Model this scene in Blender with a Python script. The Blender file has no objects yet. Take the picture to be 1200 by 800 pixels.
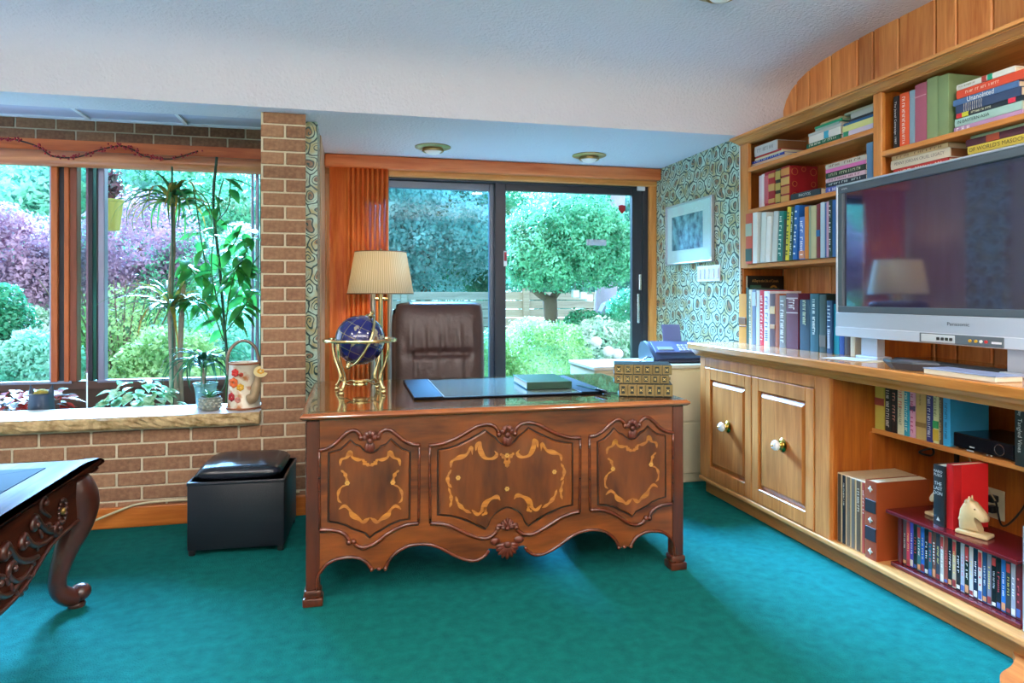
import bpy, bmesh, math, random
import numpy as np
from mathutils import Vector, Matrix, Euler
random.seed(7); rng = np.random.default_rng(7)
S = bpy.context.scene
COL = S.collection
PI = math.pi

# ------------------------------------------------------------------ camera
CAM_H = 1.24; FPX = 800.0; HZ = 347.0; YAW = math.radians(13.3)
cam = bpy.data.cameras.new('camera'); cam.lens = 24.0; cam.sensor_width = 36.0
cam.shift_y = -(400.0 - HZ) / 1200.0; cam.clip_end = 200
camo = bpy.data.objects.new('camera', cam); COL.objects.link(camo)
camo.location = (0, 0, CAM_H); camo.rotation_euler = (PI / 2, 0, -YAW)
S.camera = camo
# ------------------------------------------------------------------ view
S.view_settings.view_transform = 'Standard'; S.view_settings.look = 'None'
S.view_settings.exposure = 0.0; S.view_settings.gamma = 1.0
S.view_settings.use_curve_mapping = False
# ------------------------------------------------------------------ sky and lights
W = bpy.data.worlds.new('sky'); S.world = W; W.use_nodes = True
wn = W.node_tree.nodes; wn.clear()
wo = wn.new('ShaderNodeOutputWorld'); wb = wn.new('ShaderNodeBackground')
wb.inputs['Color'].default_value = (0.62, 0.84, 1.0, 1); wb.inputs['Strength'].default_value = 4.2
W.node_tree.links.new(wb.outputs[0], wo.inputs[0])
sun = bpy.data.lights.new('sun', 'SUN'); sun.energy = 74.0; sun.angle = math.radians(26)
sun.color = (0.22, 0.54, 1.0)
suno = bpy.data.objects.new('sun', sun); COL.objects.link(suno)
suno.rotation_euler = Vector((0.18, -0.97, -0.60)).to_track_quat('-Z', 'Y').to_euler()
def area(name, loc, target, sx, sy, energy, color):
    l = bpy.data.lights.new(name, 'AREA'); l.shape = 'RECTANGLE'; l.size = sx; l.size_y = sy
    l.energy = energy; l.color = color
    o = bpy.data.objects.new(name, l); COL.objects.link(o); o.location = loc
    o.rotation_euler = (Vector(target) - Vector(loc)).to_track_quat('-Z', 'Y').to_euler()
    return o
# ceiling lamps, and unseen uplights added behind the camera as fill
for lx in (-2.0, -.2, 1.6):
    area('fill_uplight', (lx, -1.0, 1.9), (lx, -1.0, 3), .5, .5, 205, (1.0, 0.95, 0.86))
    area('ceiling_lamp_light', (lx + .1, 1.3, 2.66), (lx + .1, 1.3, 0), .14, .14, 22, (1.0, 0.93, 0.84))

# ------------------------------------------------------------------ pixel helpers
_s, _c = math.sin(YAW), math.cos(YAW)
def ray(px, py):
    u = (px - 600) / FPX; v = (HZ - py) / FPX
    return (u * _c + _s, -u * _s + _c, v)
def onY(px, py, Y):
    r = ray(px, py); t = Y / r[1]; return Vector((r[0] * t, Y, CAM_H + r[2] * t))
def onX(px, py, X):
    r = ray(px, py); t = X / r[0]; return Vector((X, r[1] * t, CAM_H + r[2] * t))
def onz(px, py, z):
    r = ray(px, py); t = (z - CAM_H) / r[2]; return Vector((r[0] * t, r[1] * t, z))
def Yat(px, X): return onX(px, HZ, X).y
def Zat(px, py, X): return onX(px, py, X).z

# ------------------------------------------------------------------ materials
def lin(h):
    h = h.lstrip('#'); v = [int(h[i:i + 2], 16) / 255 for i in (0, 2, 4)]
    return tuple((x / 12.92 if x <= 0.04045 else ((x + 0.055) / 1.055) ** 2.4) for x in v) + (1,)
_M = {}
def newmat(name):
    m = bpy.data.materials.new(name); m.use_nodes = True
    nt = m.node_tree; b = nt.nodes['Principled BSDF']
    return m, nt, b
def N(nt, t, **kw):
    n = nt.nodes.new(t)
    for k, v in kw.items():
        if hasattr(n, k): setattr(n, k, v)
        else: n.inputs[k].default_value = v
    return n
def L(nt, a, b): nt.links.new(a, b)
def plain(name, col, rough=0.5, metal=0.0, bump=0.0, bscale=60, var=0.0, vscale=8, spec=None, coat=0):
    k = name
    if k in _M: return _M[k]
    m, nt, b = newmat(name); c = lin(col)
    b.inputs['Base Color'].default_value = c; b.inputs['Roughness'].default_value = rough
    b.inputs['Metallic'].default_value = metal
    if spec is not None: b.inputs['Specular IOR Level'].default_value = spec
    if coat: b.inputs['Coat Weight'].default_value = coat
    if var or bump:
        tc = N(nt, 'ShaderNodeTexCoord')
    if var:
        nz = N(nt, 'ShaderNodeTexNoise'); nz.inputs['Scale'].default_value = vscale; nz.inputs['Detail'].default_value = 5
        L(nt, tc.outputs['Object'], nz.inputs['Vector'])
        mx = N(nt, 'ShaderNodeMix', data_type='RGBA')
        mx.inputs[6].default_value = tuple(x * (1 - var) for x in c[:3]) + (1,)
        mx.inputs[7].default_value = tuple(min(1, x * (1 + var)) for x in c[:3]) + (1,)
        L(nt, nz.outputs['Fac'], mx.inputs[0]); L(nt, mx.outputs[2], b.inputs['Base Color'])
    if bump:
        nb = N(nt, 'ShaderNodeTexNoise'); nb.inputs['Scale'].default_value = bscale; nb.inputs['Detail'].default_value = 6
        L(nt, tc.outputs['Object'], nb.inputs['Vector'])
        bp = N(nt, 'ShaderNodeBump'); bp.inputs['Strength'].default_value = bump; bp.inputs['Distance'].default_value = 0.01
        L(nt, nb.outputs['Fac'], bp.inputs['Height']); L(nt, bp.outputs[0], b.inputs['Normal'])
    _M[k] = m; return m
def wood(name, c1, c2, axis='Z', scale=1.0, rough=0.35, coat=0.0, stretch=14, rnd=0.0):
    if name in _M: return _M[name]
    m, nt, b = newmat(name)
    tc = N(nt, 'ShaderNodeTexCoord'); mp = N(nt, 'ShaderNodeMapping')
    sc = [stretch * scale] * 3; sc['XYZ'.index(axis)] = 1.2 * scale
    mp.inputs['Scale'].default_value = sc; L(nt, tc.outputs['Object'], mp.inputs['Vector'])
    n1 = N(nt, 'ShaderNodeTexNoise'); n1.inputs['Scale'].default_value = 1.6; n1.inputs['Detail'].default_value = 7; n1.inputs['Distortion'].default_value = 0.8
    L(nt, mp.outputs[0], n1.inputs['Vector'])
    n2 = N(nt, 'ShaderNodeTexNoise'); n2.inputs['Scale'].default_value = 9; n2.inputs['Detail'].default_value = 4
    L(nt, mp.outputs[0], n2.inputs['Vector'])
    ad = N(nt, 'ShaderNodeMath', operation='MULTIPLY_ADD'); ad.inputs[1].default_value = 0.35
    L(nt, n2.outputs['Fac'], ad.inputs[0]); L(nt, n1.outputs['Fac'], ad.inputs[2])
    rp = N(nt, 'ShaderNodeValToRGB'); rp.color_ramp.elements[0].position = 0.45; rp.color_ramp.elements[1].position = 0.88
    rp.color_ramp.elements[0].color = lin(c1); rp.color_ramp.elements[1].color = lin(c2)
    L(nt, ad.outputs[0], rp.inputs[0])
    if rnd:
        oi = N(nt, 'ShaderNodeObjectInfo'); hs = N(nt, 'ShaderNodeHueSaturation')
        mr = N(nt, 'ShaderNodeMapRange'); mr.inputs['To Min'].default_value = 1 - rnd; mr.inputs['To Max'].default_value = 1 + rnd
        L(nt, oi.outputs['Random'], mr.inputs['Value']); L(nt, mr.outputs[0], hs.inputs['Value'])
        L(nt, rp.outputs[0], hs.inputs['Color']); L(nt, hs.outputs[0], b.inputs['Base Color'])
    else: L(nt, rp.outputs[0], b.inputs['Base Color'])
    b.inputs['Roughness'].default_value = rough
    if coat: b.inputs['Coat Weight'].default_value = coat; b.inputs['Coat Roughness'].default_value = 0.08
    _M[name] = m; return m
def leafmat(name, c1, c2, scale=6, rough=0.45, trans=0.25):
    if name in _M: return _M[name]
    m, nt, b = newmat(name)
    tc = N(nt, 'ShaderNodeTexCoord'); nz = N(nt, 'ShaderNodeTexNoise'); nz.inputs['Scale'].default_value = scale; nz.inputs['Detail'].default_value = 5
    L(nt, tc.outputs['Object'], nz.inputs['Vector'])
    rp = N(nt, 'ShaderNodeValToRGB'); rp.color_ramp.elements[0].position = 0.35; rp.color_ramp.elements[1].position = 0.65
    rp.color_ramp.elements[0].color = lin(c1); rp.color_ramp.elements[1].color = lin(c2)
    L(nt, nz.outputs['Fac'], rp.inputs[0]); L(nt, rp.outputs[0], b.inputs['Base Color'])
    b.inputs['Roughness'].default_value = rough
    tr = N(nt, 'ShaderNodeBsdfTranslucent'); L(nt, rp.outputs[0], tr.inputs['Color'])
    mx = N(nt, 'ShaderNodeMixShader'); mx.inputs[0].default_value = trans
    out = nt.nodes['Material Output']
    L(nt, b.outputs[0], mx.inputs[1]); L(nt, tr.outputs[0], mx.inputs[2]); L(nt, mx.outputs[0], out.inputs['Surface'])
    _M[name] = m; return m
def glassmat(name, tint=(1, 1, 1), refl=0.9):
    if name in _M: return _M[name]
    m, nt, b = newmat(name); nt.nodes.remove(b)
    out = nt.nodes['Material Output']
    t = N(nt, 'ShaderNodeBsdfTransparent'); t.inputs['Color'].default_value = tuple(tint) + (1,)
    g = N(nt, 'ShaderNodeBsdfGlossy'); g.inputs['Roughness'].default_value = 0.02
    f = N(nt, 'ShaderNodeFresnel'); f.inputs['IOR'].default_value = 1.45
    mu = N(nt, 'ShaderNodeMath', operation='MULTIPLY'); mu.inputs[1].default_value = refl
    ge = N(nt, 'ShaderNodeNewGeometry'); iv = N(nt, 'ShaderNodeMath', operation='SUBTRACT'); iv.inputs[0].default_value = 1.0
    L(nt, ge.outputs['Backfacing'], iv.inputs[1]); fm = N(nt, 'ShaderNodeMath', operation='MULTIPLY')
    L(nt, f.outputs[0], fm.inputs[0]); L(nt, iv.outputs[0], fm.inputs[1]); L(nt, fm.outputs[0], mu.inputs[0])
    mx = N(nt, 'ShaderNodeMixShader'); L(nt, mu.outputs[0], mx.inputs[0])
    L(nt, t.outputs[0], mx.inputs[1]); L(nt, g.outputs[0], mx.inputs[2]); L(nt, mx.outputs[0], out.inputs['Surface'])
    _M[name] = m; return m
def emit(name, col, st):
    if name in _M: return _M[name]
    m, nt, b = newmat(name)
    b.inputs['Base Color'].default_value = lin(col); b.inputs['Emission Color'].default_value = lin(col)
    b.inputs['Emission Strength'].default_value = st
    _M[name] = m; return m

# ------------------------------------------------------------------ mesh helpers
class MB:
    def __init__(s): s.v = []; s.f = []
    def add(s, verts, faces, M=None):
        o = len(s.v)
        if M is not None: verts = [M @ Vector(p) for p in verts]
        s.v += [tuple(p) for p in verts]; s.f += [tuple(o + i for i in f) for f in faces]; return s
    def box(s, x0, x1, y0, y1, z0, z1, M=None):
        if x0 > x1: x0, x1 = x1, x0
        if y0 > y1: y0, y1 = y1, y0
        if z0 > z1: z0, z1 = z1, z0
        v = [(x0, y0, z0), (x1, y0, z0), (x1, y1, z0), (x0, y1, z0), (x0, y0, z1), (x1, y0, z1), (x1, y1, z1), (x0, y1, z1)]
        return s.add(v, [(3, 2, 1, 0), (4, 5, 6, 7), (0, 1, 5, 4), (1, 2, 6, 5), (2, 3, 7, 6), (3, 0, 4, 7)], M)
    def rbox(s, x0, x1, y0, y1, z0, z1, r=0.004, seg=2, M=None):
        bm = bmesh.new(); bmesh.ops.create_cube(bm, size=1)
        for v in bm.verts: v.co = Vector(((x0 + x1) / 2 + v.co.x * abs(x1 - x0), (y0 + y1) / 2 + v.co.y * abs(y1 - y0), (z0 + z1) / 2 + v.co.z * abs(z1 - z0)))
        r = min(r, 0.49 * min(abs(x1 - x0), abs(y1 - y0), abs(z1 - z0)))
        bmesh.ops.bevel(bm, geom=bm.edges[:], offset=r, segments=seg, affect='EDGES', profile=0.5)
        return s.bm(bm, M)
    def bm(s, bm, M=None):
        bm.verts.index_update(); vs = [v.co.copy() for v in bm.verts]; fs = [tuple(v.index for v in f.verts) for f in bm.faces]
        bm.free(); return s.add(vs, fs, M)
    def lathe(s, prof, n=24, M=None, cap=True):
        v = []; f = []; k = len(prof)
        for i in range(n):
            a = 2 * PI * i / n
            for r, z in prof: v.append((r * math.cos(a), r * math.sin(a), z))
        for i in range(n):
            j = (i + 1) % n
            for q in range(k - 1): f.append((i * k + q, j * k + q, j * k + q + 1, i * k + q + 1))
        if cap:
            if prof[0][0] > 1e-5: f.append(tuple(i * k for i in range(n))[::-1])
            if prof[-1][0] > 1e-5: f.append(tuple(i * k + k - 1 for i in range(n)))
        return s.add(v, f, M)
    def tube(s, path, rad, n=8, closed=False, M=None, flat=None):
        P = [Vector(p) for p in path]; m = len(P); v = []; f = []
        R = rad if isinstance(rad, (list, tuple)) else [rad] * m
        up = None
        for i in range(m):
            a = P[i - 1] if (i > 0 or closed) else P[i]; b = P[(i + 1) % m] if (i < m - 1 or closed) else P[i]
            t = (b - a); t = t.normalized() if t.length > 1e-9 else Vector((0, 0, 1))
            if up is None:
                ref = Vector((0, 0, 1)) if abs(t.z) < 0.9 else Vector((1, 0, 0))
                up = (ref - t * ref.dot(t)).normalized()
            else:
                up = up - t * up.dot(t)
                up = up.normalized() if up.length > 1e-6 else Vector((1, 0, 0))
            sd = t.cross(up)
            for k in range(n):
                an = 2 * PI * k / n
                v.append(P[i] + (up * math.cos(an) + sd * math.sin(an) * (flat or 1)) * R[i])
        for i in range(m if closed else m - 1):
            j = (i + 1) % m
            for k in range(n):
                l = (k + 1) % n; f.append((i * n + k, i * n + l, j * n + l, j * n + k))
        if not closed:
            f.append(tuple(range(n))[::-1]); f.append(tuple((m - 1) * n + k for k in range(n)))
        return s.add(v, f, M)
    def cyl(s, a, b, r, n=12, r2=None): return s.tube([a, b], [r, r if r2 is None else r2], n)
    def prism(s, poly, h0, h1, M=None):
        """poly in local (x,z), extruded in y from h0 to h1"""
        n = len(poly); v = [(x, h0, z) for x, z in poly] + [(x, h1, z) for x, z in poly]
        f = [tuple(range(n)), tuple(range(2 * n - 1, n - 1, -1))] + [(i, i + n, (i + 1) % n + n, (i + 1) % n) for i in range(n)]
        return s.add(v, f, M)
    def ell(s, c, r, n=12, m=8, M=None):
        v = []; f = []
        for i in range(m + 1):
            th = PI * i / m
            for k in range(n):
                ph = 2 * PI * k / n
                v.append((c[0] + r[0] * math.sin(th) * math.cos(ph), c[1] + r[1] * math.sin(th) * math.sin(ph), c[2] - r[2] * math.cos(th)))
        for i in range(m):
            for k in range(n):
                l = (k + 1) % n; f.append((i * n + k, i * n + l, (i + 1) * n + l, (i + 1) * n + k))
        return s.add(v, f, M)
    def mesh(s, name, mat, smooth=None):
        me = bpy.data.meshes.new(name); me.from_pydata(s.v, [], s.f); me.update()
        bm = bmesh.new(); bm.from_mesh(me); bmesh.ops.remove_doubles(bm, verts=bm.verts, dist=1e-6)
        bmesh.ops.recalc_face_normals(bm, faces=bm.faces); bm.to_mesh(me); bm.free()
        if mat is not None: me.materials.append(mat)
        if smooth is not None:
            me.polygons.foreach_set('use_smooth', [True] * len(me.polygons))
            if smooth < 180: me.set_sharp_from_angle(angle=math.radians(smooth))
        return me
    def build(s, name, mat, parent=None, smooth=None, **kw):
        return link(name, s.mesh(name, mat, smooth), parent, **kw)
def link(name, me, parent=None, loc=None, rot=None, mat4=None, label=None, cat=None, group=None, kind=None):
    o = bpy.data.objects.new(name, me); COL.objects.link(o)
    if parent is not None: o.parent = parent
    if mat4 is not None: o.matrix_basis = mat4
    if loc is not None: o.location = loc
    if rot is not None: o.rotation_euler = rot
    return tag(o, label, cat, group, kind)
def tag(o, label=None, cat=None, group=None, kind=None):
    if label: o['label'] = label
    if cat: o['category'] = cat
    if group: o['group'] = group
    if kind: o['kind'] = kind
    return o
def thing(name, label, cat, loc=(0, 0, 0), rz=0.0, group=None, mat4=None):
    o = link(name, None, None, loc=loc, rot=(0, 0, rz), label=label, cat=cat, group=group)
    if mat4 is not None: o.matrix_basis = mat4
    return o
def struct(name, mb, mat, parent=None, smooth=None):
    o = mb.build(name, mat, parent, smooth)
    if parent is None: o['kind'] = 'structure'
    return o
def spline(pts, n=8, closed=False):
    """Catmull-Rom through points"""
    P = [Vector(p) for p in pts]; out = []; m = len(P)
    rngi = range(m) if closed else range(m - 1)
    for i in rngi:
        p1 = P[i]; p2 = P[(i + 1) % m]
        p0 = P[i - 1] if (i > 0 or closed) else p1 * 2 - p2
        p3 = P[(i + 2) % m] if (i + 2 < m or closed) else p2 * 2 - p1
        for k in range(n):
            t = k / n
            out.append(0.5 * ((2 * p1) + (-p0 + p2) * t + (2 * p0 - 5 * p1 + 4 * p2 - p3) * t * t + (-p0 + 3 * p1 - 3 * p2 + p3) * t ** 3))
    if not closed: out.append(P[-1])
    return out
_txt = {}
LEGIBLE = {'PHOTOS', 'IN EASTERN ASIA', 'Unanointed', 'PENNY JORDAN CRUEL LEGACY', 'Tangled Vines', 'Dailey', 'MARIO', 'PUZO', 'THE', 'LAST', 'DON', 'A Day in the Life of Canada', "OF WORLD'S MASOCHISM", 'The Jewel Campaign 1987', 'HOWARD FAST', 'Panasonic'}
def text_part(s, parent, mat, M, w=None, h=None, name='lettering', maxw=None):
    """flat lettering; M maps text plane (x right, y up, z out), centred; scaled to width w or height h"""
    if s not in _txt and s not in LEGIBLE:
        # lettering too small to read in the photograph: strokes, no words
        r_ = random.Random(len(s) * 7 + sum(map(ord, s))); vs = []; fs = []; x = 0.0
        for ch in s:
            if ch == ' ': x += .4; continue
            hh = .62 + .1 * r_.random(); k = r_.randrange(3)
            rects = [[(x, 0, x + .14, hh)], [(x, 0, x + .12, hh), (x + .12, hh - .14, x + .4, hh)], [(x, 0, x + .12, hh), (x + .12, hh * .4, x + .36, hh * .55), (x + .3, 0, x + .42, hh)]][k]
            for (a, b, c, d) in rects:
                n = len(vs); vs += [Vector((a, b, 0)), Vector((c, b, 0)), Vector((c, d, 0)), Vector((a, d, 0))]; fs.append((n, n + 1, n + 2, n + 3))
            x += .56
        _txt[s] = (vs, fs)
    if s not in _txt:
        cu = bpy.data.curves.new('t', 'FONT'); cu.body = s; cu.resolution_u = 2; cu.size = 1
        ob = bpy.data.objects.new('t', cu); me = bpy.data.meshes.new_from_object(ob)
        bpy.data.objects.remove(ob); bpy.data.curves.remove(cu)
        _txt[s] = ([v.co.copy() for v in me.vertices], [tuple(p.vertices) for p in me.polygons]); bpy.data.meshes.remove(me)
    vs, fs = _txt[s]
    if not vs: return
    x0 = min(v.x for v in vs); x1 = max(v.x for v in vs); y0 = min(v.y for v in vs); y1 = max(v.y for v in vs)
    sx = sy = None
    if w: sx = w / (x1 - x0)
    if h: sy = h / (y1 - y0)
    sx = sx or sy; sy = sy or sx
    if maxw and (x1 - x0) * sx > maxw: sx = maxw / (x1 - x0)
    vv = [M @ Vector(((v.x - (x0 + x1) / 2) * sx, (v.y - (y0 + y1) / 2) * sy, 0)) for v in vs]
    me = bpy.data.meshes.new(name); me.from_pydata([tuple(v) for v in vv], [], fs); me.materials.append(mat)
    return link(name, me, parent, kind='stuff')
# ================================================================== materials of the room
CEIL = plain('white_stucco', '#d9d6e0', 0.9, bump=0.9, bscale=55)
CARPET = plain('teal_carpet', '#0f6963', 0.95, spec=.08, bump=1.0, bscale=170, var=0.42, vscale=22)
MORTAR = plain('mortar', '#d2c6ac', 0.95, bump=0.5, bscale=80)
PAINT = plain('cream_paint', '#d9d3c6', 0.85)
OAK = wood('honey_oak', '#b56a28', '#dc9650', 'Z', 1.0, 0.35)
OAKY = wood('honey_oak_along', '#b56a28', '#de9852', 'Y', 1.0, 0.32)
OAKX = wood('honey_oak_across', '#b9762f', '#d79a55', 'X', 1.0, 0.35)
PLANK = wood('panel_plank_wood', '#b8662c', '#e09a58', 'Z', 0.9, 0.4, rnd=0.26)
REDWOODX = wood('red_orange_wood', '#b4501e', '#d8743a', 'X', 1.0, 0.35)
REDWOODZ = wood('red_orange_wood_upright', '#a84a1e', '#c96a34', 'Z', 1.0, 0.4)
DKALU = plain('dark_bronze_aluminium', '#39393f', 0.35, 0.6)
GLASS = glassmat('window_glass', (1, 1, 1), .6)
BRASS = plain('brass', '#c9a04a', 0.22, 1.0)
WHITE = plain('white_plastic', '#e6e6ea', 0.4)
BLACK = plain('black_plastic', '#17181b', 0.4)
def brickmat():
    m, nt, b = newmat('brown_brick')
    tc = N(nt, 'ShaderNodeTexCoord'); oi = N(nt, 'ShaderNodeObjectInfo')
    n1 = N(nt, 'ShaderNodeTexNoise'); n1.inputs['Scale'].default_value = 45; n1.inputs['Detail'].default_value = 6
    L(nt, tc.outputs['Object'], n1.inputs['Vector'])
    ad = N(nt, 'ShaderNodeMath', operation='MULTIPLY_ADD'); ad.inputs[1].default_value = 0.35
    L(nt, oi.outputs['Random'], ad.inputs[0]); L(nt, n1.outputs['Fac'], ad.inputs[2])
    rp = N(nt, 'ShaderNodeValToRGB'); rp.color_ramp.elements[0].position = 0.4; rp.color_ramp.elements[1].position = 1.0
    rp.color_ramp.elements[0].color = lin('#7c5640'); rp.color_ramp.elements[1].color = lin('#ad8262')
    L(nt, ad.outputs[0], rp.inputs[0]); L(nt, rp.outputs[0], b.inputs['Base Color'])
    b.inputs['Roughness'].default_value = 0.9
    bp = N(nt, 'ShaderNodeBump'); bp.inputs['Strength'].default_value = 0.5; bp.inputs['Distance'].default_value = 0.004
    n2 = N(nt, 'ShaderNodeTexNoise'); n2.inputs['Scale'].default_value = 180; L(nt, tc.outputs['Object'], n2.inputs['Vector'])
    L(nt, n2.outputs['Fac'], bp.inputs['Height']); L(nt, bp.outputs[0], b.inputs['Normal'])
    return m
BRICK = brickmat()
def wallpaper():
    m, nt, b = newmat('swirl_wallpaper')
    tc = N(nt, 'ShaderNodeTexCoord'); sp = N(nt, 'ShaderNodeSeparateXYZ'); L(nt, tc.outputs['Object'], sp.inputs[0])
    sm = N(nt, 'ShaderNodeMath', operation='ADD'); L(nt, sp.outputs['X'], sm.inputs[0]); L(nt, sp.outputs['Y'], sm.inputs[1])
    cb = N(nt, 'ShaderNodeCombineXYZ'); L(nt, sm.outputs[0], cb.inputs[0]); L(nt, sp.outputs['Z'], cb.inputs[1])
    SC = 9.2
    sc = N(nt, 'ShaderNodeVectorMath', operation='SCALE'); sc.inputs['Scale'].default_value = SC; L(nt, cb.outputs[0], sc.inputs[0])
    nz = N(nt, 'ShaderNodeTexNoise', noise_dimensions='2D'); nz.inputs['Scale'].default_value = 0.9; nz.inputs['Detail'].default_value = 1.5; L(nt, sc.outputs[0], nz.inputs['Vector'])
    sb = N(nt, 'ShaderNodeVectorMath', operation='MULTIPLY_ADD'); sb.inputs[1].default_value = (0.75, 0.75, 0)
    L(nt, nz.outputs['Color'], sb.inputs[0]); L(nt, sc.outputs[0], sb.inputs[2])
    H3 = math.sqrt(3) / 2
    def wrap(src, off):
        o_ = N(nt, 'ShaderNodeVectorMath', operation='ADD'); o_.inputs[1].default_value = off; L(nt, src, o_.inputs[0])
        w_ = N(nt, 'ShaderNodeVectorMath', operation='WRAP'); w_.inputs[1].default_value = (.5, H3, 1); w_.inputs[2].default_value = (-.5, -H3, -1); L(nt, o_.outputs[0], w_.inputs[0])
        l_ = N(nt, 'ShaderNodeVectorMath', operation='LENGTH'); L(nt, w_.outputs[0], l_.inputs[0]); return w_, l_
    wa, la = wrap(sb.outputs[0], (0, 0, 0)); wb_, lb = wrap(sb.outputs[0], (.5, H3, 0))
    se = N(nt, 'ShaderNodeMath', operation='LESS_THAN'); L(nt, la.outputs['Value'], se.inputs[0]); L(nt, lb.outputs['Value'], se.inputs[1])
    pv = N(nt, 'ShaderNodeMix', data_type='VECTOR'); L(nt, se.outputs[0], pv.inputs[0]); L(nt, wb_.outputs[0], pv.inputs[4]); L(nt, wa.outputs[0], pv.inputs[5])
    P_ = pv.outputs[1]
    ds = N(nt, 'ShaderNodeVectorMath', operation='LENGTH'); L(nt, P_, ds.inputs[0]); D_ = ds.outputs['Value']
    idv = N(nt, 'ShaderNodeVectorMath', operation='SUBTRACT'); L(nt, sb.outputs[0], idv.inputs[0]); L(nt, P_, idv.inputs[1])
    rd = N(nt, 'ShaderNodeVectorMath', operation='SNAP'); rd.inputs[1].default_value = (.25, .25, .25); ad_ = N(nt, 'ShaderNodeVectorMath', operation='ADD'); ad_.inputs[1].default_value = (.1, .1, .1)
    L(nt, idv.outputs[0], ad_.inputs[0]); L(nt, ad_.outputs[0], rd.inputs[0])
    wnz = N(nt, 'ShaderNodeTexWhiteNoise', noise_dimensions='2D'); L(nt, rd.outputs[0], wnz.inputs['Vector'])
    s2 = N(nt, 'ShaderNodeSeparateXYZ'); L(nt, P_, s2.inputs[0])
    def M1(op, x, y=None):
        m_ = N(nt, 'ShaderNodeMath', operation=op)
        for i_, q in enumerate((x, y)):
            if q is None: continue
            if isinstance(q, (int, float)): m_.inputs[i_].default_value = q
            else: L(nt, q, m_.inputs[i_])
        return m_.outputs[0]
    ax, ay = M1('ABSOLUTE', s2.outputs['X']), M1('ABSOLUTE', s2.outputs['Y'])
    hexd = M1('SUBTRACT', .5, M1('MAXIMUM', ax, M1('ADD', M1('MULTIPLY', ax, .5), M1('MULTIPLY', ay, H3))))
    ang = M1('ADD', M1('MULTIPLY', M1('ARCTAN2', s2.outputs['Y'], s2.outputs['X']), 1 / (2 * PI)), wnz.outputs['Value'])
    spf = M1('FRACT', M1('SUBTRACT', M1('MULTIPLY', D_, 5.2), ang))
    spi = M1('MULTIPLY', M1('LESS_THAN', spf, .34), M1('LESS_THAN', D_, .37))
    lines_ = M1('MAXIMUM', M1('LESS_THAN', hexd, .042), spi)
    # ground: silver mint with brown patches in the hearts of the swirls
    n3 = N(nt, 'ShaderNodeTexNoise', noise_dimensions='2D'); n3.inputs['Scale'].default_value = 1.3; n3.inputs['Detail'].default_value = 3; L(nt, sc.outputs[0], n3.inputs['Vector'])
    g = N(nt, 'ShaderNodeValToRGB'); e = g.color_ramp.elements
    e[0].position = 0.35; e[0].color = lin('#b3aa78'); e[1].position = 0.6; e[1].color = lin('#bcd6c8')
    L(nt, n3.outputs['Fac'], g.inputs[0])
    hrt = N(nt, 'ShaderNodeMath', operation='LESS_THAN'); hrt.inputs[1].default_value = 0.2; L(nt, D_, hrt.inputs[0])
    gt = N(nt, 'ShaderNodeMath', operation='GREATER_THAN'); gt.inputs[1].default_value = 0.4; L(nt, wnz.outputs['Value'], gt.inputs[0])
    hm = N(nt, 'ShaderNodeMath', operation='MULTIPLY'); L(nt, hrt.outputs[0], hm.inputs[0]); L(nt, gt.outputs[0], hm.inputs[1])
    h2 = N(nt, 'ShaderNodeMath', operation='MULTIPLY'); h2.inputs[1].default_value = 0.85; L(nt, hm.outputs[0], h2.inputs[0])
    m1 = N(nt, 'ShaderNodeMix', data_type='RGBA'); L(nt, h2.outputs[0], m1.inputs[0]); L(nt, g.outputs[0], m1.inputs[6]); m1.inputs[7].default_value = lin('#8a5228')
    m2 = N(nt, 'ShaderNodeMix', data_type='RGBA'); L(nt, lines_, m2.inputs[0]); L(nt, m1.outputs[2], m2.inputs[6]); m2.inputs[7].default_value = lin('#163f3a')
    L(nt, m2.outputs[2], b.inputs['Base Color']); b.inputs['Roughness'].default_value = 0.35
    return m
WALLP = wallpaper()

# ================================================================== shell
XL, YB = -3.4, -3.0            # side wall on the left and the wall behind the camera
XP = 2.75                      # panelled wall behind the bookcase
YK = 3.95                      # face of the bulkhead
ZS = 2.275; ZC = 2.675         # soffit and main ceiling
YD = 5.25                      # sliding door
YW = 5.30                      # garden window
b = MB(); b.box(XL, XP + .1, YB, YK + .1, -.1, 0); b.box(-.25, XP + .1, YK + .1, YD + .12, -.1, 0)
struct('floor', b, CARPET)
# cove: main ceiling curving down into the bulkhead
prof = [(YB, ZC), (3.15, ZC), (3.35, 2.668), (3.55, 2.652), (3.68, 2.632), (3.78, 2.6), (3.85, 2.56), (3.9, 2.51), (3.93, 2.45), (YK, 2.38), (YK, ZS), (YK + .27, ZS), (YK + .27, 2.9), (YB, 2.9)]
b = MB(); n = len(prof)
v = [(XL, y, z) for y, z in prof] + [(XP + .1, y, z) for y, z in prof]
b.add(v, [tuple(range(n)), tuple(range(2 * n - 1, n - 1, -1))] + [(i, (i + 1) % n, (i + 1) % n + n, i + n) for i in range(n)])
struct('ceiling', b, CEIL, smooth=50)
b = MB().box(-.27, XP + .1, YK + .27, YD + .12, ZS, ZS + .15)
struct('ceiling_alcove', b, CEIL)
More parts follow.
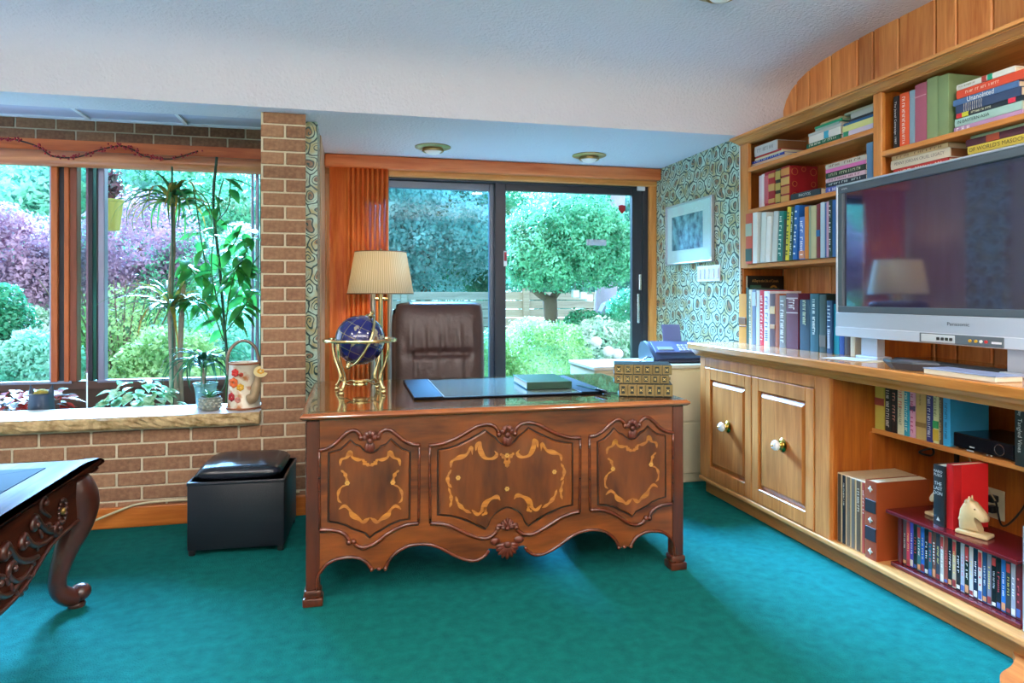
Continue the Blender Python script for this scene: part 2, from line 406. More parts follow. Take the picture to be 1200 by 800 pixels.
# planter bay ceiling: grid and panels
b = MB()
cz = 2.45
b.box(XL, -.27, YK + .27, YW + .1, cz + .02, cz + .08)
bayc = struct('ceiling_bay', b, plain('bay_ceiling_paint', '#c3c6d8', 0.8))
GRID = plain('white_grid_metal', '#dfe2ea', 0.5); PANELM = plain('lavender_ceiling_panel', '#b9bcd4', 0.8)
g = MB()
for x in (-2.95, -2.35, -1.73, -1.12, -.52): g.box(x - .012, x + .012, 4.25, 5.2, cz - .012, cz + .002)
g.box(XL, -.49, 5.17, 5.2, cz - .014, cz + .002); g.box(XL, -.49, 4.24, 4.28, cz - .014, cz + .002)
g.build('grid_bar', GRID, bayc)
xs = [-2.95, -2.35, -1.73, -1.12, -.52]
for i in range(4): MB().box(xs[i] + .008, xs[i + 1] - .008, 4.27, 5.18, cz, cz + .016).build('ceiling_panel', PANELM, bayc)
# walls out of frame
struct('wall_left', MB().box(XL - .1, XL, YB, YK, 0, 2.9), PAINT)
struct('wall_behind', MB().box(XL, XP + .1, YB - .1, YB, 0, 2.9), PAINT)

# ---- panelled wall behind the bookcase, plank by plank
wr = struct('wall_right', MB().box(XP + .02, XP + .1, YB, YK + .05, 0, 2.9), plain('dark_joint', '#4a2412', 0.8))
edges = [3.94, 3.80, 3.675, 3.479, 3.26, 3.145, 2.968, 2.741, 2.621, 2.438, 2.27, 2.1, 1.93, 1.72, 1.5, 1.3, 1.1]
for i in range(len(edges) - 1):
    y1, y0 = edges[i], edges[i + 1]
    MB().rbox(XP, XP + .025, y0 + .004, y1 - .004, 0.0, 2.70, 0.006, 1).build('plank', PLANK, wr)
struct('wall_right_front', MB().box(XP, XP + .02, YB, 1.1, 0, 2.9), PAINT)

# ---- wallpapered alcove walls
XA = 2.45
b = MB(); b.box(XA, XP + .1, 3.958, YD + .12, 0, ZS)
struct('wall_alcove_right', b, WALLP)
tr_w = plain('white_corner_bead', '#dfe3df', 0.5)
struct('trim_1', MB().box(XA - .003, XA + .006, 3.954, 3.962, .95, ZS), tr_w)
XQ = -.25
b = MB(); b.box(-.268, -.192, 4.22, 5.12, 0, ZS); struct('wall_alcove_left', b, WALLP)

# ---- brick: lower wall, pillar, strip over the window
BH, BL = .0767, .246
def brick_wall(name, x0, x1, z0, z1, y, thick, off0, zoff):
    core = struct(name, MB().box(x0, x1, y + .006, y + thick, z0, z1), MORTAR)
    cache = {}
    k0 = int(math.floor((z0 - zoff) / BH)); k = k0
    while zoff + k * BH < z1 - .01:
        za = max(z0, zoff + k * BH + .005); zb = min(z1, zoff + (k + 1) * BH - .005)
        if zb - za > .012:
            off = off0 + (BL / 2 if k % 2 else 0)
            j = int(math.floor((x0 - off) / BL))
            while off + j * BL < x1 - .01:
                xa = max(x0, off + j * BL + .006); xb = min(x1, off + (j + 1) * BL - .006)
                if xb - xa > .015:
                    key = (round(xb - xa, 3), round(zb - za, 3))
                    if key not in cache: cache[key] = MB().rbox(0, key[0], 0, .02, 0, key[1], .003, 1).mesh('brick', BRICK)
                    link('brick', cache[key], core, loc=(xa, y + random.uniform(-.0015, .0015), za))
                j += 1
        k += 1
    return core
Y_BR = 4.05
brick_wall('wall_brick_lower', -2.5, -.49, .0, .535, Y_BR, .11, -1.591, .445 - 6 * BH)
brick_wall('wall_brick_pillar', -.49, -.25, .0, 2.275, Y_BR, .03, -1.591, .445 - 6 * BH)
struct('wall_brick_pillar_core', MB().box(-.485, -.27, Y_BR + .03, 5.12, 0, ZS), MORTAR)
brick_wall('wall_brick_upper', -2.9, -.49, 2.26, 2.46, YW - .0, .12, -2.101, 2.391 - 3 * BH - .003)
struct('wall_planter_end', MB().box(-.492, -.485, Y_BR + .02, YW + .12, 0, 2.46), BRICK)
struct('wall_planter_back', MB().box(XL, -.49, YW - .02, YW + .12, 0, .60), plain('brown_board', '#4a3226', 0.6))
struct('wall_planter_bed', MB().box(XL, -.49, Y_BR + .1, YW, .0, .44), plain('potting_soil', '#3a2b22', 1.0, bump=1, bscale=40))
BASEW = wood('baseboard_wood', '#a85618', '#d07a34', 'X', 1.0, 0.35)
struct('baseboard_left', MB().rbox(-2.5, -.245, Y_BR - .02, Y_BR + .004, 0, .112, .006, 2), BASEW)
# stone sill, rock faced front
b = MB(); nx = 90; rows = 5
x0, x1 = -2.6, -.492
vv = []; ff = []
for i in range(nx + 1):
    x = x0 + (x1 - x0) * i / nx
    sec = [(4.345, .602), (4.03, .602)] + [(4.0 - .012 * random.random() - (.012 if 0 < r < rows else 0), .600 - .066 * r / rows) for r in range(rows + 1)] + [(4.345, .534)]
    vv += [(x, y, z) for y, z in sec]
k = len(sec)
for i in range(nx):
    for q in range(k): ff.append((i * k + q, i * k + (q + 1) % k, (i + 1) * k + (q + 1) % k, (i + 1) * k + q))
ff += [tuple(range(k)), tuple(nx * k + q for q in range(k))[::-1]]
b.add(vv, ff)
def sillmat():
    m, nt, bs = newmat('sill_stone')
    ge = N(nt, 'ShaderNodeNewGeometry'); sp = N(nt, 'ShaderNodeSeparateXYZ'); L(nt, ge.outputs['Normal'], sp.inputs[0])
    tc = N(nt, 'ShaderNodeTexCoord'); nz = N(nt, 'ShaderNodeTexNoise'); nz.inputs['Scale'].default_value = 30; nz.inputs['Detail'].default_value = 6; L(nt, tc.outputs['Object'], nz.inputs['Vector'])
    rp = N(nt, 'ShaderNodeValToRGB'); rp.color_ramp.elements[0].color = lin('#8f7245'); rp.color_ramp.elements[1].color = lin('#cdb283')
    rp.color_ramp.elements[0].position = .3; rp.color_ramp.elements[1].position = .7
    L(nt, nz.outputs['Fac'], rp.inputs[0])
    gt = N(nt, 'ShaderNodeMath', operation='GREATER_THAN'); gt.inputs[1].default_value = .9; L(nt, sp.outputs['Z'], gt.inputs[0])
    mx = N(nt, 'ShaderNodeMix', data_type='RGBA'); L(nt, gt.outputs[0], mx.inputs[0]); L(nt, rp.outputs[0], mx.inputs[6]); mx.inputs[7].default_value = lin('#c3c0c4')
    L(nt, mx.outputs[2], bs.inputs['Base Color']); bs.inputs['Roughness'].default_value = .6
    return m
struct('trim_2', b, sillmat())

# ================================================================== garden window
w = link('window_1', None, kind='structure')
wz0, wz1 = .655, 2.30
LAVALU = plain('pale_aluminium', '#8f8fa6', 0.35, 0.7)
MB().box(XL, -.49, YW - .04, YW + .05, .60, wz0).build('window_sill', plain('window_sill_brown', '#5a3a30', 0.5), w)
MB().box(XL, -1.86, YW - .055, YW - .035, wz0 - .012, wz0 + .006).build('bottom_rail', LAVALU, w)
MB().box(-1.70, -.52, YW - .055, YW - .035, wz0 - .012, wz0 + .006).build('bottom_rail', LAVALU, w)
def strip(xa, xb, ya, yb, mat, nm): MB().rbox(xa, xb, ya, yb, wz0, wz1, .003, 1).build(nm, mat, w)
strip(-2.005, -1.985, YW - .03, YW + .03, LAVALU, 'sash_stile')
strip(-1.985, -1.945, YW - .06, YW + .03, REDWOODZ, 'mullion')
strip(-1.945, -1.905, YW - .035, YW + .03, DKALU, 'mullion_track')
strip(-1.905, -1.875, YW - .06, YW + .03, REDWOODZ, 'mullion')
strip(-1.875, -1.83, YW - .05, YW + .03, wood('mullion_brown', '#7a3622', '#964a30', 'Z', 1, .4), 'mullion')
strip(-1.785, -1.765, YW - .02, YW + .03, plain('mauve_frame', '#96768a', .4, .3), 'sash_stile')
strip(-1.765, -1.735, YW - .04, YW + .03, DKALU, 'mullion_track')
strip(-1.715, -1.700, YW - .03, YW + .03, DKALU, 'mullion_track')
strip(-1.700, -1.661, YW - .045, YW + .03, LAVALU, 'sash_stile')
strip(-.705, -.69, YW - .03, YW + .03, LAVALU, 'sash_stile')
strip(-.675, -.655, YW - .03, YW + .03, LAVALU, 'sash_stile')
strip(-.64, -.492, YW - .06, YW + .03, plain('black_frame', '#16171a', .5), 'frame_post')
MB().box(XL, -1.99, YW, YW + .006, wz0, wz1).build('pane', GLASS, w)
MB().box(-1.83, -1.70, YW, YW + .006, wz0, wz1).build('pane', glassmat('green_glass', (.72, .9, .82)), w)
MB().box(-1.68, -.67, YW, YW + .006, wz0, wz1).build('pane', GLASS, w)
MB().box(XL, -.492, YW - .10, YW - .01, 2.215, 2.30).build('head_board', REDWOODX, w)
sh = MB()
sh.tube([(XL, YW - .13, 2.165), (-.494, YW - .13, 2.165)], .055, 20)
sh.build('wooden_shade_roll', wood('shade_roll_wood', '#a85a34', '#cf8458', 'X', .8, .3, coat=.3), None, smooth=60,
         label='rolled-up terracotta coloured wooden shade along the top of the planter window', cat='shade')

# ================================================================== sliding door
d = link('door_1', None, kind='structure')
dz = 2.125
MB().rbox(-.17, 2.39, YD - .03, YD + .1, dz, 2.2, .004, 1).build('head_frame', DKALU, d)
MB().rbox(2.335, 2.39, YD - .03, YD + .1, 0, dz, .004, 1).build('jamb', DKALU, d)
MB().rbox(-.17, -.11, YD - .03, YD + .1, 0, dz, .004, 1).build('jamb', DKALU, d)
MB().rbox(-.11, 2.335, YD - .03, YD + .1, 0, .05, .004, 1).build('threshold', DKALU, d)
STEEL = plain('slate_aluminium', '#5c6472', .35, .6)
def leaf(xa, xb, y, mat, nm, za=.05, zb=dz, t=.05, sw=.06, gm=None):
    p = MB()
    p.rbox(xa, xa + sw, y - t / 2, y + t / 2, za, zb, .003, 1); p.rbox(xb - sw, xb, y - t / 2, y + t / 2, za, zb, .003, 1)
    p.rbox(xa + sw, xb - sw, y - t / 2, y + t / 2, zb - .055, zb, .003, 1); p.rbox(xa + sw, xb - sw, y - t / 2, y + t / 2, za, za + .09, .003, 1)
    fr = p.build(nm, mat, d)
    MB().box(xa + sw, xb - sw, y - .003, y + .003, za + .09, zb - .055).build('pane', gm or GLASS, fr)
    return fr
leaf(-.11, 1.125, YD + .055, STEEL, 'fixed_panel', gm=glassmat('blue_haze_glass', (.72, .88, .98)))  # blue haze of reflections put into the pane tint
sl = leaf(1.10, 2.335, YD + .0, DKALU, 'sliding_panel', sw=.085)
MB().rbox(2.285, 2.305, YD - .05, YD - .02, 1.02, 1.26, .004, 2).build('door_handle', plain('chrome', '#c8ccd2', .2, 1), d)
MB().rbox(2.30, 2.32, YD - .05, YD - .02, 1.29, 1.42, .004, 2).build('latch', plain('chrome', '#c8ccd2', .2, 1), d)
# wood casings and header board
struct('trim_3', MB().rbox(2.385, 2.452, YD - .06, YD + .03, 0, 2.2, .005, 1), OAK)
struct('trim_4', MB().rbox(-.19, -.145, YD - .06, YD + .03, 0, 2.2, .005, 1), OAK)
struct('trim_5', MB().rbox(-.235, 2.452, YD - .065, YD + .02, 2.14, 2.21, .005, 1), OAKX)
struct('wall_over_door', MB().box(-.25, XP + .1, YD - .02, YD + .12, 2.2, ZS + .1), PAINT)
struct('wall_door_left', MB().box(-.27, -.192, 5.12, YD + .12, 0, ZS), PAINT)
struct('trim_6', MB().rbox(-.194, -.184, 4.55, 5.19, 0, ZS, .003, 1), wood('pale_casing', '#b78d68', '#cfae90', 'Z', 1, .5))
v = MB().rbox(-.183, XA, 5.10, 5.185, 2.18, 2.272, .012, 3)
v.build('valance', wood('valance_wood', '#c85a22', '#e6844c', 'X', .7, .4), None, smooth=40, label='long orange-red valance box across the sliding door head', cat='valance')
# ================================================================== wall unit on the right
XU = 2.46       # face of the upper shelves
XF = 2.16       # face of the lower cabinet
XCF = 2.10      # front of the counter
ZT = .945       # top of the counter
YE = 3.953      # far end
Y0 = 1.15       # near end, out of frame
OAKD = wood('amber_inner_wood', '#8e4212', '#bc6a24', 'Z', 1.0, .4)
OAKL = wood('pale_oak_face', '#a05c22', '#cc8546', 'Z', 1.0, .35)
OAKLY = wood('pale_oak_face_along', '#b47032', '#dc9c5c', 'Y', 1.0, .3)
uc = thing('upper_bookcase', 'tall honey oak built-in bookcase with crown moulding above the counter', 'bookcase', (XU, YE, ZT))
def P(mb, nm, mat, par, smooth=None):
    """part given in world coordinates"""
    o = mb.build(nm, mat, par, smooth); o.matrix_parent_inverse = Matrix.Translation(-par.location); return o
P(MB().rbox(XU, XP - .003, YE - .022, YE, ZT + .001, 2.222, .002, 1), 'side_panel', OAKD, uc)
P(MB().rbox(XU - .012, XU + .012, 3.862, YE, 1.42, 2.209, .003, 1), 'face_stile', OAK, uc)
yd0, yd1 = 2.745, 2.80
P(MB().rbox(XU - .012, XU + .012, yd0, yd1, 1.42, 2.209, .003, 1), 'face_stile', OAK, uc)
P(MB().rbox(XU + .01, XP - .003, yd0 + .015, yd1 - .015, ZT + .001, 2.222, .002, 1), 'divider', OAKD, uc)
for z in (2.052, 1.788, 1.443):
    P(MB().rbox(XU - .01, XP - .003, yd1 - .014, YE - .023, z - .026, z, .003, 1), 'shelf', OAKY, uc)
for z in (1.926, 1.793):
    P(MB().rbox(XU - .01, XP - .003, Y0, yd0 + .014, z - .024, z, .003, 1), 'shelf', OAKY, uc)
P(MB().box(XU, XP - .003, Y0, YE - .023, 2.222, 2.235), 'top_board', OAKY, uc)
# crown moulding, a swept profile (x,z)
def sweepY(prof, y0, y1):
    b = MB(); n = len(prof)
    b.add([(x, y0, z) for x, z in prof] + [(x, y1, z) for x, z in prof],
          [tuple(range(n)), tuple(range(2 * n - 1, n - 1, -1))] + [(i, i + n, (i + 1) % n + n, (i + 1) % n) for i in range(n)])
    return b
crown = [(XU + .03, 2.209), (XU - .016, 2.209), (XU - .016, 2.212), (XU - .024, 2.2125), (XU - .024, 2.216), (XU - .03, 2.218), (XU - .04, 2.222), (XU - .055, 2.227), (XU - .072, 2.231), (XU - .072, 2.235), (XU - .088, 2.236), (XU - .088, 2.25), (XP - .003, 2.25), (XP - .003, 2.236), (XU + .03, 2.236)]
P(sweepY(crown, Y0, YE), 'crown_moulding', OAKLY, uc)

# lower cabinet
lc = thing('lower_cabinet', 'long low oak cabinet with two panelled doors and open shelves at right', 'cabinet', (XF, 3.95, 0))
yc0, yc1 = 2.741, 3.945
P(MB().rbox(2.2, XP - .003, Y0, yc1, 0, .088, .004, 1), 'kick_board', wood('kick_wood', '#9a5f28', '#bc7e40', 'Y', 1, .4), lc)
P(MB().rbox(XF + .02, XP - .003, yc0 - .001, yc1 - .005, .1, .86, .002, 1), 'carcass', OAKD, lc)
P(MB().rbox(XF - .01, XP - .003, Y0, yc1, .085, .11, .006, 2), 'bottom_shelf', wood('lip_wood', '#b0743a', '#d09658', 'Y', 1, .35), lc)
# face frame
fr = MB()
fr.rbox(XF, XF + .022, 3.88, yc1, .111, .859, .003, 1); fr.rbox(XF, XF + .022, yc0, 2.845, .111, .859, .003, 1)
fr.rbox(XF, XF + .022, 2.845, 3.88, .80, .859, .003, 1)
P(fr, 'face_frame', OAKL, lc)
PORC = plain('white_porcelain', '#f1f1f4', .12, coat=.5)
def cab_door(ya, yb, za, zb, knob_y, knob_z):
    d_ = MB(); s = .062
    x0, x1 = XF - .004, XF + .018
    d_.rbox(x0, x1, ya, ya + s, za, zb, .003, 1); d_.rbox(x0, x1, yb - s, yb, za, zb, .003, 1)
    d_.rbox(x0, x1, ya + s, yb - s, zb - s - .01, zb, .003, 1); d_.rbox(x0, x1, ya + s, yb - s, za, za + s + .015, .003, 1)
    do = P(d_, 'door', OAKL, lc)
    # raised centre panel with bevel
    q = MB(); pa, pb, pc, pd = ya + s, yb - s, za + s + .015, zb - s - .01
    e = .03
    vo = [(x1 - .004, pa, pc), (x1 - .004, pb, pc), (x1 - .004, pb, pd), (x1 - .004, pa, pd)]
    vi = [(x0 + .003, pa + e, pc + e), (x0 + .003, pb - e, pc + e), (x0 + .003, pb - e, pd - e), (x0 + .003, pa + e, pd - e)]
    q.add(vo + vi, [(4, 5, 6, 7)] + [(i, (i + 1) % 4, 4 + (i + 1) % 4, 4 + i) for i in range(4)])
    o = q.build('raised_panel', wood('door_panel_oak', '#9a5620', '#c47a3c', 'Z', 1, .35), do)
    M = Matrix.Translation((x0, knob_y, knob_z)) @ Euler((0, -PI / 2, 0)).to_matrix().to_4x4()
    MB().lathe([(0, 0), (.034, 0), (.036, .004), (.03, .008), (.026, .010), (.024, .014), (.012, .016), (.009, .024), (0.001, .024)], 24, M).build('knob_plate', BRASS, do, smooth=50)
    MB().lathe([(.001, .022), (.012, .023), (.022, .030), (.027, .040), (.025, .050), (.016, .058), (.001, .06)], 24, M).build('knob', PORC, do, smooth=180)
    MB().lathe([(.001, .058), (.006, .06), (.005, .066), (.001, .068)], 12, M).build('knob_tip', BRASS, do, smooth=180)
def kp(px, py): p = onX(px, py, XF - .02); return p.y, p.z
k1 = kp(850, 500); k2 = kp(914, 521.5)
cab_door(3.372, 3.876, .115, .797, *k1)
cab_door(2.848, 3.366, .115, .797, *k2)
# open part: end panel, mid shelf and its bracket strips
P(MB().rbox(2.372, XP - .003, Y0, 2.722, .603, .625, .003, 1), 'mid_shelf', wood('midshelf_wood', '#b5682a', '#cf8a48', 'Y', 1, .4), lc)
P(MB().rbox(2.372, 2.40, 2.722, 2.74, .11, .603, .002, 1), 'shelf_post', OAKD, lc)
for yy in (2.60, 2.25):
    P(MB().box(XP - .018, XP - .003, yy, yy + .018, .11, .6), 'shelf_track', BLACK, lc)
    P(MB().box(XP - .16, XP - .018, yy + .002, yy + .012, .57, .602), 'shelf_bracket', BLACK, lc)
P(MB().rbox(XP - .006, XP - .003, Y0, yc0, .11, .86, .001, 1), 'back_panel', OAKD, lc)

# counter with moulded edge
co = thing('countertop', 'long honey oak countertop with moulded front edge under the television', 'countertop', (XCF, 3.9, .86))
b = MB(); b.box(XCF + .004, XA - .004, Y0, 3.993, ZT - .04, ZT); b.box(XA - .004, XP - .003, Y0, YE, ZT - .04, ZT)
P(b, 'slab', wood('counter_oak', '#b06c2c', '#d6944e', 'Y', 1, .22, coat=.35), co)
edge = [(XCF + .012, ZT - .001), (XCF + .004, ZT), (XCF - .002, ZT - .006), (XCF, ZT - .036), (XCF + .006, ZT - .04), (XCF + .02, ZT - .044), (XCF + .03, ZT - .058), (XCF + .046, ZT - .07), (XCF + .058, ZT - .083), (XCF + .07, ZT - .083), (XCF + .07, ZT - .04), (XCF + .012, ZT - .04)]
P(sweepY(edge, Y0, 3.995), 'edge_moulding', wood('counter_edge_oak', '#a8692c', '#cc8c4a', 'Y', 1, .25), co)
P(MB().box(XCF + .06, XP - .003, Y0, 3.94, ZT - .085, ZT - .041), 'sub_top', OAKLY, co)
# curved floor plinth at the near end of the unit
b = MB()
pl = [(q.x, q.y) for q in spline([(2.199, 1.874, 0), (2.165, 1.838, 0), (2.105, 1.80, 0), (2.02, 1.765, 0), (1.96, 1.69, 0), (1.92, 1.55, 0)], 4)] + [(1.92, 1.2), (2.199, 1.2)]
b.prism(pl, 0.0, .03, Matrix(((1, 0, 0, 0), (0, 0, 1, 0), (0, 1, 0, 0), (0, 0, 0, 1))))
struct('trim_7', b, wood('plinth_wood', '#a85a26', '#c67c40', 'Y', 1, .35))

# ================================================================== books
PAGES = plain('book_pages', '#d9ccae', .85, var=.08, vscale=200)
def bcol(h, rough=.45): return plain('cover_' + h.lstrip('#'), h, rough, var=.06, vscale=30)
_bk = {}
def book_mesh(w, h, d, hard):
    """upright book: spine at y=0 facing -y, thickness x, height z"""
    k = (round(w, 3), round(h, 3), round(d, 3), hard)
    if k in _bk: return _bk[k]
    t = min(.0028, w * .18); c = MB(); ov = .003 if hard else 0
    c.box(0, t, 0, d, 0, h); c.box(w - t, w, 0, d, 0, h)
    r = min(.006, w * .3)   # gently rounded spine
    c.add([(0, .0, 0), (t * .2, -r * .55, 0), (w / 2, -r, 0), (w - t * .2, -r * .55, 0), (w, 0, 0), (w - t, t, 0), (t, t, 0),
           (0, .0, h), (t * .2, -r * .55, h), (w / 2, -r, h), (w - t * .2, -r * .55, h), (w, 0, h), (w - t, t, h), (t, t, h)],
          [(0, 1, 2, 3, 4, 5, 6), (13, 12, 11, 10, 9, 8, 7)] + [(i, (i + 1) % 7, 7 + (i + 1) % 7, 7 + i) for i in range(7)])
    p = MB().box(t, w - t, t, d - ov, ov, h - ov)
    _bk[k] = (c.v, c.f, p.v, p.f, r); return _bk[k]
def book(label, col, w, h, d, M, group=None, txt=None, tcol='#f0ead8', bands=None, hard=True, th=.5, tw=.8, cat='book', pages=None, name='book'):
    cv, cf, pv, pf, r = book_mesh(w, h, d, hard)
    o = thing(name, label, cat, group=group, mat4=M)
    c = MB(); c.v = list(cv); c.f = list(cf); co_ = c.build('cover', bcol(col) if isinstance(col, str) else col, o, smooth=35)
    q = MB(); q.v = list(pv); q.f = list(pf); q.build('pages', pages or PAGES, o)
    for (za, zb, bc) in (bands or []):
        MB().rbox(w * .02, w * .98, -r - .0012, -.0003, h * za, h * zb, .0006, 1).build('spine_band', bcol(bc), co_)
    if txt:
        tx = txt if isinstance(txt, list) else [(txt, .5, tw, th, tcol)]
        for (s_, zc, wf, hf, tc_) in tx:
            # reads from the top down
            T = Matrix(((0, 1, 0, w / 2), (0, 0, -1, -r - .0016), (-1, 0, 0, h * zc), (0, 0, 0, 1)))
            text_part(s_, co_, bcol(tc_), T, w=h * wf, h=w * hf)
    return o
def MU(X, y_left, z, lean=0.0, yaw=0.0):
    """upright on the right-hand shelves, left edge of the spine at y_left"""
    return Matrix.Translation((X, y_left, z)) @ Matrix.Rotation(-PI / 2 + yaw, 4, 'Z') @ Matrix.Rotation(lean, 4, 'Y')
def MF(X, y_left, z, yaw=0.0):
    """lying flat, spine to the room, top of the book at the left"""
    return Matrix.Translation((X, y_left, z)) @ Matrix.Rotation(-PI / 2 + yaw, 4, 'Z') @ Matrix.Rotation(-PI / 2, 4, 'Y')
def up(px0, px1, py_top, X, z, col, label, d=.17, lean=0, zmax=None, **kw):
    ya, yb = Yat(px0, X), Yat(px1, X); h = min(Zat((px0 + px1) / 2, py_top, X) - z, (zmax or 9) - z - (ya - yb) * abs(math.sin(lean)))
    return book(label, col, ya - yb - .0006, h, d, MU(X, ya, z + (ya - yb) * max(0, math.sin(lean)), lean), **kw)
def flat(px0, px1, z, t, X, col, label, d=.16, yaw=0, **kw):
    ya, yb = Yat(px0, X), Yat(px1, X)
    M = MF(X, ya, z, yaw) @ Matrix.Translation((0, 0, -(ya - yb)))
    return book(label, col, t - .0004, ya - yb, d, M, **kw)

G1 = 'books lying on the top left shelf'
z = 2.0525; X = XU + .03
for (a_, b_, t, c, l, kw) in [
    (878, 921, .014, '#dcdad2', 'thin white book at the bottom of the pile under the thick pale book', {}),
    (880, 920, .012, '#d9b9a6', 'thin peach book second from the bottom of the pile under the thick pale book', {}),
    (882, 919, .016, '#2c47a8', 'blue paperback in the pile under the thick pale book', dict(txt='THE BLUE SHORE', tcol='#cfd6ee')),
    (885, 918, .013, '#ddd3b4', 'cream paperback in the pile under the thick pale book', {}),
    (886, 915, .012, '#b3282a', 'thin red book right under the thick pale book', {}),
    (885, 911, .062, '#c9cdd0', 'thick pale grey book with brown pages on top of a pile', dict(txt='LE GUIDE', tcol='#8a8f96', d=.2, pages=plain('brown_pages', '#8a5a34', .8), tw=.7, th=.4))]:
    flat(a_, b_, z, t, X, c, l, group=G1, **kw); z += t
z = 2.0525
for (a_, b_, t, c, l, kw) in [
    (943, 986, .012, '#c94f5c', 'thin pink-red book under the green spine with white lettering', {}),
    (946, 985, .024, '#1f6e52', 'green book with white lettering low in the pile with the cyan-banded book', dict(txt='GARDENS OF CHINA', tcol='#e8efe8')),
    (949, 985.5, .040, '#dcdcda', 'white book with a cyan band around its spine', dict(bands=[(.36, .5, '#35a6c8')])),
    (948, 987, .016, '#b7babb', 'light grey book resting on the white book with the cyan band', {}),
    (956, 984, .013, '#8fb0ad', 'pale teal thin book under the emerald green one', {}),
    (955.5, 987, .013, '#129a72', 'emerald green thin book near the top of its pile', {}),
    (962, 986, .010, '#b39a6c', 'thin beige book topmost above the emerald green one', {})]:
    flat(a_, b_, z, t, X, c, l, group=G1, d=.15, **kw); z += t
z = 2.0525
for (a_, b_, t, c, l, kw) in [
    (988.5, 1024, .036, '#cfc6e2', 'lavender-white book at the bottom of the pile against the shelf divider', dict(bands=[(.8, .97, '#2a8a6a')])),
    (988.3, 1024, .031, '#d3db92', 'pale lime green book in the pile against the shelf divider', {}),
    (989, 1024, .013, '#1f5f93', 'blue thin book in the pile against the shelf divider', {}),
    (995, 1024, .012, '#2a2f36', 'black thin book in the pile against the shelf divider', {}),
    (998, 1024, .028, '#9aa3a2', 'grey book near the top of the pile against the shelf divider', {}),
    (990, 1024, .012, '#8f9884', 'sage grey thin book topmost in the pile against the shelf divider', {})]:
    flat(a_, b_, z, t, X, c, l, group=G1, d=.15, **kw); z += t
G2 = 'books on the second left shelf'
z = 1.7885
up(890, 893, 206, X, z, '#d8c6cc', 'narrow pale pink book at the far end of the second shelf', group=G2)
up(893, 896.5, 204, X, z, '#e5dfe0', 'narrow white book beside the red gilt volumes', group=G2)
up(896.5, 901.5, 202, X, z, '#b3293c', 'red book with pale mottled spine beside the narrow white book', group=G2, bands=[(.1, .9, '#c9606a')])
up(901.5, 908.5, 200, X, z, '#9a2028', 'red gilt volume left of the black gilt one', group=G2, bands=[(.08, .2, '#c49a52'), (.42, .62, '#c49a52'), (.8, .92, '#c49a52')])
up(909.5, 915.5, 198, X, z, '#33301f', 'black gilt volume between two red gilt volumes', group=G2, bands=[(.06, .3, '#b09a4a'), (.4, .6, '#b09a4a'), (.7, .94, '#b09a4a')])
rb = up(916, 926, 195, X, z, plain('red_gilt_leather', '#8e1420', .4, var=.2, vscale=14), 'thick red leather volume with gilt spine and patterned cover', d=.185, group=G2, bands=[(.04, .2, '#c9a05a'), (.25, .45, '#c08848'), (.5, .7, '#c9a05a'), (.76, .95, '#c08848')])
# gilt rings on its visible cover
w_ = Yat(916, X) - Yat(926, X)
g = MB(); hgt = Zat(921, 195, X) - z
for (u_, v_, r_) in [(.03, hgt - .035, .02), (.03, .035, .02), (.155, hgt - .035, .02), (.155, .035, .02), (.09, hgt - .02, .013), (.09, .02, .013), (.03, hgt / 2, .015), (.155, hgt / 2, .015)]:
    g.tube([(w_ + .0005, u_ + r_ * math.cos(k * PI / 8), v_ + r_ * math.sin(k * PI / 8)) for k in range(16)], .0016, 4, closed=True)
g.build('gilt_pattern', plain('gilt', '#b5713a', .4, .5), rb, kind='stuff')
bx = flat(927.5, 962, z, .036, XU + .005, '#2b333b', 'dark grey album box lettered PHOTOS lying beside the red gilt volume', d=.2, group=G2, txt='PHOTOS', tcol='#c9d0d6', tw=.4, th=.42, cat='photo album', name='photo_album')
z = 1.7885
for (t, c, l, tx, tcl) in [(.032, '#5a63b8', 'periwinkle blue paperback at the bottom of the small pile behind the television corner', 'STAR ROAD', '#dfe2ff'),
    (.024, '#26303e', 'dark paperback with tall pale letters in the small pile behind the television corner', 'EVENTIDE LUCK', '#c9d6d6'),
    (.022, '#d9b6c6', 'pale pink paperback in the small pile behind the television corner', 'SPRING SONG', '#8a4a6a'),
    (.03, '#20331f', 'dark green paperback with pale lettering in the small pile behind the television corner', 'EVANS SON, ADVENT', '#d2d9b0'),
    (.02, '#d873b2', 'bright pink paperback in the small pile behind the television corner', None, ''),
    (.026, '#c9c3b4', 'cream paperback topmost of the small pile behind the television corner', 'MARY ADAMS', '#7a6a4a')]:
    flat(968.5, 1014.5, z, t, X - .01, c, l, d=.13, group=G2, hard=False, txt=tx, tcol=tcl or '#fff'); z += t
up(1016, 1023.5, 167, X, 1.7885, '#5b86ad', 'blue upright book against the shelf divider', group=G2)
G3 = 'books standing on the third left shelf'
z = 1.4435
